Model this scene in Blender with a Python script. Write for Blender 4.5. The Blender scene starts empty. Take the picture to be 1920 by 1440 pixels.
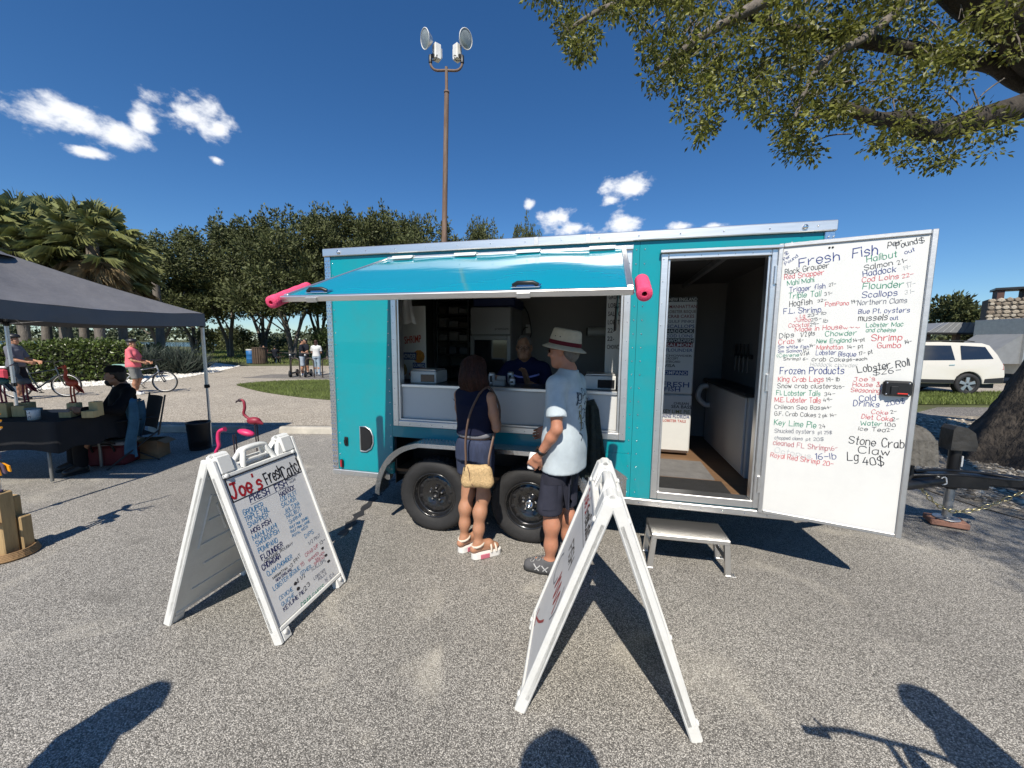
import bpy, bmesh, math, random
import numpy as np
from math import sin, cos, pi, radians, sqrt, atan2, hypot
from mathutils import Vector, Matrix, Euler

scene = bpy.context.scene
COL = scene.collection
random.seed(7)
RNG = np.random.default_rng(11)

# ------------------------------------------------------------------ camera
EYE = 1.68
PITCH, ROLL = radians(6.25), radians(0.45)
FPX = 721.0                                    # focal length in pixels of a 1920 px wide frame
cam_data = bpy.data.cameras.new('camera')
cam_data.sensor_width = 36.0
cam_data.lens = 36.0 * FPX / 1920.0
cam_data.clip_start = 0.02
cam_data.clip_end = 5000.0
cam = bpy.data.objects.new('camera', cam_data)
COL.objects.link(cam)
cam.location = (0, 0, EYE)
_f = Vector((0, cos(PITCH), -sin(PITCH))); _u = Vector((0, sin(PITCH), cos(PITCH))); _r = Vector((1, 0, 0))
_r2 = _r * cos(ROLL) + _u * sin(ROLL); _u2 = -_r * sin(ROLL) + _u * cos(ROLL)
cam.rotation_euler = Matrix((_r2, _u2, -_f)).transposed().to_euler()
scene.camera = cam

# ------------------------------------------------------------------ sky, clouds, sun
SUN_EL, SUN_AZ = radians(49.4), radians(8.6 + 180.0)      # where the sun stands: behind the viewer
world = bpy.data.worlds.new('World'); scene.world = world; world.use_nodes = True
wt = world.node_tree; wn, wl = wt.nodes, wt.links
for n in list(wn): wn.remove(n)
def wnode(t, **k):
    n = wn.new(t)
    for a, b in k.items(): setattr(n, a, b)
    return n
w_out = wnode('ShaderNodeOutputWorld'); w_bg = wnode('ShaderNodeBackground')
w_sky = wnode('ShaderNodeTexSky', sky_type='NISHITA', sun_disc=False, sun_elevation=SUN_EL, sun_rotation=SUN_AZ,
              altitude=0.0, air_density=1.0, dust_density=0.0, ozone_density=1.0)
w_bg.inputs['Strength'].default_value = 0.074
wl.new(w_bg.outputs[0], w_out.inputs[0])
world.cycles.sampling_method = 'MANUAL'; world.cycles.sample_map_resolution = 256
w_tc = wnode('ShaderNodeTexCoord')
def wmath(op, a, b=None, c=None, clamp=False):
    n = wnode('ShaderNodeMath', operation=op, use_clamp=clamp)
    for i, x in enumerate((a, b, c)):
        if x is None: continue
        if isinstance(x, (int, float)): n.inputs[i].default_value = x
        else: wl.new(x, n.inputs[i])
    return n.outputs[0]
def wdot(v):
    n = wnode('ShaderNodeVectorMath', operation='DOT_PRODUCT'); wl.new(w_tc.outputs['Generated'], n.inputs[0])
    n.inputs[1].default_value = v; return n.outputs['Value']
# small fair-weather clouds: (azimuth, elevation, half width, half height) in degrees
CLOUDS = [(-49.1, 19.5, 2.1, 1.5), (-46.6, 19.8, 3.2, 2.1), (-43.9, 19.5, 2.5, 1.3), (-46.5, 17.5, 2.0, 0.7), (-37.9, 22.9, 3.2, 2.2), (-42.1, 21.5, 1.4, 1.2), (-36.0, 22.6, 1.7, 1.4), (15.2, 20.0, 3.3, 1.8), (13.6, 18.9, 2.1, 1.0), (6.0, 17.1, 2.9, 1.6), (9.1, 15.8, 3.2, 1.2), (14.8, 15.9, 3.1, 1.6), (2.2, 18.7, 1.0, 0.8), (22.7, 15.0, 2.8, 0.7), (26.4, 14.6, 1.7, 0.6), (-36.2, 19.5, 0.8, 0.5),
          (85, 20, 7, 3), (150, 26, 8, 3), (-110, 22, 8, 3)]
acc = None
for az, el, hw, hh in CLOUDS:
    a, e = radians(az), radians(el)
    c = Vector((sin(a) * cos(e), cos(a) * cos(e), sin(e))); rr = Vector((cos(a), -sin(a), 0)); uu = rr.cross(c)
    if uu.z < 0: uu = -uu
    x = wmath('MULTIPLY', wdot(rr), 1 / radians(hw)); y = wmath('MULTIPLY', wdot(uu), 1 / radians(hh))
    d = wmath('SUBTRACT', 1.0, wmath('SQRT', wmath('ADD', wmath('MULTIPLY', x, x), wmath('MULTIPLY', y, y))))
    d = wmath('SUBTRACT', d, wmath('MULTIPLY', wmath('LESS_THAN', wdot(c), 0.0), 50.0))
    acc = d if acc is None else wmath('SMOOTH_MAX', acc, d, 0.25)
w_n = wnode('ShaderNodeTexNoise'); w_n.inputs['Scale'].default_value = 20.0; w_n.inputs['Detail'].default_value = 6.0
w_n.inputs['Roughness'].default_value = 0.58; w_n.inputs['Distortion'].default_value = 0.1
w_mp = wnode('ShaderNodeMapping'); w_mp.inputs['Scale'].default_value = (1, 1, 1.5)
wl.new(w_tc.outputs['Generated'], w_mp.inputs[0]); wl.new(w_mp.outputs[0], w_n.inputs['Vector'])
dens = wmath('ADD', acc, wmath('MULTIPLY', wmath('SUBTRACT', w_n.outputs[0], 0.51), 2.9))
w_r = wnode('ShaderNodeMapRange', interpolation_type='SMOOTHSTEP')
wl.new(dens, w_r.inputs['Value']); w_r.inputs['From Min'].default_value = 0.0; w_r.inputs['From Max'].default_value = 0.85
w_r.inputs['To Max'].default_value = 0.93
w_mix = wnode('ShaderNodeMix', data_type='RGBA')
wl.new(w_r.outputs[0], w_mix.inputs['Factor'])
w_hs = wnode('ShaderNodeHueSaturation'); w_hs.inputs['Saturation'].default_value = 1.12; w_hs.inputs['Value'].default_value = 1.0
w_tint = wnode('ShaderNodeMix', data_type='RGBA', blend_type='MULTIPLY'); w_tint.inputs['Factor'].default_value = 1.0
w_tint.inputs['B'].default_value = (0.75, 0.98, 1.27, 1); wl.new(w_sky.outputs[0], w_tint.inputs['A'])
wl.new(w_tint.outputs['Result'], w_hs.inputs['Color']); wl.new(w_hs.outputs[0], w_mix.inputs['A'])
w_mix.inputs['B'].default_value = (12.0, 12.2, 12.6, 1)
wl.new(w_mix.outputs['Result'], w_bg.inputs['Color'])

sun_data = bpy.data.lights.new('sun', 'SUN'); sun_data.energy = 5.0; sun_data.angle = radians(0.53); sun_data.color = (1.0, 0.93, 0.82)
sun = bpy.data.objects.new('sun', sun_data); COL.objects.link(sun)
SUN_DIR = Vector((-sin(SUN_AZ) * cos(SUN_EL), -cos(SUN_AZ) * cos(SUN_EL), -sin(SUN_EL)))
sun.rotation_euler = SUN_DIR.to_track_quat('-Z', 'Y').to_euler(); sun.location = -SUN_DIR * 30
vs = scene.view_settings
vs.view_transform = 'Standard'; vs.look = 'None'; vs.exposure = 0.28; vs.gamma = 1.0; vs.use_curve_mapping = False
scene.cycles.max_bounces = 8; scene.cycles.diffuse_bounces = 4; scene.cycles.glossy_bounces = 4
scene.cycles.transmission_bounces = 6; scene.cycles.transparent_max_bounces = 8; scene.cycles.caustics_reflective = False
scene.cycles.caustics_refractive = False; scene.cycles.use_denoising = True; scene.cycles.sample_clamp_indirect = 6.0

# ------------------------------------------------------------------ surveying: a bearing in the picture at a known distance
def ray(x, y):
    return _f + _r2 * ((x - 960) / FPX) - _u2 * ((y - 720) / FPX)
def at(x, y, Y):
    d = ray(x, y); return Vector((0, 0, EYE)) + d * (Y / d.y)
def gnd(x, y, z=0.0):
    d = ray(x, y); return Vector((0, 0, EYE)) + d * ((z - EYE) / d.z)

# ------------------------------------------------------------------ scene-graph helpers
def tag(o, label=None, cat=None, group=None, kind=None):
    if label: o['label'] = label
    if cat: o['category'] = cat
    if group: o['group'] = group
    if kind: o['kind'] = kind
    return o
def empty(name, loc=(0, 0, 0), rz=0.0, label=None, cat=None, group=None, parent=None):
    o = bpy.data.objects.new(name, None); COL.objects.link(o)
    o.location = loc; o.rotation_euler = (0, 0, rz); o.empty_display_size = 0.1
    if parent: o.parent = parent
    return tag(o, label, cat, group)
def link(name, me, parent=None, loc=None, rot=None, mats=None):
    o = bpy.data.objects.new(name, me); COL.objects.link(o)
    if parent: o.parent = parent
    if loc is not None: o.location = loc
    if rot is not None: o.rotation_euler = rot
    if mats is not None and not me.materials:
        for m in (mats if isinstance(mats, (list, tuple)) else [mats]): me.materials.append(m)
    return o
def copy_tree(o, parent=None):
    c = o.copy(); COL.objects.link(c); c.parent = parent
    for ch in list(o.children): copy_tree(ch, c)
    return c

class MB:
    """collects faces and links them as one mesh object"""
    def __init__(s): s.v = []; s.f = []; s.m = []; s.sm = []
    def add(s, vs_, fs, mi=0, smooth=False, M=None):
        b = len(s.v)
        if M is not None: vs_ = [M @ Vector(p) for p in vs_]
        s.v.extend([tuple(p) for p in vs_])
        for f in fs: s.f.append([b + i for i in f]); s.m.append(mi); s.sm.append(smooth)
        return s
    def box(s, x0, x1, y0, y1, z0, z1, b=0.0, mi=0, M=None):
        if x1 < x0: x0, x1 = x1, x0
        if y1 < y0: y0, y1 = y1, y0
        if z1 < z0: z0, z1 = z1, z0
        b = min(b, (x1 - x0) * .45, (y1 - y0) * .45, (z1 - z0) * .45)
        if b <= 1e-5:
            v = [(x, y, z) for x in (x0, x1) for y in (y0, y1) for z in (z0, z1)]
            return s.add(v, [(0, 1, 3, 2), (4, 6, 7, 5), (0, 4, 5, 1), (2, 3, 7, 6), (0, 2, 6, 4), (1, 5, 7, 3)], mi, False, M)
        v = []; idx = {}
        for ix, x in enumerate((x0, x1)):
            for iy, y in enumerate((y0, y1)):
                for iz, z in enumerate((z0, z1)):
                    sx, sy, sz = (1, -1)[ix], (1, -1)[iy], (1, -1)[iz]
                    for a in range(3):
                        p = [x + sx * b, y + sy * b, z + sz * b]; p[a] = (x, y, z)[a]
                        idx[ix, iy, iz, a] = len(v); v.append(tuple(p))
        F = []
        for a in range(3):
            o1, o2 = [k for k in range(3) if k != a]
            for sd in (0, 1):
                q = []
                for (i, j) in ((0, 0), (1, 0), (1, 1), (0, 1)):
                    k = [0, 0, 0]; k[a] = sd; k[o1] = i; k[o2] = j; q.append(idx[k[0], k[1], k[2], a])
                if (sd == 0) == (a != 1): q = q[::-1]
                F.append(q)
        for a in range(3):
            o1, o2 = [k for k in range(3) if k != a]
            for i in (0, 1):
                for j in (0, 1):
                    k0 = [0, 0, 0]; k0[o1] = i; k0[o2] = j; k1 = list(k0); k1[a] = 1
                    q = [idx[k0[0], k0[1], k0[2], o1], idx[k1[0], k1[1], k1[2], o1], idx[k1[0], k1[1], k1[2], o2], idx[k0[0], k0[1], k0[2], o2]]
                    if (i == j) == (a != 1): q = q[::-1]
                    F.append(q)
        for ix in (0, 1):
            for iy in (0, 1):
                for iz in (0, 1):
                    q = [idx[ix, iy, iz, a] for a in range(3)]
                    if (ix + iy + iz) % 2 == 0: q = q[::-1]
                    F.append(q)
        return s.add(v, F, mi, False, M)
    def tube(s, pts, r, n=8, mi=0, M=None, smooth=True, caps=True, flat=1.0):
        pts = [Vector(p) for p in pts]; k = len(pts)
        rs = list(r) if isinstance(r, (list, tuple)) else [r] * k
        v = []; F = []; prev = None
        for i, p in enumerate(pts):
            t = (pts[min(i + 1, k - 1)] - pts[max(i - 1, 0)])
            if t.length < 1e-9: t = Vector((0, 0, 1))
            t.normalize()
            if prev is None:
                a = Vector((0, 0, 1)) if abs(t.z) < .9 else Vector((1, 0, 0)); n1 = t.cross(a).normalized()
            else:
                n1 = prev - t * prev.dot(t); n1 = n1.normalized() if n1.length > 1e-6 else t.orthogonal().normalized()
            prev = n1; n2 = t.cross(n1)
            for j in range(n):
                an = 2 * pi * j / n; v.append(p + n1 * (cos(an) * rs[i]) + n2 * (sin(an) * rs[i] * flat))
        for i in range(k - 1):
            for j in range(n):
                a = i * n + j; b = i * n + (j + 1) % n; F.append((a, b, b + n, a + n))
        s.add(v, F, mi, smooth, M)
        if caps:
            s.add(v[:n], [tuple(range(n))[::-1]], mi, False, M); s.add(v[-n:], [tuple(range(n))], mi, False, M)
        return s
    def lathe(s, prof, n=24, mi=0, M=None, smooth=True):
        v = []; F = []; k = len(prof)
        for (r, z) in prof:
            for j in range(n): v.append((r * cos(2 * pi * j / n), r * sin(2 * pi * j / n), z))
        for i in range(k - 1):
            for j in range(n):
                a = i * n + j; b = i * n + (j + 1) % n; F.append((a, b, b + n, a + n))
        return s.add(v, F, mi, smooth, M)
    def prism(s, poly, h0, h1, axis='z', mi=0, M=None, smooth=False):
        n = len(poly)
        def P(p, h): return {'z': (p[0], p[1], h), 'y': (p[0], h, p[1]), 'x': (h, p[0], p[1])}[axis]
        v = [P(p, h0) for p in poly] + [P(p, h1) for p in poly]
        area = sum(poly[i][0] * poly[(i + 1) % n][1] - poly[(i + 1) % n][0] * poly[i][1] for i in range(n))
        fl = (area > 0) == (axis != 'y')
        top = tuple(range(n, 2 * n)); bot = tuple(range(n))[::-1]; sd = [(i, (i + 1) % n, n + (i + 1) % n, n + i) for i in range(n)]
        if not fl: top = top[::-1]; bot = bot[::-1]; sd = [q[::-1] for q in sd]
        s.add(v, [top, bot], mi, False, M); return s.add(v, sd, mi, smooth, M)
    def ball(s, c, r, sc=(1, 1, 1), n=12, mi=0, M=None):
        v = []; F = []; m = max(4, n // 2)
        for i in range(m + 1):
            th = pi * i / m
            for j in range(n): v.append((c[0] + r * sc[0] * sin(th) * cos(2 * pi * j / n), c[1] + r * sc[1] * sin(th) * sin(2 * pi * j / n), c[2] - r * sc[2] * cos(th)))
        for i in range(m):
            for j in range(n):
                a = i * n + j; b = i * n + (j + 1) % n; F.append((a, b, b + n, a + n))
        return s.add(v, F, mi, True, M)
    def grid(s, fn, nu, nv, mi=0, smooth=True, M=None):
        v = [fn(i / nu, j / nv) for j in range(nv + 1) for i in range(nu + 1)]
        F = [(j * (nu + 1) + i, j * (nu + 1) + i + 1, (j + 1) * (nu + 1) + i + 1, (j + 1) * (nu + 1) + i) for j in range(nv) for i in range(nu)]
        return s.add(v, F, mi, smooth, M)
    def mesh(s, name, mats):
        me = bpy.data.meshes.new(name); me.from_pydata(s.v, [], s.f)
        me.polygons.foreach_set('use_smooth', s.sm); me.polygons.foreach_set('material_index', s.m)
        for m in (mats if isinstance(mats, (list, tuple)) else [mats]): me.materials.append(m)
        me.update(); return me
    def build(s, name, mats, parent=None, loc=None, rot=None):
        return link(name, s.mesh(name, mats), parent, loc, rot)
def np_mesh(name, V, F, mat, smooth=False):
    """V (n,3), F (m,k) numpy arrays"""
    me = bpy.data.meshes.new(name); V = np.asarray(V, np.float32); F = np.asarray(F, np.int32); k = F.shape[1]
    me.vertices.add(len(V)); me.vertices.foreach_set('co', V.ravel())
    me.loops.add(F.size); me.loops.foreach_set('vertex_index', F.ravel())
    me.polygons.add(len(F)); me.polygons.foreach_set('loop_start', np.arange(0, F.size, k, dtype=np.int32))
    me.polygons.foreach_set('loop_total', np.full(len(F), k, np.int32))
    me.polygons.foreach_set('use_smooth', np.full(len(F), smooth, bool))
    me.update(calc_edges=True); me.validate()
    if mat: me.materials.append(mat)
    return me

# ------------------------------------------------------------------ materials
MATS = {}
def material(name, col, rough=0.6, metal=0.0, var=0.12, vscale=4.0, bump=0.0, bscale=60.0, coat=0.0, spec=0.5, trans=0.0, island=0.0,
             emit=0.0, stretch=(1, 1, 1), dirt=None, dirt_amt=0.0, dscale=2.0, alpha=1.0, sub=0.0, bdist=0.01, translucent=0.0, ior=1.5):
    if name in MATS: return MATS[name]
    m = bpy.data.materials.new(name); m.use_nodes = True; nt = m.node_tree; N, L = nt.nodes, nt.links
    b = N['Principled BSDF']; MATS[name] = m
    b.inputs['Roughness'].default_value = rough; b.inputs['Metallic'].default_value = metal
    b.inputs['Specular IOR Level'].default_value = spec; b.inputs['Coat Weight'].default_value = coat; b.inputs['Coat Roughness'].default_value = 0.03
    b.inputs['Transmission Weight'].default_value = trans; b.inputs['Alpha'].default_value = alpha; b.inputs['IOR'].default_value = ior
    if sub: b.inputs['Subsurface Weight'].default_value = sub; b.inputs['Subsurface Radius'].default_value = (.02, .008, .004)
    c4 = (*col, 1)
    tc = N.new('ShaderNodeTexCoord'); mp = N.new('ShaderNodeMapping'); mp.inputs['Scale'].default_value = stretch
    L.new(tc.outputs['Object'], mp.inputs[0])
    out = None
    if var > 0:
        n = N.new('ShaderNodeTexNoise'); n.inputs['Scale'].default_value = vscale; n.inputs['Detail'].default_value = 5; n.inputs['Roughness'].default_value = .6
        L.new(mp.outputs[0], n.inputs['Vector'])
        r = N.new('ShaderNodeMapRange'); r.inputs['From Min'].default_value = .25; r.inputs['From Max'].default_value = .75
        r.inputs['To Min'].default_value = 1 - var; r.inputs['To Max'].default_value = 1 + var
        L.new(n.outputs[0], r.inputs[0]); fac = r.outputs[0]
        if island > 0:
            g = N.new('ShaderNodeNewGeometry'); r2 = N.new('ShaderNodeMapRange'); r2.inputs['To Min'].default_value = 1 - island; r2.inputs['To Max'].default_value = 1 + island
            L.new(g.outputs['Random Per Island'], r2.inputs[0]); mu = N.new('ShaderNodeMath'); mu.operation = 'MULTIPLY'
            L.new(fac, mu.inputs[0]); L.new(r2.outputs[0], mu.inputs[1]); fac = mu.outputs[0]
        h = N.new('ShaderNodeMix'); h.data_type = 'RGBA'; h.blend_type = 'MULTIPLY'; h.inputs['Factor'].default_value = 1
        h.inputs['A'].default_value = c4; L.new(fac, h.inputs['B']); out = h.outputs['Result']
    if dirt is not None:
        n2 = N.new('ShaderNodeTexNoise'); n2.inputs['Scale'].default_value = dscale; n2.inputs['Detail'].default_value = 7; n2.inputs['Roughness'].default_value = .7
        L.new(mp.outputs[0], n2.inputs['Vector']); r3 = N.new('ShaderNodeMapRange'); r3.inputs['From Min'].default_value = .45; r3.inputs['From Max'].default_value = .75
        r3.inputs['To Max'].default_value = dirt_amt; L.new(n2.outputs[0], r3.inputs[0])
        h2 = N.new('ShaderNodeMix'); h2.data_type = 'RGBA'; L.new(r3.outputs[0], h2.inputs['Factor'])
        if out: L.new(out, h2.inputs['A'])
        else: h2.inputs['A'].default_value = c4
        h2.inputs['B'].default_value = (*dirt, 1); out = h2.outputs['Result']
    if out: L.new(out, b.inputs['Base Color'])
    else: b.inputs['Base Color'].default_value = c4
    if bump > 0:
        n3 = N.new('ShaderNodeTexNoise'); n3.inputs['Scale'].default_value = bscale; n3.inputs['Detail'].default_value = 4
        L.new(mp.outputs[0], n3.inputs['Vector']); bp = N.new('ShaderNodeBump'); bp.inputs['Strength'].default_value = bump; bp.inputs['Distance'].default_value = bdist
        L.new(n3.outputs[0], bp.inputs['Height']); L.new(bp.outputs[0], b.inputs['Normal'])
    if emit: b.inputs['Emission Color'].default_value = c4; b.inputs['Emission Strength'].default_value = emit
    if translucent > 0:
        tr = N.new('ShaderNodeBsdfTranslucent'); mx = N.new('ShaderNodeMixShader'); mx.inputs[0].default_value = translucent
        if out: L.new(out, tr.inputs['Color'])
        else: tr.inputs['Color'].default_value = c4
        L.new(b.outputs[0], mx.inputs[1]); L.new(tr.outputs[0], mx.inputs[2]); L.new(mx.outputs[0], N['Material Output'].inputs['Surface'])
    return m
M_ALU = material('aluminium', (.82, .81, .79), .40, 1.0, .06, 6, .05, 30, stretch=(.3, 3, 3))
M_ALU_DULL = material('dull_aluminium', (.66, .655, .64), .5, 1.0, .1, 8, .08, 40)
M_STEEL = material('galvanised_steel', (.5, .5, .5), .45, .8, .15, 10)
M_BLACK = material('black_plastic', (.012, .012, .013), .42, 0, .2, 8)
M_RUBBER = material('tyre_rubber', (.018, .018, .019), .75, 0, .3, 12, .25, 90)
M_WHITE = material('white_plastic', (.78, .78, .76), .42, 0, .04, 5, .06, 120, dirt=(.45, .42, .36), dirt_amt=.25, dscale=6)
M_WHITE_SHEET = material('white_sheet', (.74, .74, .71), .33, 0, .03, 3, dirt=(.5, .5, .5), dirt_amt=.12, dscale=9)
M_CHROME = material('chrome', (.85, .85, .86), .12, 1.0, .04)
M_CLOTH_BLACK = material('black_cloth', (.008, .008, .01), .85, 0, .25, 6, .3, 140)
M_WOOD = material('pale_timber', (.42, .29, .14), .7, 0, .25, 3, .3, 30, stretch=(6, 6, .8), dirt=(.22, .13, .05), dirt_amt=.5, dscale=5)
# ================================================================== the setting
def mat_asphalt(name, dark, light, patch, scale=95.0, crack=True):
    m = bpy.data.materials.new(name); m.use_nodes = True; N, L = m.node_tree.nodes, m.node_tree.links; b = N['Principled BSDF']
    tc = N.new('ShaderNodeTexCoord')
    v = N.new('ShaderNodeTexVoronoi'); v.inputs['Scale'].default_value = scale; v.inputs['Randomness'].default_value = 1.0; L.new(tc.outputs['Object'], v.inputs['Vector'])
    sp = N.new('ShaderNodeSeparateColor'); L.new(v.outputs['Color'], sp.inputs[0])
    rp = N.new('ShaderNodeValToRGB'); e = rp.color_ramp.elements
    e[0].position = .0; e[0].color = (*dark, 1); e[1].position = 1.0; e[1].color = (*light, 1)
    k = e.new(.38); k.color = tuple(dark[i] * .55 + light[i] * .3 for i in range(3)) + (1,)
    k = e.new(.72); k.color = tuple(dark[i] * .3 + light[i] * .6 for i in range(3)) + (1,)
    L.new(sp.outputs[0], rp.inputs[0])
    # bitumen in the gaps between the chips
    rg = N.new('ShaderNodeMapRange'); rg.inputs['From Min'].default_value = .25; rg.inputs['From Max'].default_value = .75; rg.inputs['To Min'].default_value = 1.12; rg.inputs['To Max'].default_value = .38
    L.new(v.outputs['Distance'], rg.inputs[0])
    mu = N.new('ShaderNodeMix'); mu.data_type = 'RGBA'; mu.blend_type = 'MULTIPLY'; mu.inputs['Factor'].default_value = 1
    L.new(rp.outputs[0], mu.inputs['A']); L.new(rg.outputs[0], mu.inputs['B'])
    n = N.new('ShaderNodeTexNoise'); n.inputs['Scale'].default_value = .55; n.inputs['Detail'].default_value = 8; n.inputs['Roughness'].default_value = .62; L.new(tc.outputs['Object'], n.inputs['Vector'])
    r2 = N.new('ShaderNodeMapRange'); r2.inputs['From Min'].default_value = .3; r2.inputs['From Max'].default_value = .7; r2.inputs['To Min'].default_value = 1 - patch; r2.inputs['To Max'].default_value = 1 + patch * .8
    L.new(n.outputs[0], r2.inputs[0])
    mu2 = N.new('ShaderNodeMix'); mu2.data_type = 'RGBA'; mu2.blend_type = 'MULTIPLY'; mu2.inputs['Factor'].default_value = 1
    L.new(mu.outputs['Result'], mu2.inputs['A']); L.new(r2.outputs[0], mu2.inputs['B'])
    # pale dust stains
    n4 = N.new('ShaderNodeTexNoise'); n4.inputs['Scale'].default_value = 1.7; n4.inputs['Detail'].default_value = 6; n4.inputs['Distortion'].default_value = 1.2; L.new(tc.outputs['Object'], n4.inputs['Vector'])
    r4 = N.new('ShaderNodeMapRange'); r4.inputs['From Min'].default_value = .58; r4.inputs['From Max'].default_value = .8; r4.inputs['To Max'].default_value = .45; L.new(n4.outputs[0], r4.inputs[0])
    mu3 = N.new('ShaderNodeMix'); mu3.data_type = 'RGBA'; L.new(r4.outputs[0], mu3.inputs['Factor']); L.new(mu2.outputs['Result'], mu3.inputs['A'])
    mu3.inputs['B'].default_value = (light[0] * .9, light[1] * .88, light[2] * .82, 1)
    n5 = N.new('ShaderNodeTexNoise'); n5.inputs['Scale'].default_value = 2.3; n5.inputs['Detail'].default_value = 3; n5.inputs['Distortion'].default_value = .6; mp5 = N.new('ShaderNodeMapping'); mp5.inputs['Location'].default_value = (3.7, 9.1, 0)
    L.new(tc.outputs['Object'], mp5.inputs[0]); L.new(mp5.outputs[0], n5.inputs['Vector']); r5 = N.new('ShaderNodeMapRange'); r5.inputs['From Min'].default_value = .64; r5.inputs['From Max'].default_value = .74; r5.inputs['To Max'].default_value = .38; L.new(n5.outputs[0], r5.inputs[0])
    mu4 = N.new('ShaderNodeMix'); mu4.data_type = 'RGBA'; L.new(r5.outputs[0], mu4.inputs['Factor']); L.new(mu3.outputs['Result'], mu4.inputs['A']); mu4.inputs['B'].default_value = (dark[0] * .8, dark[1] * .8, dark[2] * .8, 1)
    L.new(mu4.outputs['Result'], b.inputs['Base Color'])
    b.inputs['Roughness'].default_value = .85; b.inputs['Specular IOR Level'].default_value = .3
    bp = N.new('ShaderNodeBump'); bp.inputs['Strength'].default_value = .7; bp.inputs['Distance'].default_value = .006; bp.invert = True
    L.new(v.outputs['Distance'], bp.inputs['Height']); L.new(bp.outputs[0], b.inputs['Normal'])
    MATS[name] = m; return m
def sheet(name, pts, z, mat, kind='structure'):
    b = MB(); b.add([(p[0], p[1], z) for p in pts], [tuple(range(len(pts)))])
    o = b.build(name, mat)
    for p in o.data.polygons:
        if p.normal.z < 0: o.data.flip_normals(); break
    return tag(o, kind=kind)
def spline(pts, n=6, closed=False):
    P = [Vector((p[0], p[1], p[2] if len(p) > 2 else 0)) for p in pts]; out = []; k = len(P)
    for i in range(k if closed else k - 1):
        a, b_, c, d = (P[(i + j) % k] if closed else P[min(max(i + j, 0), k - 1)] for j in (-1, 0, 1, 2))
        for q in range(n):
            t = q / n; out.append(.5 * ((2 * b_) + (c - a) * t + (2 * a - 5 * b_ + 4 * c - d) * t * t + (3 * b_ - a - 3 * c + d) * t ** 3))
    if not closed: out.append(P[-1])
    return out
M_LAWN = material('lawn_soil', (.075, .085, .028), .95, 0, .45, .7, .6, 25, bdist=.03, dirt=(.16, .13, .06), dirt_amt=.5, dscale=.4)
M_ASPH = mat_asphalt('coarse_asphalt', (.16, .150, .135), (.70, .662, .595), .20, 205.0)
M_PALE = mat_asphalt('pale_path_surface', (.36, .31, .245), (.72, .65, .54), .14, 60.0)
M_ROAD = mat_asphalt('road_surface', (.14, .13, .12), (.40, .37, .33), .2, 60.0)
sheet('ground', [(-900, -300), (900, -300), (900, 900), (-900, 900)], -.012, M_LAWN)
sheet('parking_lot', [(-40, -14), (7.6, -14), (7.2, 1.0), (5.2, 3.2), (4.9, 5.0), (5.4, 7.45), (-40, 7.62)], .0, M_ASPH)
sheet('path', [(-60, 7.616), (5.4, 7.446), (7.5, 9.2), (14, 12.6), (30, 17), (30, 12.5), (60, 30), (60, 48), (20, 24), (-3, 19.5), (-8.0, 24.5), (-12.6, 25.5), (-17.4, 24.6), (-15.3, 19.8), (-14.0, 15.5), (-15.3, 12.2), (-19.5, 9.9), (-60, 9.0)], .004, M_PALE)
sheet('rack_pad', [(-12.0, 16.9), (-4, 16.4), (-4, 18.9), (-9, 19.2), (-11.8, 18.8)], .008, M_ROAD)
sheet('road', [(7.6, 1.6), (60, -6), (60, 10.5), (24, 10.6), (11.6, 10.35), (8.6, 8.6), (7.0, 7.0)], .004, M_ROAD)
# white shell gravel along the hedge and round the oak at the edge of the lot: base sheet and loose pieces
M_SHELL = material('white_shell', (.62, .59, .53), .9, 0, .35, 30, .9, 45, bdist=.03)
g_base = [(-60, 9.0), (-19.5, 9.9), (-15.3, 12.2), (-14.0, 15.5), (-15.3, 19.8), (-17.4, 24.6), (-24, 30), (-30, 30), (-24, 22), (-19, 15), (-21, 11.5), (-60, 11.2)]
sheet('gravel_bed', g_base, .008, M_SHELL)
oak_bed = [(7.6, 1.4), (5.2, 3.2), (4.85, 4.9), (5.35, 7.4), (7.5, 8.9), (12, 8.6), (13, 4.0), (11, 1.0)]
M_LITTER = material('shell_and_leaf_litter', (.30, .26, .20), .95, 0, .5, 18, .9, 40, bdist=.03, dirt=(.07, .052, .035), dirt_amt=.95, dscale=3)
sheet('oak_bed', [(p.x, p.y) for p in spline(oak_bed, 5, True)], .010, M_LITTER)
def inside(poly, x, y):
    r = np.zeros(len(x), bool); n = len(poly)
    for i in range(n):
        x0, y0 = poly[i][:2]; x1, y1 = poly[(i + 1) % n][:2]
        c = ((y0 > y) != (y1 > y)) & (x < (x1 - x0) * (y - y0) / (y1 - y0 + 1e-12) + x0); r ^= c
    return r
def scatter(poly, n, seed=1):
    g = np.random.default_rng(seed); P = np.array([p[:2] for p in poly]); lo, hi = P.min(0), P.max(0); out = []
    tot = 0
    while tot < n:
        q = lo + (hi - lo) * g.random((n * 2, 2)); q = q[inside(poly, q[:, 0], q[:, 1])]; out.append(q); tot += len(q)
    return np.concatenate(out)[:n]
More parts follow.
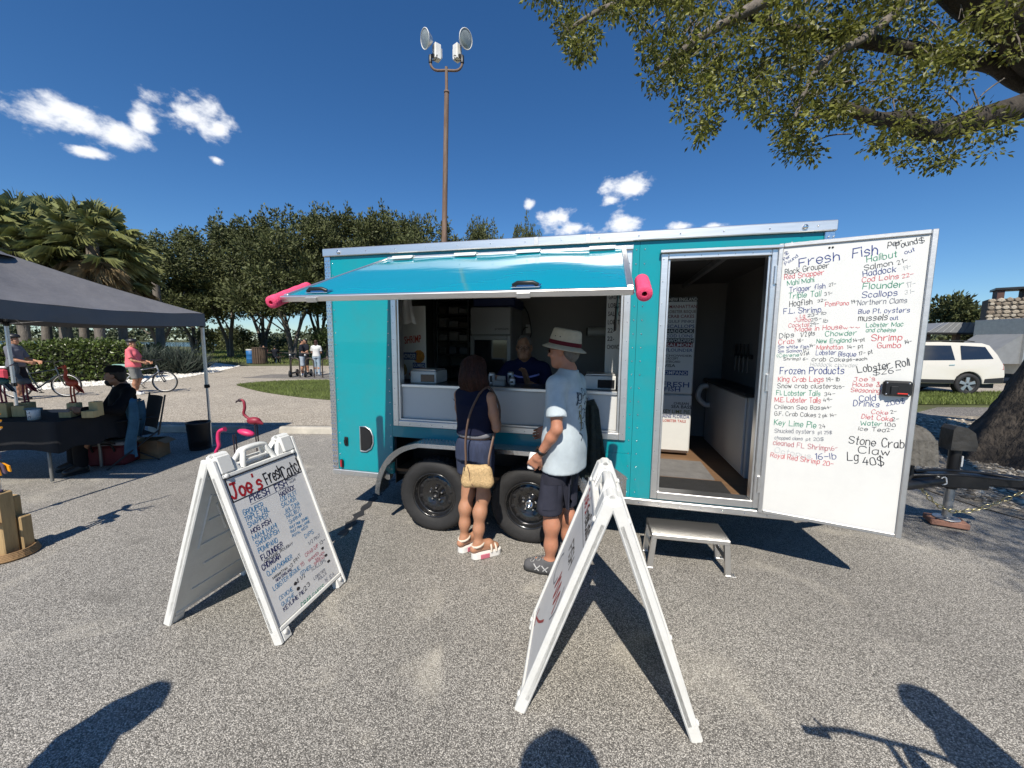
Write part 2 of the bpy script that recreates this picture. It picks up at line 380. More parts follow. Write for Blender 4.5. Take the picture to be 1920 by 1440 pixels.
def pebbles(name, poly, n, size, z, mat, seed, flat=.55):
    q = scatter(poly, n, seed); g = np.random.default_rng(seed + 5)
    oc = np.array([(1, 0, 0), (-1, 0, 0), (0, 1, 0), (0, -1, 0), (0, 0, 1), (0, 0, -1)], float)
    fc = np.array([(0, 2, 4), (2, 1, 4), (1, 3, 4), (3, 0, 4), (2, 0, 5), (1, 2, 5), (3, 1, 5), (0, 3, 5)])
    s = size * (.5 + g.random(n)); a = g.random(n) * 6.28
    v = oc[None] * (s[:, None, None] * (.6 + .8 * g.random((n, 6, 1)))); v[..., 2] *= flat
    c, sn = np.cos(a)[:, None], np.sin(a)[:, None]
    V = np.stack([v[..., 0] * c - v[..., 1] * sn + q[:, :1], v[..., 0] * sn + v[..., 1] * c + q[:, 1:], v[..., 2] + z], -1)
    F = fc[None] + (np.arange(n) * 6)[:, None, None]
    return tag(link(name, np_mesh(name, V.reshape(-1, 3), F.reshape(-1, 3), mat)), kind='stuff')
M_PEB = material('shell_pebble', (.68, .65, .58), .85, 0, .1, 5, island=.35)
pebbles('gravel', [(-19.5, 9.9), (-15.3, 12.2), (-14.0, 15.5), (-15.3, 19.8), (-17.4, 24.6), (-21, 22), (-19, 15), (-24, 11.5), (-26, 9.6)], 9000, .06, .02, M_PEB, 3)
M_PEB2 = material('litter_pebble', (.34, .30, .24), .9, 0, .1, 5, island=.75)
pebbles('gravel', oak_bed, 9000, .028, .018, M_PEB2, 4)
# a dark sealed joint and the wheel stops in the lot
M_TAR = material('tar_seal', (.03, .03, .03), .6, 0, .3, 9, .3, 60)
tj = MB(); j0 = [gnd(640, 1004), gnd(672, 966), gnd(700, 936), gnd(716, 918), gnd(735, 898)]; js = spline([(p.x, p.y, .003) for p in j0], 8)
vv = []
for i, p in enumerate(js):
    w = .035 + .018 * sin(i * 1.7) + .008 * sin(i * 4.1); vv += [(p.x - w, p.y, .003), (p.x + w, p.y, .003)]
tj.add(vv, [(2 * i, 2 * i + 1, 2 * i + 3, 2 * i + 2) for i in range(len(js) - 1)]); tag(tj.build('tar_joint', M_TAR), kind='structure')
M_CONC = material('weathered_concrete', (.46, .43, .37), .9, 0, .2, 6, .4, 50, dirt=(.2, .18, .15), dirt_amt=.5, dscale=4)
for i, (x, y, lab) in enumerate(((-3.35, 6.86, 'low concrete wheel stop behind the rear corner of the teal trailer'), (-5.75, 6.9, 'low concrete wheel stop in the shade behind the black tent'))):
    b = MB(); b.prism([(-.075, 0), (.075, 0), (.055, .09), (.04, .115), (-.04, .115), (-.055, .09)], -.85, .85, 'x')
    # prism axis x uses (y,z) section
    tag(b.build('wheel_stop', M_CONC, loc=(x, y, .002), rot=(0, 0, radians(-1 + i))), lab, 'wheel stop', 'wheel stops along the lot edge')
# lawn islands with standing grass blades
def grass(name, poly, n, h, z, mat, seed, w=.012):
    q = scatter(poly, n, seed); g = np.random.default_rng(seed + 9); a = g.random(n) * 6.28; hh = h * (.5 + g.random(n)); l = (g.random((n, 2)) - .5) * 1.2 * hh[:, None]
    dx, dy = np.cos(a) * w, np.sin(a) * w
    V = np.stack([np.stack([q[:, 0] - dx, q[:, 1] - dy, np.full(n, z)], -1), np.stack([q[:, 0] + dx, q[:, 1] + dy, np.full(n, z)], -1), np.stack([q[:, 0] + l[:, 0], q[:, 1] + l[:, 1], z + hh], -1)], 1)
    return tag(link(name, np_mesh(name, V.reshape(-1, 3), np.arange(n * 3).reshape(-1, 3), mat)), kind='stuff')
M_GRASS = material('grass_blade', (.15, .19, .045), .7, 0, .35, .9, island=.45, translucent=.25)
M_SOD = material('sod', (.095, .115, .035), .95, 0, .35, 2.0, .6, 30, bdist=.03)
isl = spline([(-10.3, 14.5), (-9.6, 13.6), (-7.6, 12.0), (-5.2, 10.75), (-3.0, 10.4), (-.5, 10.8), (-.2, 14), (-2, 15.9), (-6, 16.3), (-9.3, 15.8)], 6, True)
isl = [(p.x, p.y) for p in isl]
sheet('lawn_island', isl, .012, M_SOD); grass('grass', isl, 42000, .055, .012, M_GRASS, 21, .007)
strip = [(10.8, 10.75), (26, 11.2), (60, 18), (60, 20), (26, 14.2), (15, 13.4), (11.6, 12.4)]
sheet('lawn_strip', strip, .012, M_SOD); grass('grass', [(10.8, 10.75), (20, 11.1), (20, 13.8), (15, 13.4), (11.6, 12.4)], 14000, .09, .012, M_GRASS, 22, .012)
grass('grass', [(-40, 30), (-14, 26.5), (-3, 21), (0, 30), (-10, 60), (-50, 60)], 26000, .16, -.012, M_GRASS, 23, .03)
# lake and far shore
m = material('lake_water', (.03, .075, .12), .12, 0, .1, .05, .35, .9, spec=.6, bdist=.12); 
sheet('lake', [(-420, 92), (-120, 96), (-60, 88), (0, 92), (120, 96), (420, 90), (420, 232), (-420, 236)], .0, m)
b = MB(); b.grid(lambda u, v: (-600 + 1200 * u, 228 + 60 * v, (.1 + 1.2 * v) + .9 * sin(u * 37) * v), 60, 3); tag(b.build('far_shore', M_LAWN), kind='structure')
# ================================================================== hand lettering: single-stroke letters drawn as flat ink ribbons
GL = {'A': "022842,1434", 'B': "0208,~082837362505,~052534332202", 'C': "~4738180604123243", 'D': "0208,~08283745332202", 'E': "48080242,0535", 'F': "480802,0535",
 'G': "~4738180604123243,434525", 'H': "0802,4842,0545", 'I': "2822", 'J': "~3834221203,1848", 'K': "0802,4805,1542", 'L': "080242", 'M': "0208336862", 'N': "02084248",
 'O': "~28180604123244463828", 'P': "0208,~083847463505", 'Q': "~28180604123244463828,2442", 'R': "0208,~083847463505,2542", 'S': "~4738180706254443321203",
 'T': "0848,2822", 'U': "~080412324448", 'V': "082248", 'W': "0812365268", 'X': "0842,4802", 'Y': "082548,2522", 'Z': "08480242",
 'a': "~36160503122234,3632", 'b': "0802,~05162635332202", 'c': "~3526160503122233", 'd': "3832,~3526160503122233", 'e': "~04343526160503122233", 'f': "~38281712,0525",
 'g': "~3526160503122233,~36312000", 'h': "0802,~0416263532", 'i': "0602,0708", 'j': "~262110,2728", 'k': "0802,3604,1432", 'l': "0802", 'm': "0602,~05162522,~25364542",
 'n': "0602,~0516263532", 'o': "~160503122233352616", 'p': "0600,~05162635332203", 'q': "3630,~3526160503122233", 'r': "0602,~04152636", 's': "~352616051424332202",
 't': "~18131222,0626", 'u': "~0603122233,3632", 'v': "061236", 'w': "0612253246", 'x': "0632,3602", 'y': "0613,3600", 'z': "06360232",
 '0': "~2807031222433728", '1': "172822", '2': "~071828373602,0232", '3': "~071828373625,~253433221203", '4': "280444,3632", '5': "380805,~052635332202",
 '6': "~38170503122233342505", '7': "083812", '8': "~28170615243322120314253728", '9': "~37281706152535,3732", '$': "~4738180706254443321203,2921",
 '-': "0535", '.': "0203", '/': "0248", "'": "1817", '&': "~42170828261503122233", '(': "~18060412", ')': "~08161402", '~': "~0516243546"}
def glyph(ch):
    """strokes of a letter on a 4 x 9 grid, and its advance"""
    if ch == ' ': return [], 3.0
    st = []; mx = 0
    for s in GL.get(ch, '').split(','):
        sm = s.startswith('~'); s = s.lstrip('~'); p = [(int(s[i]), int(s[i + 1]) - 2) for i in range(0, len(s), 2)]
        mx = max(mx, max(q[0] for q in p))
        if sm and len(p) > 2: st.append([(q.x, q.y) for q in spline(p, 3)])
        else: st += [[p[i], p[i + 1]] for i in range(len(p) - 1)]
    if ch == 'I': st = [[(a - 2, b) for a, b in q] for q in st]; mx = 0
    return st, mx + 1.5
def ink(b, text, x, y, length, h, ang, w, rnd, z=0.0, mi=0):
    """writes text into mesh b; x, y baseline start; length total; h cap height; all metres"""
    pos = 0.0; items = []
    for ch in text:
        st, adv = glyph(ch); items.append((pos, st)); pos += adv
    pos = max(pos - 1.5, 1.0); sx = length / pos; sy = h / 6.0; ca, sa = cos(ang), sin(ang)
    for px, st in items:
        jy = rnd.uniform(-.28, .28); js = rnd.uniform(.92, 1.08); sk = rnd.uniform(-.03, .1)
        for p in st:
            P = []
            for (a, c) in p:
                X = (px + a + c * sk + rnd.uniform(-.1, .1)) * sx; Y = (c * js + jy + rnd.uniform(-.1, .1)) * sy
                P.append(Vector((x + X * ca - Y * sa, y + X * sa + Y * ca)))
            L, R = [], []; n = len(P)
            for i in range(n):
                t = P[min(i + 1, n - 1)] - P[max(i - 1, 0)]
                if t.length < 1e-7: t = Vector((1, 0))
                t.normalize(); nn = Vector((-t.y, t.x)); ww = w * .5 * rnd.uniform(.85, 1.12)
                e = P[i] - t * w * .35 if i == 0 else (P[i] + t * w * .35 if i == n - 1 else P[i])
                L.append(e + nn * ww); R.append(e - nn * ww)
            v = [(q.x, q.y, z) for pr in zip(L, R) for q in pr]
            b.add(v, [(2 * i + 1, 2 * i + 3, 2 * i + 2, 2 * i) for i in range(n - 1)], mi)
INK = {k: material('ink_' + n, c, .5, 0, .15, 40) for k, n, c in (('k', 'black', (.03, .03, .035)), ('b', 'blue', (.015, .04, .22)), ('r', 'red', (.62, .07, .09)), ('g', 'green', (.01, .27, .15)),
      ('y', 'faded', (.55, .56, .56)), ('n', 'grey', (.16, .17, .21)), ('p', 'soft_red', (.50, .12, .15)), ('R', 'deep_red', (.34, .012, .02)), ('K', 'bold_black', (.02, .018, .022)),
      ('v', 'navy', (.015, .02, .10)), ('c', 'sea_blue', (.02, .20, .42)))}
def write_lines(table, panel, ox=0.0, oy=0.0, wk=.13, wmin=.0022, seed=5, name='lettering', M=None, wide=None):
    rnd = random.Random(seed)
    for l in table.strip().split('\n'):
        c, t, q = l.split('|'); x, y, ln, h, a = [float(s) for s in q.split(',')]
        b = MB(); w = max(h * .001 * wk, wmin)
        if wide and c in wide: w = h * .001 * wide[c]
        ink(b, t, ox + x * .001, oy + y * .001, ln * .001, h * .001, radians(a), w, rnd)
        if M is not None: b.v = [tuple(M @ Vector(p)) for p in b.v]
        b.build(name, INK[c], panel)
def printed(text, size, mat, parent, M, name='lettering', bold=.0, width=None, align='LEFT'):
    """block lettering in the default type, as flat mesh"""
    cu = bpy.data.curves.new('type', 'FONT'); cu.body = text; cu.size = size; cu.align_x = align; cu.offset = bold * size; cu.resolution_u = 2; cu.fill_mode = 'FRONT'
    o = bpy.data.objects.new('type', cu); COL.objects.link(o); dg = bpy.context.evaluated_depsgraph_get(); me = bpy.data.meshes.new_from_object(o.evaluated_get(dg))
    bpy.data.objects.remove(o); me.materials.clear(); me.materials.append(mat)
    if width:
        xs = [v.co.x for v in me.vertices]; k = width / max(1e-6, max(xs) - min(xs)); x0 = min(xs)
        for v in me.vertices: v.co.x = (v.co.x - x0) * k
    me.transform(M); return link(name, me, parent)

# ================================================================== the food trailer
TA = Vector((-1.706, 3.602, 0)); TR = radians(-13.64)
TM = Matrix.Translation(TA) @ Matrix.Rotation(TR, 4, 'Z')
def tw(u, v, z=0.0): return TM @ Vector((u, v, z))
M_TEAL = material('teal_enamel', (.0, .28, .325), .30, 0, .04, 1.2, .03, 2.2, coat=.55, spec=.5, bdist=.05, dirt=(.05, .20, .21), dirt_amt=.35, dscale=3)
M_TEAL_AW = material('teal_awning_enamel', (.0, .30, .40), .10, 0, .03, 1.2, .10, 1.5, coat=.3, spec=.5, bdist=.05, stretch=(.8, 1.6, 1))
def mat_tread():
    m = bpy.data.materials.new('tread_plate'); m.use_nodes = True; N, L = m.node_tree.nodes, m.node_tree.links; b = N['Principled BSDF']
    b.inputs['Base Color'].default_value = (.74, .75, .76, 1); b.inputs['Metallic'].default_value = 1; b.inputs['Roughness'].default_value = .25
    tc = N.new('ShaderNodeTexCoord'); n = N.new('ShaderNodeTexNoise'); n.inputs['Scale'].default_value = 40; L.new(tc.outputs['Object'], n.inputs['Vector'])
    bp = N.new('ShaderNodeBump'); bp.inputs['Strength'].default_value = .15; bp.inputs['Distance'].default_value = .01; L.new(n.outputs[0], bp.inputs['Height']); L.new(bp.outputs[0], b.inputs['Normal'])
    return m
M_TREAD = mat_tread()
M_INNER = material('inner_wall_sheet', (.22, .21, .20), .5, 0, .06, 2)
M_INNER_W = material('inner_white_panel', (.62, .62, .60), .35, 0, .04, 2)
M_RIMB = material('black_steel_rim', (.012, .012, .013), .22, 0, .1, 8, coat=.6)
M_REDLENS = material('red_lens', (.35, .01, .02), .2, 0, .1, coat=.8)
tr = empty('food_trailer', TA, TR, 'teal food trailer with raised serving hatch and a white door swung open', 'trailer')
TL, TW_, TZ0, TZ1 = 3.96, 2.2, .40, 2.50
OT = .012                                            # sheet thickness
def wall(name, u0, u1, z0, z1, mat=M_TEAL, v0=0.0, v1=.03, parent=tr, b_=.0):
    b = MB(); b.box(u0, u1, v0, v1, z0, z1, b_); return b.build(name, mat, parent)
# riveted side sheets round the openings
WU0, WU1, WZ0, WZ1 = .657, 2.677, .917, 2.40         # serving hatch
DU0, DU1, DZ0, DZ1 = 2.88, 3.65, .47, 2.33           # side door
EPS = .0015
for (u0, u1, z0, z1) in ((0.055, .632, .455, 2.43), (.634, WU0 + .01, .81, 2.43), (WU0 + .01, WU1 - .01, 2.385, 2.43), (WU0 + .01, WU1 - .01, .81, WZ0 + .02),
                         (WU1 - .01, 2.727, .81, 2.43), (2.729, DU0 + .01, .455, 2.43), (DU0 + .01, DU1 - .01, DZ1 - .02, 2.43), (DU0 + .01, DU1 - .01, .455, DZ0 + .02), (DU1 - .01, 3.905, .455, 2.43),
                         (2.40, 2.727, .455, .808)):
    wall('side_sheet', u0, u1, z0, z1)
# left sheet above covers the whole rear bay; the wheel bay is a dark box behind the fender
b = MB(); b.box(.634, 2.398, .36, .37, .36, .81); b.box(.634, .644, .03, .36, .36, .81); b.box(2.388, 2.398, .03, .36, .36, .81); b.box(.644, 2.388, .03, .36, .80, .81)
b.build('wheel_well', M_BLACK, tr)
# other walls, roof, floor
wall('rear_wall', .0, .03, TZ0 + .06, 2.43, M_TEAL, .055, TW_ - .055); wall('front_wall', TL - .03, TL, TZ0 + .06, 2.43, M_TREAD, .055, TW_ - .055)
wall('far_wall', 0.055, TL - .055, TZ0 + .06, 2.43, M_TEAL, TW_ - .03, TW_)
wall('roof', .01, TL - .01, 2.455, 2.475, M_ALU_DULL, .01, TW_ - .01)
wall('floor', .035, TL - .035, .475, .50, material('plywood_floor', (.17, .10, .055), .5, 0, .25, 2, stretch=(1, 8, 1)), .035, TW_ - .035)
wall('chassis_rail', .02, TL - .02, .36, .44, M_BLACK, .40, .48); wall('chassis_rail', .02, TL - .02, .36, .44, M_BLACK, TW_ - .30, TW_ - .22)
wall('underfloor', .035, TL - .035, .44, .472, M_BLACK, .06, TW_ - .06)
# inner lining
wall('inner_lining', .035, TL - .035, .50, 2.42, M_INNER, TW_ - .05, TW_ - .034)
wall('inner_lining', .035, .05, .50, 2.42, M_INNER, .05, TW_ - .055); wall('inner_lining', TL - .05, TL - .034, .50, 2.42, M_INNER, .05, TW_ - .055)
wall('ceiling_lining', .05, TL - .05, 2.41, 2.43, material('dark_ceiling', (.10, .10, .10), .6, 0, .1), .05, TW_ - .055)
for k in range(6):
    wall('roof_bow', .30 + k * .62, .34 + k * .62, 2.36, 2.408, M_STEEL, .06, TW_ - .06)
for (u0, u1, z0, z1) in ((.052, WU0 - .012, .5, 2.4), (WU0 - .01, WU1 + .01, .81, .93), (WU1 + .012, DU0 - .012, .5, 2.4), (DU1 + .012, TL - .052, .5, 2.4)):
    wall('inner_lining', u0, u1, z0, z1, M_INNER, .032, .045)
# roof rail, base rail, corner posts
def rail(name, u0, u1, z0, z1, v0, v1, mat=M_ALU, b_=.006): return wall(name, u0, u1, z0, z1, mat, v0, v1, tr, b_)
rail('roof_rail', -.012, TL + .012, 2.432, 2.50, -.028, .05); rail('roof_rail', -.012, .05, 2.432, 2.498, .052, TW_ + .02); rail('roof_rail', TL - .05, TL + .012, 2.432, 2.498, .052, TW_ + .02)
rail('roof_rail', .052, TL - .052, 2.432, 2.498, TW_ - .05, TW_ + .02)
rail('base_rail', -.008, .60, .40, .453, -.018, .05); rail('base_rail', 2.42, TL + .008, .40, .453, -.018, .05)
for (c0, c1, nm) in ((-.006, .054, 'corner_post'), (TL - .054, TL + .006, 'corner_post')):
    rail(nm, c0, c1, .455, 2.43, -.014, .054, M_TREAD, .004)
def studs(parent, spots, mat, r=.006, name='tread_stud', h=.0035, axis='v'):
    """small raised pieces, far too many to pick apart: joined"""
    b = MB()
    for (u, v, z, a, ln) in spots:
        ca, sa = cos(a), sin(a); P = []
        for (p, q) in ((-1, 0), (0, .38), (1, 0), (0, -.38)):
            x, y = p * ln * ca - q * ln * sa, p * ln * sa + q * ln * ca
            P.append((x, y))
        if axis == 'v': vs_ = [(u + x, v, z + y) for x, y in P] + [(u, v - h, z)]
        elif axis == 'z': vs_ = [(u + x, v + y, z) for x, y in P] + [(u, v, z + h)]
        else: vs_ = [(u, v + x, z + y) for x, y in P] + [(u - h, v, z)]
        b.add(vs_, [(0, 1, 4), (1, 2, 4), (2, 3, 4), (3, 0, 4)] if axis != 'v' else [(1, 0, 4), (2, 1, 4), (3, 2, 4), (0, 3, 4)])
    o = b.build(name, mat, parent); o['kind'] = 'stuff'; return o
sp = []
for c in (.009, .036, TL - .04, TL - .012):
    for k in range(74):
        sp.append((c + (.006 if k % 2 else -.004), -.0145, .48 + k * .0262, radians(45 if k % 2 else 135), .012))
studs(tr, sp, M_CHROME, name='tread_stud', h=.005)
def rivets(parent, pts, r=.0055, mat=M_CHROME, name='rivet', h=.004):
    b = MB()
    for (u, v, z) in pts:
        n = 6; ring = [(u + r * cos(2 * pi * j / n), v, z + r * sin(2 * pi * j / n)) for j in range(n)]; top = [(u + r * .5 * cos(2 * pi * j / n), v - h, z + r * .5 * sin(2 * pi * j / n)) for j in range(n)]
        b.add(ring + top, [(j, (j + 1) % n, n + (j + 1) % n, n + j)[::-1] for j in range(n)] + [tuple(range(n, 2 * n))[::-1]], 0, True)
    o = b.build(name, mat, parent); o['kind'] = 'stuff'; return o
rv = []
for u in (.072, .615, 2.705, 2.765, 3.72, 3.885):
    for k in range(19): rv.append((u, -EPS, .50 + k * .104))
for k in range(14): rv.append((.15 + k * .285, -.030, 2.464))
for k in range(10): rv.append((2.5 + k * .15, -.020, .425))
for k in range(4): rv.append((.08 + k * .15, -.020, .425))
rivets(tr, [p for p in rv if not (.632 < p[0] < 2.39 and p[2] < .81 and p[1] > -.01)])
# serving hatch: aluminium frame
hf2 = MB(); fo = -.022
hf2.box(WU0, WU0 + .052, fo, .07, WZ0, WZ1, .004); hf2.box(WU1 - .052, WU1, fo, .07, WZ0, WZ1, .004); hf2.box(WU0 + .053, WU1 - .053, fo, .07, WZ0, WZ0 + .052, .004); hf2.box(WU0 + .053, WU1 - .053, fo, .07, WZ1 - .04, WZ1, .004)
hf2.box(WU0 + .053, WU0 + .07, fo + .012, .065, WZ0 + .053, WZ1 - .041, .002); hf2.box(WU1 - .07, WU1 - .053, fo + .012, .065, WZ0 + .053, WZ1 - .041, .002); hf2.box(WU0 + .071, WU1 - .071, fo + .012, .065, WZ0 + .053, WZ0 + .068, .002)
hf = hf2.build('hatch_frame', M_ALU, tr)
rivets(hf, [(WU0 + .02, fo - EPS, WZ0 + .05 + k * .145) for k in range(10)] + [(WU1 - .02, fo - EPS, WZ0 + .05 + k * .145) for k in range(10)] + [(WU0 + .06 + k * .105, fo - EPS, WZ0 + .022) for k in range(19)] + [(WU0 + .06 + k * .105, fo - EPS, WZ1 - .02) for k in range(19)], .004)
wall('counter_front', WU0 + .072, WU1 - .072, WZ0 + .07, 1.268, M_INNER_W, .020, .034)
wall('counter_trim', WU0 + .072, WU1 - .072, 1.27, 1.296, M_ALU, .005, .06, tr, .003)
wall('counter_top', WU0 + .0, WU1 - .0, 1.262, 1.29, material('dark_laminate', (.05, .05, .05), .3, 0, .1), .075, .46, tr, .004)
# awning
AZ0, AV1, AZ1 = 2.365, -1.16, 1.912
al = hypot(AV1, AZ0 - AZ1); aa = atan2(AZ1 - AZ0, AV1)       # slope in (v,z)
aw = empty('serving_awning', (0, -.03, AZ0), parent=tr); aw.rotation_euler = (atan2(AZ0 - AZ1, -AV1), 0, 0)
AU0, AU1 = .64, 2.625
b = MB(); b.grid(lambda s, t: (AU0 + .03 + (AU1 - AU0 - .06) * s, -al + .03 + (al - .06) * t, .017 + .0045 * sin(s * 9 + 1.2) * sin(t * 3.1) + .003 * sin(s * 15 + t * 4)), 60, 24)
sk = b.build('awning_skin', M_TEAL_AW, aw)
b = MB(); b.box(AU0 + .028, AU1 - .028, -al + .028, -.028, -.012, .005); b.build('awning_lining', M_INNER_W, aw)
b = MB(); b.box(AU0, AU1, -al, -al + .03, -.012, .022, .004); b.build('awning_edge', M_ALU, aw)
b = MB(); b.box(AU0, AU1, -.035, 0, -.02, .026, .004); b.build('awning_edge', M_ALU, aw)
for u in (AU0, AU1 - .032):
    b = MB(); b.box(u, u + .032, -al + .036, -.036, -.02, .026, .004); b.build('awning_edge', M_ALU, aw)
for u in (.72, 1.28, 1.80, 2.36):
    b = MB(); b.box(u, u + .19, -.085, .018, .0275, .034, .002); b.tube([(u, -.028, .036), (u + .19, -.028, .036)], .008, 8); b.build('hinge', M_WHITE_SHEET, aw)
wall('hinge_rail', WU0 - .005, WU1 + .005, 2.368, 2.398, M_ALU, -.042, -.0235, tr, .003)
for u in (.86, 2.10):
    lt = empty('latch', (u, -al + .075, .026), parent=aw)
    b = MB(); b.box(-.075, .075, -.028, .032, 0, .004, .001); b.build('latch_plate', M_CHROME, lt)
    b = MB(); b.tube([(-.065, -.012, .008), (-.04, -.018, .022), (.04, -.018, .022), (.065, -.012, .008)], .011, 8); b.build('latch_handle', M_BLACK, lt)
    b = MB(); b.box(-.035, .035, -.085, -.076, -.040, -.012, .002); b.build('latch_keeper', M_ALU_DULL, lt)
for u in (AU1 - .055,):                            # gas struts holding the hatch up
    b = MB(); p0 = Vector((u, .02, 1.78)); p1 = Vector((u, -.72, AZ0 - .72 * (AZ0 - AZ1) / 1.2 - .03)); pm = p0.lerp(p1, .5)
    b.tube([p0, pm], .011, 8); b.tube([pm, p1], .006, 8); b.build('gas_strut', M_BLACK, tr)
# side door: frame, leaf with hand-written price board
b = MB()
b.box(DU0, DU0 + .05, -.02, .07, DZ0, DZ1, .004); b.box(DU1 - .05, DU1, -.02, .07, DZ0, DZ1, .004); b.box(DU0 + .051, DU1 - .051, -.02, .07, DZ1 - .04, DZ1, .004); b.box(DU0 + .051, DU1 - .051, -.02, .09, DZ0, DZ0 + .055, .004)
b.box(DU0 - .01, DU1 + .01, -.045, -.0, DZ1 + .002, DZ1 + .022, .004); b.box(DU0 + .052, DU0 + .066, -.006, .06, DZ0 + .056, DZ1 - .041, .002); b.box(DU1 - .066, DU1 - .052, -.006, .06, DZ0 + .056, DZ1 - .041, .002)
df = b.build('door_frame', M_ALU, tr)
rivets(df, [(DU0 + .018, -.02 - EPS, DZ0 + .06 + k * .16) for k in range(12)] + [(DU0 + .05 + k * .11, -.02 - EPS, DZ1 - .02) for k in range(7)], .004)
DW, DH = .747, 1.885
dang = atan2(-.20, .72)
dr = empty('door', (3.665, -.028, .475), dang, parent=tr); dr['label'] = 'white price board door covered in coloured marker writing'
b = MB(); b.box(-.01, DW - .022, -.0005, .035, -.01, DH - .02); b.build('door_leaf', M_WHITE_SHEET, dr)
b = MB(); b.box(-.03, -.002, -.012, .045, -.03, DH, .004); b.box(DW - .03, DW, -.012, .045, -.03, DH, .004); b.box(-.001, DW - .031, -.012, .045, -.03, -.004, .004); b.box(-.001, DW - .031, -.012, .045, DH - .026, DH, .004); b.build('door_edge', M_ALU_DULL, dr)
for k in range(3):
    b = MB(); b.tube([(-.038, -.005, .12 + k * .75), (-.038, -.005, .24 + k * .75)], .012, 8); b.build('hinge', M_ALU, dr)
lk = empty('door_latch', (.642, -.014, .935), parent=dr)
b = MB(); b.box(-.068, .068, -.022, .012, -.048, .048, .012); b.build('latch_box', M_BLACK, lk)
b = MB(); b.box(-.035, .0, -.03, -.0225, -.040, .015, .003); b.build('latch_lever', M_BLACK, lk)
b = MB(); b.box(-.01, .045, -.03, -.0235, -.034, -.026, .002); b.build('release_tab', material('red_tab', (.6, .03, .02), .4), lk)
for (x, z) in ((-.052, .034), (.05, .034), (.05, -.036), (-.052, -.036), (-.012, .004)):
    b = MB(); b.ball((x, -.0225, z), .0045, (1, .5, 1), 8); b.build('screw', M_CHROME, lk)
for x in (.245, .262):
    b = MB(); b.ball((x, -.002, 1.832), .0065, (1, .6, 1), 8); b.build('magnet', M_BLACK, dr)
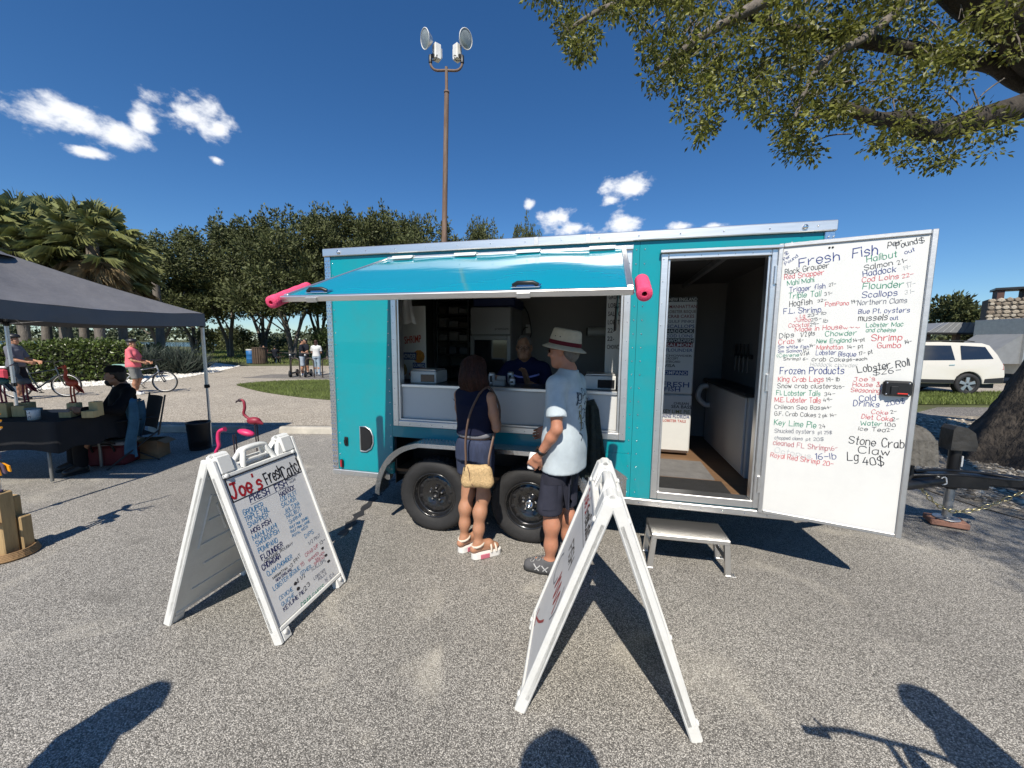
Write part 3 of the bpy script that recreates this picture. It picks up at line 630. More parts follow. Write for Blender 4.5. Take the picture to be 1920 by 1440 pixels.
DOOR_TEXT = """
k|per|529,1810,62,34,3
k|Pound|570,1791,94,34,13
k|$|671,1811,21,31,15
b|Fresh|92,1723,211,57,7
b|Fish|367,1753,119,57,7
b|$|9,1809,19,20,17
b|Per|8,1770,40,20,35
b|Pound|18,1740,83,20,38
k|Black Grouper|18,1678,236,34,7
r|Red Snapper|17,1645,213,32,5
g|Mahi Mahi|36,1602,146,32,7
b|Trigger fish|51,1559,192,32,4
k|27-|262,1583,37,18,12
g|Triple Tail|48,1515,175,35,3
k|31-|244,1524,40,21,11
k|Hogfish|58,1461,124,37,6
k|32-|210,1483,45,17,9
r|PomPano|252,1454,119,27,3
k|19-|382,1467,32,22,10
b|F.L. Shrimp|28,1412,203,35,2
r|Lg|122,1383,26,25,2
k|23-|164,1388,55,17,8
k|lb|236,1400,25,20,11
r|Jumbo|90,1357,90,24,0
k|25-|184,1358,55,19,8
k|lb|249,1349,23,24,3
r|Cocktail|62,1321,111,25,2
k|29-|180,1327,47,19,8
r|Made in House|101,1290,250,29,4
r|w~~|356,1307,82,17,-1
k|Dips|15,1246,83,33,7
k|1/2 pts|134,1255,78,29,9
g|Chowder|267,1260,158,31,2
g|Lobster Mac|469,1317,171,27,1
g|and cheese|470,1286,139,25,0
r|Crab|14,1202,87,30,6
k|18-|119,1218,34,22,10
g|New England|224,1214,178,29,2
k|14-pt|409,1223,60,21,6
b|Sm white fish|13,1175,172,21,1
k|14-|188,1185,31,19,12
r|Manhattan|227,1171,137,26,2
k|14- pt|383,1177,81,23,6
b|Sm Salmon|15,1146,132,20,2
k|12-|153,1154,36,18,11
g|(Cevene|11,1113,124,24,4
k|1/2 pt|143,1127,49,18,14
k|Shrimp) 6-|51,1093,135,18,2
b|Lobster|226,1135,106,29,2
b|Bisque|345,1128,88,30,1
k|17- pt|447,1136,68,22,14
k|crab Cakes|208,1092,192,26,1
k|6-each|406,1099,84,17,6
y|Haddock chowder|202,1060,245,25,0
r|Shrimp|501,1229,140,37,2
k|14-|656,1211,33,24,10
r|Gumbo|533,1187,107,31,1
g|Halibut|439,1723,139,36,8
b|out|614,1753,43,23,23
k|Salmon|431,1673,132,32,9
k|21-|586,1694,43,24,20
b|Haddock|428,1635,152,36,7
y|19-|611,1660,37,24,14
r|Cod Loins|425,1599,171,30,4
r|22-|613,1610,51,21,17
g|Flounder|432,1555,189,38,1
y|17-|638,1553,41,31,15
b|Scallops|433,1502,165,35,2
y|31-|633,1514,42,24,8
n|Northern Clams|415,1456,230,30,2
b|Blue Pt. oysters|423,1402,240,28,1
k|mussels|427,1356,138,36,2
b|out|580,1357,35,24,10
k|Lobster Roll|452,1024,246,44,13
k|$26-|528,1012,129,33,10
r|Joe's|435,967,105,27,5
r|House &|433,935,134,27,2
r|Seasoning|427,899,142,28,0
b|Cold|474,839,79,37,7
b|Drinks|446,808,126,37,0
b|2.00$|607,820,88,28,17
r|Coke|539,764,78,25,0
k|2-|632,773,29,21,17
r|Diet Coke|493,729,149,28,-2
k|2-|644,725,31,21,16
g|Water|494,683,101,29,3
k|1.00|604,690,56,22,1
k|Ice Tea|484,649,131,26,1
k|2-|624,656,31,20,15
k|Stone|443,557,132,49,-2
k|Crab|607,554,103,51,3
k|Claw|496,497,152,46,3
k|Lg|447,438,53,53,6
k|40$|526,421,102,53,9
b|Frozen Products|37,996,345,45,3
r|King Crab Legs|29,943,252,33,3
k|19- lb|293,956,71,28,7
k|Snow crab clusters|29,898,319,30,3
k|25-|351,913,42,19,10
g|Fl. Lobster Tails|26,846,245,33,3
k|34-|292,860,58,22,9
r|M.E. Lobster Tails|20,797,255,34,3
k|49-|291,819,47,22,14
k|Chilean Sea Bass|22,748,274,27,4
k|44-|299,769,40,18,16
k|G.F. Crab Cakes|25,700,233,28,3
k|2 pk 14-|274,711,93,22,10
g|Key Lime Pie|27,632,236,39,1
k|24|284,638,31,26,15
n|Shucked oysters|34,576,225,29,5
n|pt 25$|279,597,73,21,8
n|chopped clams|38,529,160,23,5
n|pt 20$|216,542,96,21,7
p|cleaned FL Shrimp|31,488,307,34,0
p|16-|346,486,51,27,22
y|Octopus|43,435,207,34,-4
b|16-lb|272,416,117,39,11
r|Royal Red Shrimp 20-|21,398,354,33,-2
"""
write_lines(DOOR_TEXT, dr, 0, 0, .085, .0021, 5, 'lettering', Matrix(((1, 0, 0, 0), (0, 0, -1, -.0022), (0, 1, 0, 0), (0, 0, 0, 1))))
# wheels and fender
def make_wheel(parent, u, v, r=.325):
    w = empty('wheel', (u, v, r), parent=parent)
    M = Matrix.Rotation(radians(90), 4, 'X')                  # lathe z -> -v (outwards)
    b = MB(); b.lathe([(.205, -.085), (.225, -.095), (.27, -.10), (r - .03, -.095), (r - .008, -.078), (r, -.05), (r, .05), (r - .008, .078), (r - .03, .095), (.27, .10), (.235, .092), (.215, .084), (.205, .075)], 48, M=M)
    for k in range(46):                                       # tread blocks
        a = 2 * pi * k / 46; R_ = Matrix.Rotation(a, 4, 'Y')
        b.box(-.012, .012, -.07, -.028, r - .002, r + .002, 0, M=R_); b.box(-.012, .012, -.02, .02, r - .002, r + .002, 0, M=R_ @ Matrix.Rotation(.06, 4, 'Y')); b.box(-.012, .012, .028, .07, r - .002, r + .002, 0, M=R_)
    b.build('tyre', M_RUBBER, w)
    b = MB(); b.lathe([(.204, -.07), (.208, .074), (.199, .080), (.190, .066), (.183, .028), (.172, .022), (.160, .034), (.125, .038), (.085, .020), (.072, .012), (.0, .012)], 48, M=M)
    rim = b.build('rim', M_RIMB, w)
    for k in range(10):
        a = 2 * pi * k / 10 + .2; b = MB(); b.lathe([(.0, .0395), (.0165, .0395), (.018, .037), (.018, .03)], 12, M=M @ Matrix.Translation((.142 * cos(a), .142 * sin(a), 0))); b.build('vent_hole', M_CLOTH_BLACK, rim)
    for k in range(5):
        a = 2 * pi * k / 5 + .3; b = MB(); b.lathe([(.011, .012), (.011, .030), (.008, .036), (0, .037)], 6, M=M @ Matrix.Translation((.057 * cos(a), .057 * sin(a), 0)), smooth=False); b.build('lug_nut', M_CHROME, rim)
    b = MB(); b.lathe([(.036, .01), (.036, .04), (.030, .046), (.024, .044), (.022, .03), (0, .03)], 24, M=M); b.build('hub_cap', M_CHROME if u > 1.5 else M_BLACK, rim)
    return w
WV = -.01
make_wheel(tr, 1.075, WV); make_wheel(tr, 1.925, WV); make_wheel(tr, 1.075, TW_ - .0); make_wheel(tr, 1.925, TW_ - .0)
b = MB(); b.tube([(1.075, WV + .1, .325), (1.075, TW_ - .1, .325)], .035, 8); b.tube([(1.925, WV + .1, .325), (1.925, TW_ - .1, .325)], .035, 8); b.build('axle', M_BLACK, tr)
FP = [(.545, .33), (.555, .42), (.60, .55), (.68, .67), (.79, .755), (.92, .80), (1.06, .812), (1.94, .812), (2.08, .80), (2.21, .755), (2.32, .67), (2.40, .55), (2.445, .42), (2.455, .33)]
FP = [(p.x, p.y) for p in spline(FP, 4)]
b = MB(); k = len(FP); v0, v1 = -.165, .028
outer = [(p[0], v0, p[1]) for p in FP] + [(p[0], v1, p[1]) for p in FP]
b.add(outer, [(i, i + 1, k + i + 1, k + i) for i in range(k - 1)], 0, True)
cx = 1.5
inn = [(cx + (p[0] - cx) * .985, p[1] - .02) for p in FP]
lip = [(p[0], v0 - .004, p[1]) for p in FP] + [(cx + (p[0] - cx) * .955, v0 - .004, p[1] - .035 if abs(p[0] - cx) < .85 else p[1] - .02) for p in FP]
b.add(lip, [(i + 1, i, k + i, k + i + 1) for i in range(k - 1)], 0, True)
b.add([(p[0], v0 - .004, p[1]) for p in FP] + [(p[0], v0 + .0005, p[1]) for p in FP], [(i, i + 1, k + i + 1, k + i) for i in range(k - 1)])
b.add([(p[0], v0 + .004, p[1]) for p in inn] + [(p[0], v1, p[1]) for p in inn], [(i + 1, i, k + i, k + i + 1) for i in range(k - 1)], 0, True)
fd = b.build('fender', M_TREAD, tr)
sp = []
for i in range(70):
    for j in range(6): sp.append((.95 + i * .0158, v0 + .02 + j * .028, .813, radians(45 if (i + j) % 2 else 135), .011))
studs(fd, sp, M_TREAD, name='tread_stud', h=.003, axis='z')
b = MB(); b.prism([(1.36, .57), (1.64, .57), (1.60, .79), (1.40, .79)], v0 - .012, v0 - .006, 'y'); fs = b.build('fender_gusset', M_TREAD, tr)
sp = [(1.40 + i * .022, v0 - .0125, .60 + j * .03, radians(45 if (i + j) % 2 else 135), .011) for i in range(10) for j in range(6)]
studs(fs, sp, M_TREAD, h=.003)
b = MB(); b.prism([(2.40, .46), (2.70, .46), (2.70, .62), (2.52, .74), (2.40, .76)], -.0065, -.002, 'y'); sg = b.build('stone_guard', M_TREAD, tr)
sp = [(2.42 + i * .022, -.007, .48 + j * .03, radians(45 if (i + j) % 2 else 135), .011) for i in range(12) for j in range(8) if not (i > 6 and j > 4)]
studs(sg, sp, M_TREAD, h=.003)
# small fittings at the rear corner
b = MB(); b.prism([(.31, .66), (.355, .66), (.40, .69), (.425, .74), (.425, .80), (.40, .85), (.355, .875), (.31, .875)], -.016, -.002, 'y'); pl = b.build('power_inlet', M_BLACK, tr)
b = MB(); pts = [(.30, .65), (.36, .65), (.41, .68), (.435, .735), (.435, .80), (.41, .855), (.36, .885), (.30, .885)]; b.tube([(p[0], -.008, p[1]) for p in pts + pts[:1]], .007, 6); b.build('inlet_trim', M_ALU, pl)
b = MB(); b.box(.125, .165, -.012, -.002, .69, .775, .008); b.tube([(.145, -.018, .715), (.145, -.018, .75)], .014, 8); b.build('outlet_cover', M_BLACK, tr)
b = MB(); b.box(.072, .108, -.02, -.002, .475, .555, .008); ml = b.build('marker_lamp', M_BLACK, tr); b = MB(); b.box(.08, .10, -.026, -.0205, .482, .548, .004); b.build('marker_lens', M_REDLENS, ml)
b = MB(); b.lathe([(.0, .0), (.016, .0), (.016, .010), (.008, .013), (0, .014)], 12, M=Matrix.Translation((.16, -.028, 2.462)) @ Matrix.Rotation(radians(90), 4, 'X')); b.build('rail_lamp', M_CHROME, tr)
b = MB(); b.lathe([(.0, .0), (.016, .0), (.016, .010), (.008, .013), (0, .014)], 12, M=Matrix.Translation((3.78, -.028, 2.462)) @ Matrix.Rotation(radians(90), 4, 'X')); b.build('rail_lamp', M_CHROME, tr)
for u in (1.93, 2.33):
    b = MB(); b.box(u, u + .035, -.034, -.029, 2.436, 2.496, .001); b.build('rail_splice', M_ALU_DULL, tr)
# tongue, coupler, jack
b = MB(); b.tube([(TL, .25, .47), (5.45, 1.05, .47)], .05, 4); b.tube([(TL, TW_ - .05, .47), (5.45, 1.15, .47)], .05, 4); b.box(TL - .1, 4.02, .1, TW_ - .1, .42, .52); b.box(5.35, 5.80, 1.03, 1.17, .42, .54, .01); b.build('tongue', M_BLACK, tr)
b = MB(); b.box(5.78, 6.05, 1.04, 1.16, .45, .55, .02); b.ball((6.05, 1.10, .49), .07, (1, 1, .9), 12); b.build('coupler', M_BLACK, tr)
b = MB(); b.box(TL + .01, 4.75, .55, 1.65, .525, .535, .002); tp = b.build('tongue_plate', M_TREAD, tr)
jk = empty('jack', (5.66, 1.22, 0), parent=tr)
b = MB(); b.tube([(0, 0, .06), (0, 0, .42)], .034, 14); b.lathe([(.0, .068), (.09, .068), (.094, .074), (.09, .08), (.034, .092)], 20); b.build('jack_foot', M_STEEL, jk)
b = MB(); b.tube([(0, 0, .36), (0, 0, .75)], .042, 14); b.lathe([(.042, .44), (.07, .445), (.07, .46), (.042, .465)], 14); b.build('jack_tube', M_BLACK, jk)
b = MB(); b.prism([(-.085, .735), (.10, .735), (.11, .79), (.08, .90), (.02, .945), (-.06, .955), (-.08, .92)], -.07, .07, 'y', smooth=False); b.build('jack_motor_cover', material('grey_vinyl_cover', (.035, .033, .03), .55, 0, .2, 5, .5, 9, bdist=.04), jk)
b = MB(); b.box(.02, .034, -.05, -.042, .58, .68, .002); b.build('warning_tag', M_WHITE, jk)
pts = []
for i in range(15):
    t = i / 14; pts.append((5.25 + .75 * t, .98 + .1 * sin(t * 3), .45 - .26 * sin(pi * t)))
ch = MB()
for i in range(14):
    p, q = Vector(pts[i]), Vector(pts[i + 1]); mid = (p + q) / 2; d = (q - p).normalized(); up_ = Vector((0, 0, 1)) if i % 2 else Vector((0, 1, 0)); s_ = d.cross(up_).normalized()
    ring = [mid + d * (.034 * cos(a)) + s_ * (.017 * sin(a)) for a in [2 * pi * j / 10 for j in range(11)]]
    ch.tube(ring, .0055, 5, caps=False)
ch.build('safety_chain', material('zinc_chain', (.6, .52, .3), .35, .9, .2), tr)
b = MB(); b.tube(spline([(5.1, .85, .56), (5.4, .82, .60), (5.75, .86, .58), (5.95, .98, .55), (5.75, 1.05, .57), (5.4, 1.0, .585), (5.2, .95, .57)], 5), .012, 6); b.build('brake_cable', M_BLACK, tr)
Mx = TM.inverted()
ink_b = MB(); rn = random.Random(2); ink(ink_b, '90', 0, 0, .09, .07, 0, .010, rn)
ink_b.v = [(5.40 + p[0], 1.0285, .445 + p[1]) for p in ink_b.v]; ink_b.build('lettering', M_WHITE, tr)
# brick under the jack foot
b = MB(); b.box(-.13, .13, -.085, .085, 0.0, .055, .008); pv = b.build('paver_block', material('red_paver', (.33, .17, .12), .9, 0, .25, 8, .4, 50), loc=tw(5.66, 1.22, .012), rot=(0, 0, TR - .25)); tag(pv, 'flat reddish paver block under the jack foot', 'paver')
# pool noodles pushed over the awning corners
M_NOOD = material('pink_foam', (.86, .075, .18), .85, 0, .12, 30, .5, 160, sub=.1)
AWM = TM @ Matrix.Translation((0, -.03, AZ0)) @ Matrix.Rotation(aw.rotation_euler.x, 4, 'X')
def noodle(u, y0, y1, lab, tilt=0.0, dz=0.0):
    r, ri = .036, .012; M = AWM @ Matrix.Translation((u, y0, dz)) @ Matrix.Rotation(tilt, 4, 'Z') @ Matrix.Rotation(radians(-90), 4, 'X')
    b = MB(); L_ = y1 - y0; prof = [(ri, 0), (r - .006, 0), (r, .006)] + [(r + .0015 * sin(i * 2.1), .006 + (L_ - .012) * i / 10) for i in range(1, 10)] + [(r, L_ - .006), (r - .006, L_), (ri, L_), (ri, 0)]
    b.lathe(prof, 20); o = b.build('pool_noodle', M_NOOD); o.matrix_world = M
    return tag(o, lab, 'pool noodle', 'pink foam noodles on the awning corners')
noodle(AU0 - .02, -al - .05, -al + .32, 'pink foam noodle over the awning corner nearer the black tent', radians(6), .0)
noodle(AU1 + .045, -al - .03, -al + .24, 'pink foam noodle over the awning corner nearer the open door', radians(-1), .0)
# ================================================================== things inside the trailer (trailer coordinates through tw)
def inside_thing(name, u, v, z, label, cat, group=None, rz=0.0):
    return empty(name, tw(u, v, z), TR + rz, label, cat, group)
M_FRZ = material('white_enamel', (.66, .66, .63), .35, 0, .03, 2, dirt=(.45, .45, .42), dirt_amt=.2, dscale=5)
M_DARKGLASS = material('cooler_glass', (.02, .022, .025), .06, 0, .05, spec=.5, coat=.5)
M_BLUE = material('navy_blue_plastic', (.015, .03, .12), .5)
PRT = {'k': material('print_black', (.02, .02, .022), .5), 'r': material('print_maroon', (.22, .03, .03), .5), 'b': material('print_blue', (.03, .06, .20), .5), 'n': material('print_slate', (.09, .10, .15), .5),
       'd': material('print_brown', (.16, .07, .04), .5), 'l': material('print_olive', (.18, .16, .03), .5), 'p': material('print_red', (.45, .06, .04), .5), 'W': material('print_white', (.7, .7, .68), .5)}
# tall white freezer carrying product-name stickers
fz = inside_thing('freezer', 3.05, 1.15, .502, 'tall white freezer covered with fish name stickers seen through the trailer doorway', 'freezer')
b = MB(); b.box(-.27, .335, .03, .62, .02, 1.645, .012); b.build('cabinet', M_FRZ, fz)
b = MB(); b.box(-.268, .333, -.012, .028, .655, 1.643, .012); fu = b.build('upper_door', M_FRZ, fz)
b = MB(); b.box(-.268, .333, -.012, .028, .05, .648, .012); fl = b.build('lower_door', M_FRZ, fz)
for l in """
W|NEW ENGLAND|3114,2102,263,34|k
r|MANHATTAN|3119,2032,257,32|
d|LOBSTER BISQUE|3105,1983,266,30|
r|CRAB CAKES|3109,1935,249,32|
n|GULF PINKS|3115,1886,247,28|
b|SCALLOPS|3104,1834,263,34|
W|HADDOCK|3103,1787,254,32|k
b|COD LOINS|3101,1738,253,32|
W|SWORDFISH|3107,1691,255,32|k
W|SALMON|3109,1646,245,32|r
b|FLOUNDER|3106,1594,255,32|
k|CHOWDER|3105,1543,254,20|
k|WE ACCEPT|3071,1513,158,22|
k|MASTERCARD|3067,1480,183,22|
k|VISA|3094,1435,112,31|
W|POMPANO|3078,1359,246,35|b
b|FRESH|3088,1230,260,54|
b|FISH|3110,1184,155,46|
k|CHILEAN|3209,1049,144,25|
k|SEA BASS|3187,1010,196,33|
l|KEY LIME PIE|3101,955,267,38|
b|MAINE FLORIDA|3078,905,290,36|
p|LOBSTER TAILS|3112,862,224,27|
""".strip().split('\n'):
    c, t, q, bg = l.split('|'); x, z, ln, h = [int(s) / 1000 for s in q.split(',')]; x -= 3.05; z -= .502; par = fu if z > .65 else fl
    Mt = Matrix(((1, 0, 0, x), (0, 0, -1, -.0148), (0, 1, 0, z), (0, 0, 0, 1)))
    printed(t, h * 1.42, PRT[c], par, Mt, bold=.012, width=ln)
    if bg:
        b = MB(); b.box(x - .006, x + ln + .006, -.0142, -.0125, z - h * .18, z + h * 1.2); b.build('sticker', PRT[bg], par)
# upright glass-door cooler
cl = inside_thing('drinks_cooler', 1.13, 1.45, .502, 'grey upright cooler with dark glass door behind the counter', 'cooler')
M_COOL = material('silver_grey_enamel', (.30, .30, .30), .4, .2, .04)
b = MB(); b.box(-.26, .26, .03, .6, .02, 1.60, .012); b.build('cabinet', M_COOL, cl)
b = MB(); b.box(-.258, .258, -.02, .028, 1.26, 1.595, .01); hd = b.build('header_panel', M_COOL, cl)
Mt = Matrix(((1, 0, 0, .06), (0, 0, -1, -.0225), (0, 1, 0, 1.32), (0, 0, 0, 1))); printed('premium', .05, PRT['k'], hd, Mt, width=.17)
b = MB()
for (x0, x1, z0, z1) in ((-.258, -.21, .06, 1.25), (.21, .258, .06, 1.25), (-.209, .209, .06, .11), (-.209, .209, 1.20, 1.25)): b.box(x0, x1, -.02, .028, z0, z1, .004)
dd = b.build('glass_door', M_COOL, cl)
b = MB(); b.box(-.208, .208, .0, .012, .111, 1.199); b.build('pane', M_DARKGLASS, dd)
b = MB(); b.tube([(-.20, .016, 1.17), (.20, .016, 1.17)], .006, 6); b.build('inner_trim', M_CHROME, dd)
b = MB(); b.box(.228, .242, -.05, -.022, .55, .95, .005); b.build('handle', M_COOL, dd)
b = MB(); b.box(-.27, .27, .06, .56, 0, .11, .015); bc = b.build('storage_crate', M_BLUE, loc=tw(1.15, 1.45, 2.104), rot=(0, 0, TR)); tag(bc, 'blue crate lying on top of the drinks cooler', 'crate')
# shelving rack with stacked goods
rk = inside_thing('shelf_rack', .40, 1.5, .502, 'dark wire shelf rack beside the drinks cooler', 'shelf')
M_DKST = material('dark_steel', (.05, .05, .05), .4, .6)
for (x, y) in ((0, 0), (.42, 0), (0, .42), (.42, .42)):
    b = MB(); b.tube([(x, y, 0), (x, y, 1.78)], .012, 6); b.build('post', M_DKST, rk)
for k in range(10):
    b = MB(); b.box(-.01, .43, -.01, .43, .15 + k * .17, .165 + k * .17, .003); b.build('shelf', M_DKST, rk)
rg = random.Random(4)
GOODS = [material('goods_%d' % i, c, .6) for i, c in enumerate(((.08, .08, .09), (.03, .05, .12), (.16, .15, .14), (.06, .05, .04)))]
for k in range(5, 10):
    for j in range(3):
        h = rg.uniform(.06, .13); w = rg.uniform(.09, .125); x = .01 + j * .14
        b = MB(); b.box(x, x + w, .02, .30, 0, h, .006); o = b.build('goods_box', rg.choice(GOODS), loc=tw(.40, 1.5, .502 + .167 + (k) * .17), rot=(0, 0, TR))
        tag(o, '%s small packet from the cooler side on the %s shelf of the wire rack' % (('third', 'second', 'nearest')[j], ('sixth', 'seventh', 'eighth', 'ninth', 'topmost')[k - 5]), 'box', 'packets on the wire shelf rack')
# sticker board standing on the counter at the rear end of the hatch
bd = inside_thing('sticker_board', .56, .50, 1.292, 'white board with shrimp and gumbo stickers at the tent end of the counter', 'board')
b = MB(); b.box(-.18, .17, 0, .015, 0, .74, .003); b.build('backing', M_FRZ, bd)
for (t, c, x, z, h, w, bg) in (('SHRIMP', 'p', -.06, .36, .075, .19, None), ('CHOWDER', 'W', -.11, .21, .05, .17, 'b'), ('GUMBO', 'W', .03, .125, .035, .125, 'b')):
    b = MB()
    Mt = Matrix(((1, 0, 0, x), (0, 0, -1, -.004), (0, 1, 0, z), (0, 0, 0, 1))) @ Matrix.Rotation(radians(6 if t == 'SHRIMP' else 0), 4, 'Z'); printed(t, h * 1.4, PRT[c], bd, Mt, bold=.015, width=w)
    if bg: b.box(x - .006, x + w + .006, -.003, -.0005, z - .012, z + h * 1.25); b.build('sticker', PRT[bg], bd)
for (x0, x1, z0, z1, c) in ((.03, .16, .165, .30, (.5, .20, .03)), (-.02, .13, .0, .10, (.45, .07, .02)), (-.17, -.04, .02, .17, (.40, .28, .12))):
    b = MB(); n = 10; b.add([((x0 + x1) / 2 + (x1 - x0) / 2 * cos(2 * pi * j / n), -.002, (z0 + z1) / 2 + (z1 - z0) / 2 * sin(2 * pi * j / n)) for j in range(n)], [tuple(range(n))[::-1]]); b.build('food_picture', material('pic%d' % int(x0 * 100 + 50), c, .5, 0, .5, 30), bd)
# name strip behind the right jamb
ns = inside_thing('name_strip', 2.50, .42, 1.30, 'narrow white strip with black product names at the counter end near the door', 'board')
b = MB(); b.box(0, .16, 0, .012, 0, .98, .002); b.build('backing', M_FRZ, ns)
for k, t in enumerate(('MANHATTAN', 'TRIPLETAIL', 'GROUPER', 'LOBSTER', 'SALMON', 'LOBSTER', '22-', '22-', 'CHOWDER')):
    Mt = Matrix(((1, 0, 0, .015), (0, 0, -1, -.0015), (0, 1, 0, .90 - k * .072), (0, 0, 0, 1))); printed(t, .055, PRT['k'], ns, Mt, bold=.012, width=.14 if len(t) > 4 else .06)
# things on the counter
def gadget(u, lab):
    g = inside_thing('label_scale', u, .14, 1.291, lab, 'scale', 'scales at the two ends of the counter')
    b = MB(); b.box(-.13, .13, 0, .26, 0, .115, .008); b.build('body', M_FRZ, g)
    b = MB(); b.box(-.02, .115, -.004, -.0005, .015, .085, .002); b.build('display', M_DARKGLASS, g)
    b = MB(); b.box(-.12, .12, .02, .24, .118, .13, .004); b.build('weighing_plate', M_ALU, g)
gadget(.875, 'white counter scale with dark display at the tent end of the counter'); gadget(2.47, 'white counter scale with dark display at the counter end near the door')
def can(u, v, lab, r=.029, h=.115, nm='drink_can', c='silver'):
    g = inside_thing(nm, u, v, 1.291, lab, 'can')
    b = MB(); b.lathe([(0, 0), (r * .8, 0), (r, .012), (r, h - .014), (r * .82, h), (r * .75, h - .004), (0, h - .004)], 18); b.build('body', M_ALU_DULL, g)
    b = MB(); b.lathe([(r + .0006, .02), (r + .0006, h - .02)], 18); b.build('wrapper', material('can_wrap_' + c, {'silver': (.5, .52, .55), 'white': (.6, .6, .62)}[c], .4), g)
    b = MB(); b.box(-.012, .012, -r - .002, -r + .001, .03, h - .03); b.build('mark', PRT['k'], g)
can(1.515, .22, 'silver drink can on the counter nearer the woman'); can(1.66, .34, 'silver drink can set back beside the vendor', c='white'); can(1.71, .20, 'short white tub beside the drink cans', .026, .075, 'spice_tub', 'white')
b = MB(); b.box(-.06, .05, -.03, .03, 0, .05, .006); b.prism([(-.06, .0), (.05, .0), (.04, .085), (-.03, .085)], .031, .04, 'y'); cr = b.build('card_reader', M_COOL, loc=tw(1.60, .18, 1.291), rot=(0, 0, TR)); tag(cr, 'small grey card reader between the drink cans', 'card reader')
# carrier bags hung in the corner, paper towel, outlet with cord
M_BAG = material('white_film', (.6, .6, .6), .5, 0, .1, 8, .4, 20, bdist=.03, translucent=.2)
b = MB(); b.grid(lambda s, t: (.655 + .012 * sin(t * 7) + s * (.07 + .05 * t), .19 + .012 * sin(s * 9 + t * 4), 2.33 - .48 * t - .015 * sin(s * 8) * t), 10, 14); b.grid(lambda s, t: (.655 + .012 * sin(t * 7) + s * (.07 + .05 * t), .21 + .012 * sin(s * 9 + t * 4), 2.33 - .48 * t - .015 * sin(s * 8) * t), 10, 14)
b.v = [tuple(TM @ Vector(p)) for p in b.v]; tag(b.build('carrier_bag', M_BAG), 'white carrier bag hanging in the upper corner of the serving hatch', 'bag')
pt = inside_thing('paper_towel', 2.27, 2.10, 1.82, 'white paper towel roll mounted on the inner wall of the trailer', 'paper towel')
b = MB(); b.tube([(0, 0, 0), (.28, 0, 0)], .06, 16); b.build('roll', M_FRZ, pt); b = MB(); b.box(-.02, -.006, -.05, .05, -.05, .05, .004); b.box(.286, .30, -.05, .05, -.05, .05, .004); b.build('bracket', M_BLACK, pt)
po = inside_thing('power_outlet', 1.46, 2.145, 1.86, 'white outlet with black cord on the inner wall near the vendor', 'outlet')
b = MB(); b.box(-.035, .035, -.012, 0, -.06, .06, .004); b.build('plate', M_FRZ, po)
b = MB(); b.tube(spline([(0, -.03, .02), (-.05, -.05, .0), (-.09, -.05, -.12), (-.02, -.05, -.18), (.05, -.05, -.08), (.03, -.05, .10), (-.02, -.05, .25), (-.12, -.05, .34), (-.3, -.05, .36)], 6), .008, 6); b.build('cord', M_BLACK, po)
# sink cabinet on the door side, mats, knife rack, bin bag
sc_ = inside_thing('sink_cabinet', 3.72, .56, .502, 'white sink cabinet along the front wall inside the doorway', 'cabinet')
b = MB(); b.box(.0, .175, .0, 1.45, .0, .72, .006); b.build('carcass', M_INNER_W, sc_)
b = MB(); b.box(-.018, -.002, .04, .95, .02, .71, .004); b.build('cabinet_panel', M_INNER_W, sc_)
b = MB(); b.box(-.04, .178, -.03, 1.47, .722, .755, .006); b.build('worktop', M_DKST, sc_)
b = MB(); b.tube(spline([(-.03, 1.28, .68), (-.10, 1.28, .66), (-.13, 1.28, .55), (-.06, 1.28, .46), (0, 1.28, .45)], 5), .03, 10); b.build('drain_pipe', M_INNER_W, sc_)
kr = inside_thing('knife_rack', 3.90, 1.35, 1.55, 'knife rack with dark handled knives on the front inner wall', 'knife rack')
b = MB(); b.box(-.02, 0, -.25, .25, -.02, .02, .003); b.build('bar', M_DKST, kr)
for k in range(4):
    b = MB(); b.box(-.035, -.021, -.2 + k * .12, -.17 + k * .12, .0, .13, .006); b.build('knife_handle', M_BLACK, kr); b = MB(); b.box(-.027, -.024, -.2 + k * .12, -.165 + k * .12, -.16, -.001); b.build('knife_blade', M_CHROME, kr)
for (u0, u1, v0, v1, c, lab) in ((2.86, 3.50, .10, .42, (.02, .02, .02), 'black ribbed rubber mat just inside the trailer doorway'), (2.80, 3.46, .45, .98, (.16, .155, .15), 'grey ribbed floor mat in front of the sticker covered freezer')):
    b = MB(); b.box(u0, u1, v0, v1, .5005, .507)
    n = int((v1 - v0) / .014)
    for k in range(n): b.box(u0, u1, v0 + .002 + k * .014, v0 + .009 + k * .014, .507, .5105)
    b.v = [tuple(TM @ Vector(p)) for p in b.v]; tag(b.build('floor_mat', material('mat_%d' % int(c[0] * 100), c, .85, 0, .2, 10, .3, 80)), lab, 'floor mat')
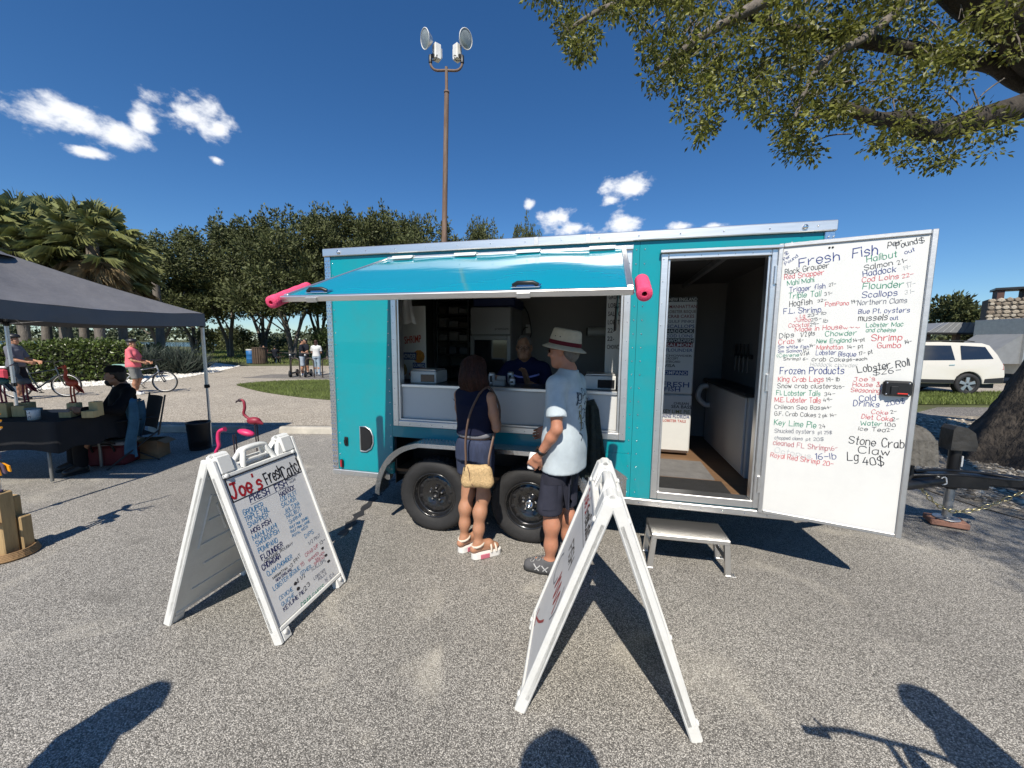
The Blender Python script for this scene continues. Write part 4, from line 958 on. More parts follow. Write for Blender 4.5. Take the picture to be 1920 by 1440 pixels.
# dark folded bag hung at the door end of the hatch and a dark envelope box on the counter front
b = MB(); pr = [(.0, 0), (.07, .02), (.11, -.06), (.13, -.20), (.17, -.42), (.19, -.56), (.02, -.60), (-.10, -.58), (-.06, -.3), (-.03, -.08)]
b.prism(pr, -.03, .03, 'y'); b.grid(lambda s, t: (-.02 + s * (.10 + .1 * t), -.034 - .012 * sin(s * 11 + t * 3), -.02 - .54 * t), 12, 12)
hb_ = b.build('cloth_bag', material('dark_green_canvas', (.012, .02, .016), .8, 0, .3, 12, .6, 20, bdist=.04), loc=tw(2.36, -.075, 1.22), rot=(0, 0, TR)); tag(hb_, 'dark green cloth bag hanging under the hatch behind the man', 'bag')
b = MB(); b.ball((2.385, -.05, 1.235), .016, (1, 1.4, 1), 8); b.build('bag_hook', M_STEEL, tr)
b = MB(); b.prism([(0, 0), (.20, 0), (.20, .16), (.0, .185)], -.0, .012, 'y'); nt = b.build('notice_holder', M_INNER_W, loc=tw(1.21, .004, 1.0), rot=(0, 0, TR)); tag(nt, 'dark and white leaflet holder on the counter front beside the woman', 'leaflet holder')
b = MB(); b.prism([(0.02, .178), (.20, .155), (.20, .02)], -.006, -.001, 'y'); b.build('flap', M_BLACK, nt)
# ================================================================== folding sign boards
M_SIGN = material('moulded_white_plastic', (.72, .72, .69), .42, 0, .04, 5, .10, 90, dirt=(.42, .40, .35), dirt_amt=.25, dscale=7)
M_FACE = material('sign_face_sheet', (.66, .66, .655), .38, 0, .04, 4, dirt=(.45, .47, .5), dirt_amt=.3, dscale=6)
def sign_panel(parent, side, S):
    """one leaf: hollow moulded frame in local leaf space x across, y up the slope, z outwards"""
    ang = atan2(.375, 1.04); lf = empty('leaf', (0, side * -.395 if side > 0 else .395, 0), parent=parent)
    lf.rotation_euler = Euler((radians(90) - ang, 0, 0 if side > 0 else pi), 'XYZ')
    lf.rotation_euler = (Matrix.Rotation(0 if side > 0 else pi, 3, 'Z') @ Matrix.Rotation(radians(90) - ang, 3, 'X')).to_euler()
    hw = .295; b = MB()
    b.box(-hw, hw, .075, S - .11, -.034, -.010, .004)                          # sheet core
    b.box(-hw, -hw + .024, .0, S - .02, -.040, .012, .006); b.box(hw - .024, hw, .0, S - .02, -.040, .012, .006)
    b.box(-hw + .025, hw - .025, .062, .085, -.040, .010, .004)
    b.box(-hw + .025, -hw + .085, .0, .061, -.040, .010, .006); b.box(hw - .085, hw - .025, .0, .061, -.040, .010, .006)
    b.box(-hw + .025, hw - .025, S - .135, S - .112, -.040, .010, .004)
    b.box(-hw + .025, -hw + .115, S - .111, S - .005, -.040, .012, .008); b.box(hw - .115, hw - .025, S - .111, S - .005, -.040, .012, .008)   # hinge blocks
    b.tube([(-hw + .03, S - .008, -.018), (-hw + .11, S - .008, -.018)], .022, 10); b.tube([(hw - .11, S - .008, -.018), (hw - .03, S - .008, -.018)], .022, 10)
    b.build('leaf_frame', M_SIGN, lf)
    b = MB(); hd = [(-.115, S - .112), (-.085, S - .04), (-.065, S - .012), (.065, S - .012), (.085, S - .04), (.115, S - .112)]
    b.tube(spline([(p[0], p[1], -.016) for p in hd], 4), .016, 8); b.tube([(-.075, S - .075, -.016), (.075, S - .075, -.016)], .008, 6)
    b.build('handle', M_SIGN, lf)
    for sx in (-1, 1):                                                          # gussets beside the handle
        b = MB(); b.prism([(sx * .178, S - .112), (sx * .135, S - .112), (sx * .172, S - .03)] if sx > 0 else [(sx * .135, S - .112), (sx * .178, S - .112), (sx * .172, S - .03)], -.03, .0, 'z'); b.build('gusset', M_SIGN, lf)
    b = MB(); b.box(-hw + .026, hw - .026, .088, S - .138, -.0095, .0015, .001); fc = b.build('face_sheet', M_FACE, lf)
    for (x, y) in ((-hw + .05, .045), (hw - .05, .045), (-hw + .05, S - .124), (hw - .05, S - .124)):
        b = MB(); b.lathe([(.014, .010), (.013, .016), (.006, .019), (0, .019)], 12, M=Matrix.Translation((x, y, 0))); b.build('push_pin', M_SIGN, lf)
    b = MB()                                                                     # moulded ribs on the inner side
    for (x0, y0, x1, y1) in ((-.2, .2, .2, .2), (-.2, .36, .16, .36), (-.22, .52, .22, .52), (-.2, .68, .2, .68), (-.2, .84, .2, .84), (-.13, .25, .0, .46), (.06, .56, .17, .78), (-.22, .16, -.22, .46), (.22, .5, .22, .86)):
        b.tube([(x0, y0, -.036), (x1, y1, -.036)], .007, 6)
    b.build('moulded_rib', M_SIGN, lf)
    return fc
def sign_board(loc, rz, label):
    s = empty('sign_board', loc, rz, label, 'sign board'); S = 1.1055
    f = sign_panel(s, 1, S); k = sign_panel(s, -1, S)
    for x in (-.22, .22):
        b = MB(); b.tube([(x, -.02, 1.03), (x, .02, 1.03)], .012, 8); b.build('hinge_bolt', M_STEEL, s)
    return s, f, k
sgL, fL, kL = sign_board((-1.60, 2.315, 0.002), radians(79), 'white folding sign board with a full handwritten fish menu, beside the pink flamingos')
AFR = """
R|Joe's|-253,851,197,84,-2
K|Fresh|-19,846,131,75,4
K|Catch|111,828,178,82,8
v|FRESH|-161,791,136,37,-1
v|FISH|22,784,96,38,4
c|GROUPER|-227,740,133,30,-4
c|TRIPLE TAIL|-231,704,162,28,-3
c|SNAPPER|-226,667,138,28,-1
v|HOG FISH|-221,626,137,26,0
c|MAHI MAHI|-226,588,167,28,-1
c|SWORDFISH|-221,549,164,28,1
c|POMPANO|-222,508,134,28,-1
v|FLOUNDER|-220,463,154,29,1
k|ORANGE ROUGHY|-211,444,213,15,-1
v|CHOWDAH|-236,413,129,29,0
c|CLAM CHOWDER|-221,366,186,26,1
k|MANHATTAN|-198,334,106,13,0
v|NEW ENGLAND|-186,311,118,15,0
k|12 PINT|-71,322,102,20,16
c|LOBSTER BISQUE|-218,275,207,24,2
p|15|-3,286,32,21,8
c|CEVICHE|-205,208,98,21,-2
k|8 1/2|-59,220,62,23,2
c|QUICHE|-205,170,96,21,0
v|KEYLIME PIE|-204,139,164,21,2
K|23|-32,149,48,24,12
g|CRAB CAKES|-91,81,202,26,-2
c|OTHER|-20,242,88,23,-1
n|SCALLOPS|61,222,130,20,-4
p|CRAB DIP|57,322,123,21,2
k|13-|193,327,55,21,4
p|SMOKED|66,283,95,15,2
p|SALMON|117,259,89,15,4
p|SPREAD|97,240,99,15,0
c|DIPS|105,426,76,25,-1
n|1/2 PINT|108,375,114,21,0
n|LOBSTER|55,165,107,16,-1
n|ROLLS|86,139,76,16,1
n|16 EA.|125,97,103,22,-2
v|HADDOCK|36,742,126,28,2
c|COD FILET|30,709,131,26,0
c|SALMON|22,676,118,25,0
c|AHI TUNA|34,635,121,25,2
c|HALIBUT|28,598,121,25,1
c|SHRIMP|31,560,112,23,2
c|GULF PINK JUMBO|22,533,157,15,-2
c|GULF PINK LARGE|17,507,165,15,-2
c|ROYAL REDS|18,478,135,15,0
n|PRICED PER|125,811,96,14,6
n|POUND|141,791,54,12,9
"""
write_lines(AFR, fL, 0, 0, .11, .0022, 9, 'lettering', Matrix.Translation((0, 0, .0026)), {'R': .16, 'K': .12, 'v': .16})
def rule(fc, pts, w, c):
    b = MB()
    for (x0, y0, x1, y1) in pts:
        d = Vector((x1 - x0, y1 - y0)).normalized() * (w / 2); n = Vector((-d.y, d.x)); a, c_ = Vector((x0, y0)), Vector((x1, y1))
        q = [a - d - n, c_ + d - n, c_ + d + n, a - d + n]; b.add([(p.x, p.y, .0022) for p in q], [(0, 1, 2, 3)])
    b.build('ruled_line', INK[c], fc)
rule(fL, [(-.256, .967, .262, .967)], .008, 'k'); rule(fL, [(-.256, .832, .262, .832)], .007, 'k'); rule(fL, [(-.256, .832, -.256, .967)], .007, 'k'); rule(fL, [(.262, .832, .262, .967)], .005, 'k')
rule(fL, [(-.165, .778, .125, .781)], .0025, 'n'); rule(fL, [(.02, .63, .14, .632)], .0025, 'c')
for (x, y) in ((-.075, .228), (-.07, .19), (.205, .30), (.21, .245), (.215, .20)):                  # wiped-out prices
    b = MB(); n = 9; rr = random.Random(int(x * 999)); b.add([(x + .014 * cos(2 * pi * j / n) * rr.uniform(.7, 1.2), y + .010 * sin(2 * pi * j / n) * rr.uniform(.7, 1.2), .0028) for j in range(n)], [tuple(range(n))]); b.build('blot', INK['K'], fL)
sgR, fR, kR = sign_board((.470, 1.805, 0.002), radians(80.2), 'white folding sign board standing edge on in front of the man')
write_lines("""R|Joe's|-225,868,190,70,1
K|Fresh|-30,862,130,66,2
K|Catch|105,860,150,70,3
K|FISH|-60,640,190,70,2""", kR, 0, 0, .12, .004, 12, 'lettering', Matrix.Translation((0, 0, .0026)), {'R': .15, 'K': .14})
rule(kR, [(-.256, .967, .262, .967)], .006, 'k'); rule(kR, [(-.256, .832, .262, .832)], .005, 'k')
def swash(fc, pts, w, c):
    b = MB(); P = spline(pts, 8); L = []
    for i, p in enumerate(P):
        t = (P[min(i + 1, len(P) - 1)] - P[max(i - 1, 0)]).normalized(); n = Vector((-t.y, t.x, 0)) * w * .5; L += [(p.x + n.x, p.y + n.y, .0027), (p.x - n.x, p.y - n.y, .0027)]
    b.add(L, [(2 * i + 1, 2 * i + 3, 2 * i + 2, 2 * i) for i in range(len(P) - 1)]); b.build('lettering', INK[c], fc)
swash(kR, [(-.16, .56), (-.2, .5), (-.17, .42), (-.08, .42), (-.05, .48)], .012, 'n'); swash(kR, [(.0, .55), (-.02, .44), (.03, .54), (.05, .43), (.09, .55), (.11, .44), (.15, .54), (.17, .43)], .013, 'R'); swash(kR, [(.19, .6), (.22, .5), (.17, .4)], .008, 'n')
swash(kR, [(-.18, .12), (-.05, .2), (.06, .3)], .014, 'R'); swash(kR, [(-.19, .17), (-.18, .115), (-.12, .11)], .012, 'R')
# ================================================================== aluminium step
st = empty('step_stool', (1.335, 2.79, .002), radians(-11), 'low aluminium step stool below the open trailer doorway', 'step stool')
b = MB(); b.box(-.27, .27, -.13, .15, .235, .272, .006); tp = b.build('tread', M_ALU, st)
for (x, y, sx) in ((-.25, -.11, -1), (.25, -.11, 1), (-.25, .13, -1), (.25, .13, 1)):
    b = MB(); b.prism([(x - .018, .235), (x + .018, .235), (x + .018 + sx * .02, .0), (x - .018 + sx * .02, .0)], y - .015, y + .015, 'y'); b.build('leg', M_ALU, st)
    b = MB(); b.box(x + sx * .02 - .022, x + sx * .02 + .05 * (1 if sx > 0 else .44), y - .022, y + .022, -.001, .007, .001); b.build('foot', M_ALU_DULL, st)
for x in (-.255, .255):
    b = MB(); b.box(x - .006, x + .006, -.094, .114, .10, .135, .003); b.build('stretcher', M_ALU, st)
# ================================================================== bodies: one smooth surface grown round a posed skeleton
class Field:
    """signed-distance field on a grid, meshed by surface nets"""
    def __init__(s, lo, hi, h):
        s.h = h; s.lo = np.array(lo, float) - 3 * h; n = np.ceil((np.array(hi, float) + 3 * h - s.lo) / h).astype(int) + 1
        s.n = n; s.ax = [s.lo[i] + h * np.arange(n[i]) for i in range(3)]; s.d = np.full(n, 1.0)
    def block(s, lo, hi):
        a = np.clip(np.floor((np.array(lo) - s.lo) / s.h).astype(int), 0, s.n); b = np.clip(np.ceil((np.array(hi) - s.lo) / s.h).astype(int) + 1, 0, s.n)
        sl = tuple(slice(a[i], b[i]) for i in range(3))
        return sl, s.ax[0][sl[0]][:, None, None], s.ax[1][sl[1]][None, :, None], s.ax[2][sl[2]][None, None, :]
    def mix(s, sl, e, k, op):
        if e.size == 0: return
        d = s.d[sl]
        if op == 's': d, e = -d, e
        if k > 1e-6:
            h = np.maximum(k - np.abs(d - e), 0) / k; r = np.minimum(d, e) - h * h * k * .25
        else: r = np.minimum(d, e)
        s.d[sl] = -r if op == 's' else r
    def cone(s, p, q, ra, rb, k=.02, op='u', fl=None):
        p, q = np.array(p, float), np.array(q, float); m = max(ra, rb) + k + 3 * s.h
        sl, x, y, z = s.block(np.minimum(p, q) - m, np.maximum(p, q) + m); v = q - p; L = max(v @ v, 1e-12)
        t = np.clip(((x - p[0]) * v[0] + (y - p[1]) * v[1] + (z - p[2]) * v[2]) / L, 0, 1)
        e = np.sqrt((x - p[0] - t * v[0]) ** 2 + (y - p[1] - t * v[1]) ** 2 + (z - p[2] - t * v[2]) ** 2) - (ra + (rb - ra) * t)
        s.mix(sl, e, k, op)
    def chain(s, pts, rs, k=.02):
        for i in range(len(pts) - 1): s.cone(pts[i], pts[i + 1], rs[i], rs[i + 1], k)
    def ell(s, c, r, k=.02, op='u', R=None):
        c, r = np.array(c, float), np.array(r, float); m = r.max() + k + 3 * s.h; sl, x, y, z = s.block(c - m, c + m)
        X, Y, Z = x - c[0], y - c[1], z - c[2]
        if R is not None:
            R = np.array(R); X, Y, Z = X * R[0, 0] + Y * R[1, 0] + Z * R[2, 0], X * R[0, 1] + Y * R[1, 1] + Z * R[2, 1], X * R[0, 2] + Y * R[1, 2] + Z * R[2, 2]
        k0 = np.sqrt((X / r[0]) ** 2 + (Y / r[1]) ** 2 + (Z / r[2]) ** 2); k1 = np.sqrt((X / r[0] ** 2) ** 2 + (Y / r[1] ** 2) ** 2 + (Z / r[2] ** 2) ** 2) + 1e-9
        s.mix(sl, k0 * (k0 - 1) / k1, k, op)
    def loft(s, prof, k=.02, op='u', pw=2.2):
        """prof: rows of (z, cx, cy, rx, ry)"""
        P = np.array(sorted(prof), float); m = k + 3 * s.h; lo = (P[:, 1] - P[:, 3]).min() - m, (P[:, 2] - P[:, 4]).min() - m, P[0, 0] - m; hi = (P[:, 1] + P[:, 3]).max() + m, (P[:, 2] + P[:, 4]).max() + m, P[-1, 0] + m
        sl, x, y, z = s.block(lo, hi); zz = z.ravel(); g = [np.interp(zz, P[:, 0], P[:, i])[None, None, :] for i in range(1, 5)]
        q = (np.abs((x - g[0]) / g[2]) ** pw + np.abs((y - g[1]) / g[3]) ** pw) ** (1 / pw)
        e = (q - 1) * np.minimum(g[2], g[3]); e = np.maximum(e, np.maximum(P[0, 0] - z, z - P[-1, 0])); s.mix(sl, e, k, op)
    def cut(s, p, n):
        """keeps the side the normal points away from"""
        n = np.array(n, float); n /= np.linalg.norm(n); x, y, z = s.ax[0][:, None, None], s.ax[1][None, :, None], s.ax[2][None, None, :]
        s.d = np.maximum(s.d, (x - p[0]) * n[0] + (y - p[1]) * n[1] + (z - p[2]) * n[2])
    def wrinkle(s, amp, f, seed=0, zmul=1.0):
        g = np.random.default_rng(seed); x, y, z = s.ax[0][:, None, None], s.ax[1][None, :, None], s.ax[2][None, None, :] * zmul; w = 0
        for i in range(5):
            a = g.normal(size=3); a /= np.linalg.norm(a); w = w + np.sin(f * (1 + .45 * i) * (a[0] * x + a[1] * y + a[2] * z) + g.random() * 6.28 + 1.3 * np.sin(f * .4 * (a[1] * x - a[2] * y + a[0] * z))) / (1 + .5 * i)
        s.d = s.d + amp * .45 * w
    def mesh(s):
        d = s.d; sg = d < 0; n = np.array(d.shape) - 1
        cnt = np.zeros(n, int)
        for i in (0, 1):
            for j in (0, 1):
                for k in (0, 1): cnt += sg[i:n[0] + i, j:n[1] + j, k:n[2] + k]
        act = (cnt > 0) & (cnt < 8); idx = -np.ones(n, int); C = np.argwhere(act); idx[act] = np.arange(len(C))
        V = np.zeros((len(C), 3)); W = np.zeros(len(C))
        for a, b in (((0, 0, 0), (1, 0, 0)), ((0, 1, 0), (1, 1, 0)), ((0, 0, 1), (1, 0, 1)), ((0, 1, 1), (1, 1, 1)), ((0, 0, 0), (0, 1, 0)), ((1, 0, 0), (1, 1, 0)), ((0, 0, 1), (0, 1, 1)), ((1, 0, 1), (1, 1, 1)), ((0, 0, 0), (0, 0, 1)), ((1, 0, 0), (1, 0, 1)), ((0, 1, 0), (0, 1, 1)), ((1, 1, 0), (1, 1, 1))):
            A, B = C + a, C + b; da = d[A[:, 0], A[:, 1], A[:, 2]]; db = d[B[:, 0], B[:, 1], B[:, 2]]; m = (da < 0) != (db < 0); t = np.where(m, da / np.where(m, da - db, 1), 0)
            V += np.where(m[:, None], A + t[:, None] * (B - A), 0); W += m
        V = s.lo + s.h * V / W[:, None]; F = []
        for ax in range(3):
            o = [k for k in range(3) if k != ax]; sl0 = [slice(None)] * 3; sl1 = [slice(None)] * 3; sl0[ax] = slice(0, -1); sl1[ax] = slice(1, None)
            E = np.argwhere(sg[tuple(sl0)] != sg[tuple(sl1)]); E = E[(E[:, o[0]] > 0) & (E[:, o[1]] > 0) & (E[:, o[0]] < n[o[0]]) & (E[:, o[1]] < n[o[1]])]
            q = []
            for (i, j) in ((0, 0), (1, 0), (1, 1), (0, 1)):
                c = E.copy(); c[:, o[0]] -= i; c[:, o[1]] -= j; q.append(idx[c[:, 0], c[:, 1], c[:, 2]])
            q = np.stack(q, 1); neg = sg[E[:, 0], E[:, 1], E[:, 2]]
            if ax == 1: neg = ~neg
            q[~neg] = q[~neg][:, ::-1]; F.append(q)
        return V, np.concatenate(F)
def join(parts):
    V = []; F = []; o = 0
    for v, f in parts: V.append(v); F.append(f + o); o += len(v)
    return np.concatenate(V), np.concatenate(F)
def ob(name, vf, mat, parent): return link(name, np_mesh(name, vf[0], vf[1], mat, True), parent)
def vec(*a): return np.array(a, float)
def unit(v): v = np.array(v, float); return v / max(np.linalg.norm(v), 1e-9)
def rotm(yaw=0, pitch=0, roll=0): return np.array((Matrix.Rotation(yaw, 3, 'Z') @ Matrix.Rotation(pitch, 3, 'X') @ Matrix.Rotation(roll, 3, 'Y')))

def hand_mesh(w, d, n, side, s=1.0, curl=.5, h=.0042, spread=.0, thumb_out=.6, curls=None):
    """wrist w, direction d, palm normal n (palm side), side +1: thumb on d x n side"""
    d = unit(d); n = unit(np.array(n) - d * (d @ np.array(n))); t = np.cross(d, n) * side; w = np.array(w, float)
    F = Field(w - .22 * s, w + .22 * s, h)
    F.cone(w - d * .03 * s, w + d * .02 * s, .026 * s, .027 * s, .02 * s)
    for x in (-.030, -.010, .010, .030): F.cone(w + d * .02 * s + t * x * .7 * s, w + d * .085 * s + t * x * s, .0145 * s, .0125 * s, .014 * s)
    F.cone(w + d * .02 * s + t * .018 * s, w + d * .05 * s + t * .036 * s + n * .010 * s, .017 * s, .016 * s, .015 * s)
    for i, (x, L) in enumerate(((.031, .072), (.0105, .080), (-.0105, .074), (-.031, .058))):
        c = (curls[i] if curls else curl + .06 * i); b0 = w + d * .085 * s + t * x * s; a = c * .6; r = .0092 * s; p = b0; L *= s
        for j, fr in enumerate((.45, .31, .24)):
            dd = d * cos(a) + n * sin(a) + t * spread * (1.5 - i) * .2; dd = unit(dd); q = p + dd * L * fr; F.cone(p, q, r, r * .92, .004 * s); p = q; r *= .92; a += c * (.95 if j == 0 else .7)
    p = w + d * .03 * s + t * .034 * s + n * .006 * s; a = thumb_out
    for L, r in ((.040, .0115), (.032, .010)):
        dd = unit(d * cos(a) + t * sin(a) * .75 + n * sin(a) * .6); q = p + dd * L * s; F.cone(p, q, r * s, r * .92 * s, .005 * s); p = q; a -= .35
    return F.mesh()

def head_prims(F, hc, R, s=1.0, female=False, k=.018):
    T = lambda x, y, z: np.array(hc) + R @ vec(x, y, z) * s
    F.ell(T(0, -.018, .032), vec(.074, .094, .083) * s, k, R=R); F.ell(T(0, .022, -.038), vec(.060, .070, .082) * s, .03, R=R)
    F.cone(T(-.02, .055, -.098), T(.02, .055, -.098), .024 * s, .024 * s, .03); F.cone(T(-.05, .0, -.07), T(-.025, .045, -.095), .02 * s, .02 * s, .03); F.cone(T(.05, .0, -.07), T(.025, .045, -.095), .02 * s, .02 * s, .03)
    F.cone(T(-.036, .074, .020), T(.036, .074, .020), .011 * s, .011 * s, .014)
    for e in (-1, 1):
        F.ell(T(e * .031, .096, -.001), vec(.017, .013, .011) * s, .010, 's', R); F.ell(T(e * .031, .076, -.001), vec(.013, .012, .011) * s, .004, R=R)
        F.ell(T(e * .042, .058, -.035), vec(.022, .022, .020) * s, .02, R=R); F.ell(T(e * .076, -.008, -.012), vec(.010, .020, .032) * s, .008, R=R)
    F.cone(T(0, .084, .010), T(0, .108, -.032), .0075 * s, .012 * s, .010); F.ell(T(-.011, .096, -.036), vec(.009, .010, .007) * s, .006, R=R); F.ell(T(.011, .096, -.036), vec(.009, .010, .007) * s, .006, R=R)
    F.cone(T(-.020, .080, -.060), T(.020, .080, -.060), .0075 * s, .0075 * s, .006); F.cone(T(-.017, .079, -.070), T(.017, .079, -.070), .0085 * s, .0085 * s, .006)

SK = {n: material('skin_' + n, c, .5, 0, .12, 14, .25, 120, sub=.12, bdist=.004) for n, c in (('tan', (.42, .21, .125)), ('ruddy', (.45, .20, .12)), ('mid', (.33, .17, .10)), ('dark', (.16, .085, .055)))}
def cloth(name, c, rough=.85, var=.1, vs=18, bump=.3, bs=260): return material('cloth_' + name, c, rough, 0, var, vs, bump, bs, bdist=.003, spec=.2)
DEF = dict(hipL=(-.09, 0, .93), kneeL=(-.095, .012, .50), ankL=(-.095, -.02, .085), toeL=(-.115, .13, .03), hipR=(.09, 0, .93), kneeR=(.095, .012, .50), ankR=(.095, -.02, .085), toeR=(.115, .13, .03),
           shL=(-.185, -.005, 1.40), elL=(-.235, -.03, 1.12), wrL=(-.235, .06, .87), shR=(.185, -.005, 1.40), elR=(.235, -.03, 1.12), wrR=(.235, .06, .87), head=(0, .02, 1.625))
def person(label, loc, rz, H=1.75, pose=None, skin='tan', top=None, bottom=None, shoes=None, hair=None, hat=None, h=.012, yaw=0., pitch=0., female=False, sleeve=.5, shirt_hem=.82, short_hem=.45, hands=True,
           lean=None, belly=1.0, group=None, hand_opts=None, hh=None, wr=.004, build=1.0, torso=None):
    """pose joints are for a 1.75 m figure facing +Y; the root stands at the feet"""
    s = H / 1.75; J = {k: vec(*v) for k, v in DEF.items()}
    for k, v in (pose or {}).items(): J[k] = vec(*v)
    root = empty('person', loc, rz, label, 'person', group)
    R = rotm(yaw, pitch); hc = J['head']; nb = vec(0, -.02, 1.44) if lean is None else vec(*lean['neck'])
    ch = vec(0, 0, 1.29) if lean is None else vec(*lean['chest']); ab = vec(0, .01, 1.10) if lean is None else vec(*lean['belly']); pv = (J['hipL'] + J['hipR']) / 2 + vec(0, 0, .02)
    fw = .92 if female else 1.0
    allp = np.array([J[k] for k in J] + [nb, ch, ab, pv]); lo, hi = allp.min(0) - .22, allp.max(0) + .22
    lo[2] = max(lo[2], -.03) if lean is None else lo[2]
    def limb_leg(F, e, k, grow=0.0):
        hp, kn, an = J['hip' + e], J['knee' + e], J['ank' + e]; dk = unit(an - kn); fwd = unit(J['toe' + e] - an); back = -unit(fwd - dk * (fwd @ dk)); cm = kn + (an - kn) * .34 + back * .016
        F.chain([hp, hp + (kn - hp) * .45, kn], [(.088 if not female else .092) + grow, .072 + grow, .052 + grow], k); F.chain([kn, cm, kn + (an - kn) * .7 + back * .008, an], [.053 + grow, .053 + grow, .042 + grow, .032 + grow], k + .02)
    def torso_f(F, g=0.0):
        F.ell(pv, vec(.160 * (1.06 if female else 1), .112, .12) * build + g, .05); F.ell(ab, vec(.145 * fw, .105 * belly, .15) * build + g, .06); F.ell(ch, vec(.165 * fw, .115, .17) * build + g, .06)
        a, b_ = J['shL'], J['shR']; F.cone(a * .88 + b_ * .12, b_ * .88 + a * .12, .058 * fw + g, .058 * fw + g, .05); F.cone(a * .72 + b_ * .28 + vec(0, 0, .02), nb + vec(0, 0, .05), .045 + g, .045 + g, .04); F.cone(b_ * .72 + a * .28 + vec(0, 0, .02), nb + vec(0, 0, .05), .045 + g, .045 + g, .04)
        if female:
            f_ = unit(np.cross(b_ - a, vec(0, 0, 1))) * -1
            for e in (-.075, .075): F.ell(ch + vec(e, 0, -.02) + vec(0, .085, 0), vec(.065, .06, .065) + g, .04)
    F = Field(lo, hi, h / s)
    torso_f(F); F.cone(nb, hc + R @ vec(0, -.02, -.06), .056 * (.86 if female else 1), .052 * (.86 if female else 1), .03); head_prims(F, hc, R, 1.0, female)
    for e in 'LR':
        limb_leg(F, e, .03); F.chain([J['sh' + e], J['sh' + e] + (J['el' + e] - J['sh' + e]) * .5, J['el' + e]], [.052 * fw, .045 * fw, .037 * fw], .03); el, wri = J['el' + e], J['wr' + e]
        F.chain([el, el + (wri - el) * .3, wri], [.037 * fw, .038 * fw, .0255 * fw], .02)
        an, to = J['ank' + e], J['toe' + e]; heel = an - unit(vec(*(to - an)[:2], 0)) * .04; heel = vec(heel[0], heel[1], an[2] - .045)
        F.chain([an, (an * .4 + to * .6) + vec(0, 0, .012), to], [.036, .034, .024], .025); F.cone(an, heel, .034, .030, .02); F.cone(heel, to, .028, .024, .02)
        if not hands: F.cone(wri, wri + unit(wri - el) * .09, .028, .03, .02)
    parts = [F.mesh()]
    if hands:
        for e, sd in (('L', 1), ('R', -1)):
            o = dict(curl=.5); o.update((hand_opts or {}).get(e, {})); el, wri = J['el' + e], J['wr' + e]; d = o.pop('d', wri - el); n = o.pop('n', vec(.9 if e == 'L' else -.9, .2, 0))
            parts.append(hand_mesh(wri, d, n, o.pop('side', sd), 1.0 * (.9 if female else 1), h=(hh or .0045), **o))
    V, Fc = join(parts); body = ob('body', (V * s, Fc), SK[skin], root)
    # clothes
    if top:
        F = Field(lo, hi, h / s); torso_f(F, .014)
        if lean is None: F.loft([(shirt_hem - .02, 0, .005, (.213 if not female else .178) * build * fw, .142 * belly * build), (1.0, 0, .005, (.203 if not female else .172) * build * fw, .138 * belly * build), (1.15, 0, .005, .168 * build * fw, .125 * belly * build), (1.33, 0, 0, .170 * fw, .118)], .05)
        for e in 'LR':
            if sleeve > 0:
                a = J['sh' + e]; b_ = J['el' + e]; c_ = a + (b_ - a) * (min(sleeve * 1.6, 1) if sleeve > .7 else .28); F.cone(a, c_, .063 * fw, .066 * fw, .04)
                if sleeve > .7: F.chain([b_, J['wr' + e]], [.056 * fw, .042], .03)
        F.wrinkle(wr * 1.4, 21, 3, .5); 
        if lean is None: F.cut((0, 0, shirt_hem), (0, .0, -1))
        F.cut(nb + vec(0, 0, .065), (0, -.15, 1))
        if sleeve == 0: F.cut((.168, 0, 0), (1, 0, .25 * 0)); F.cut((-.168, 0, 0), (-1, 0, 0))
        sh_parts = [F.mesh()]
        if 0 < sleeve <= .7:
            for e in 'LR':                                # loose open sleeves
                a = J['sh' + e]; b_ = J['el' + e]; dr_ = unit(b_ - a); c_ = a + (b_ - a) * min(sleeve * 1.75, .95); G = Field(np.minimum(a, c_) - .14, np.maximum(a, c_) + .14, h / s); G.cone(a + dr_ * .02, c_ + dr_ * .06, .062 * fw, .076 * fw, .01); G.wrinkle(wr * 1.2, 30, 5); G.cut(c_, dr_); sh_parts.append(G.mesh())
        v, f = join(sh_parts); ob('shirt', (v * s, f), top, root)
    if bottom:
        F = Field(lo, hi, h / s); F.ell(pv, vec(.166, .120, .13) * build, .03)
        if lean is None: F.loft([(.86, 0, 0, .176 * build, .128 * build), (1.03, 0, .005, .165 * build, .125 * belly * build)], .04)
        for e in 'LR':
            hp, kn, an = J['hip' + e], J['knee' + e], J['ank' + e]
            if short_hem < .2: F.chain([hp, kn, an + vec(0, 0, .02)], [.104, .074, .062], .03)
            else: F.chain([hp, kn, kn + (an - kn) * .25], [.098, .088, .085], .02)
        F.wrinkle(wr, 24, 8)
        if short_hem > .2:
            if lean is None: F.cut((0, 0, short_hem), (0, 0, -1))
            else:
                for e in 'LR': F.cut(J['knee' + e] * .9 + J['hip' + e] * .1, J['knee' + e] - J['hip' + e])
        F.cut(pv + vec(0, 0, .12), (0, 0, 1)); v, f = F.mesh(); ob('trousers' if short_hem < .2 else 'shorts', (v * s, f), bottom, root)
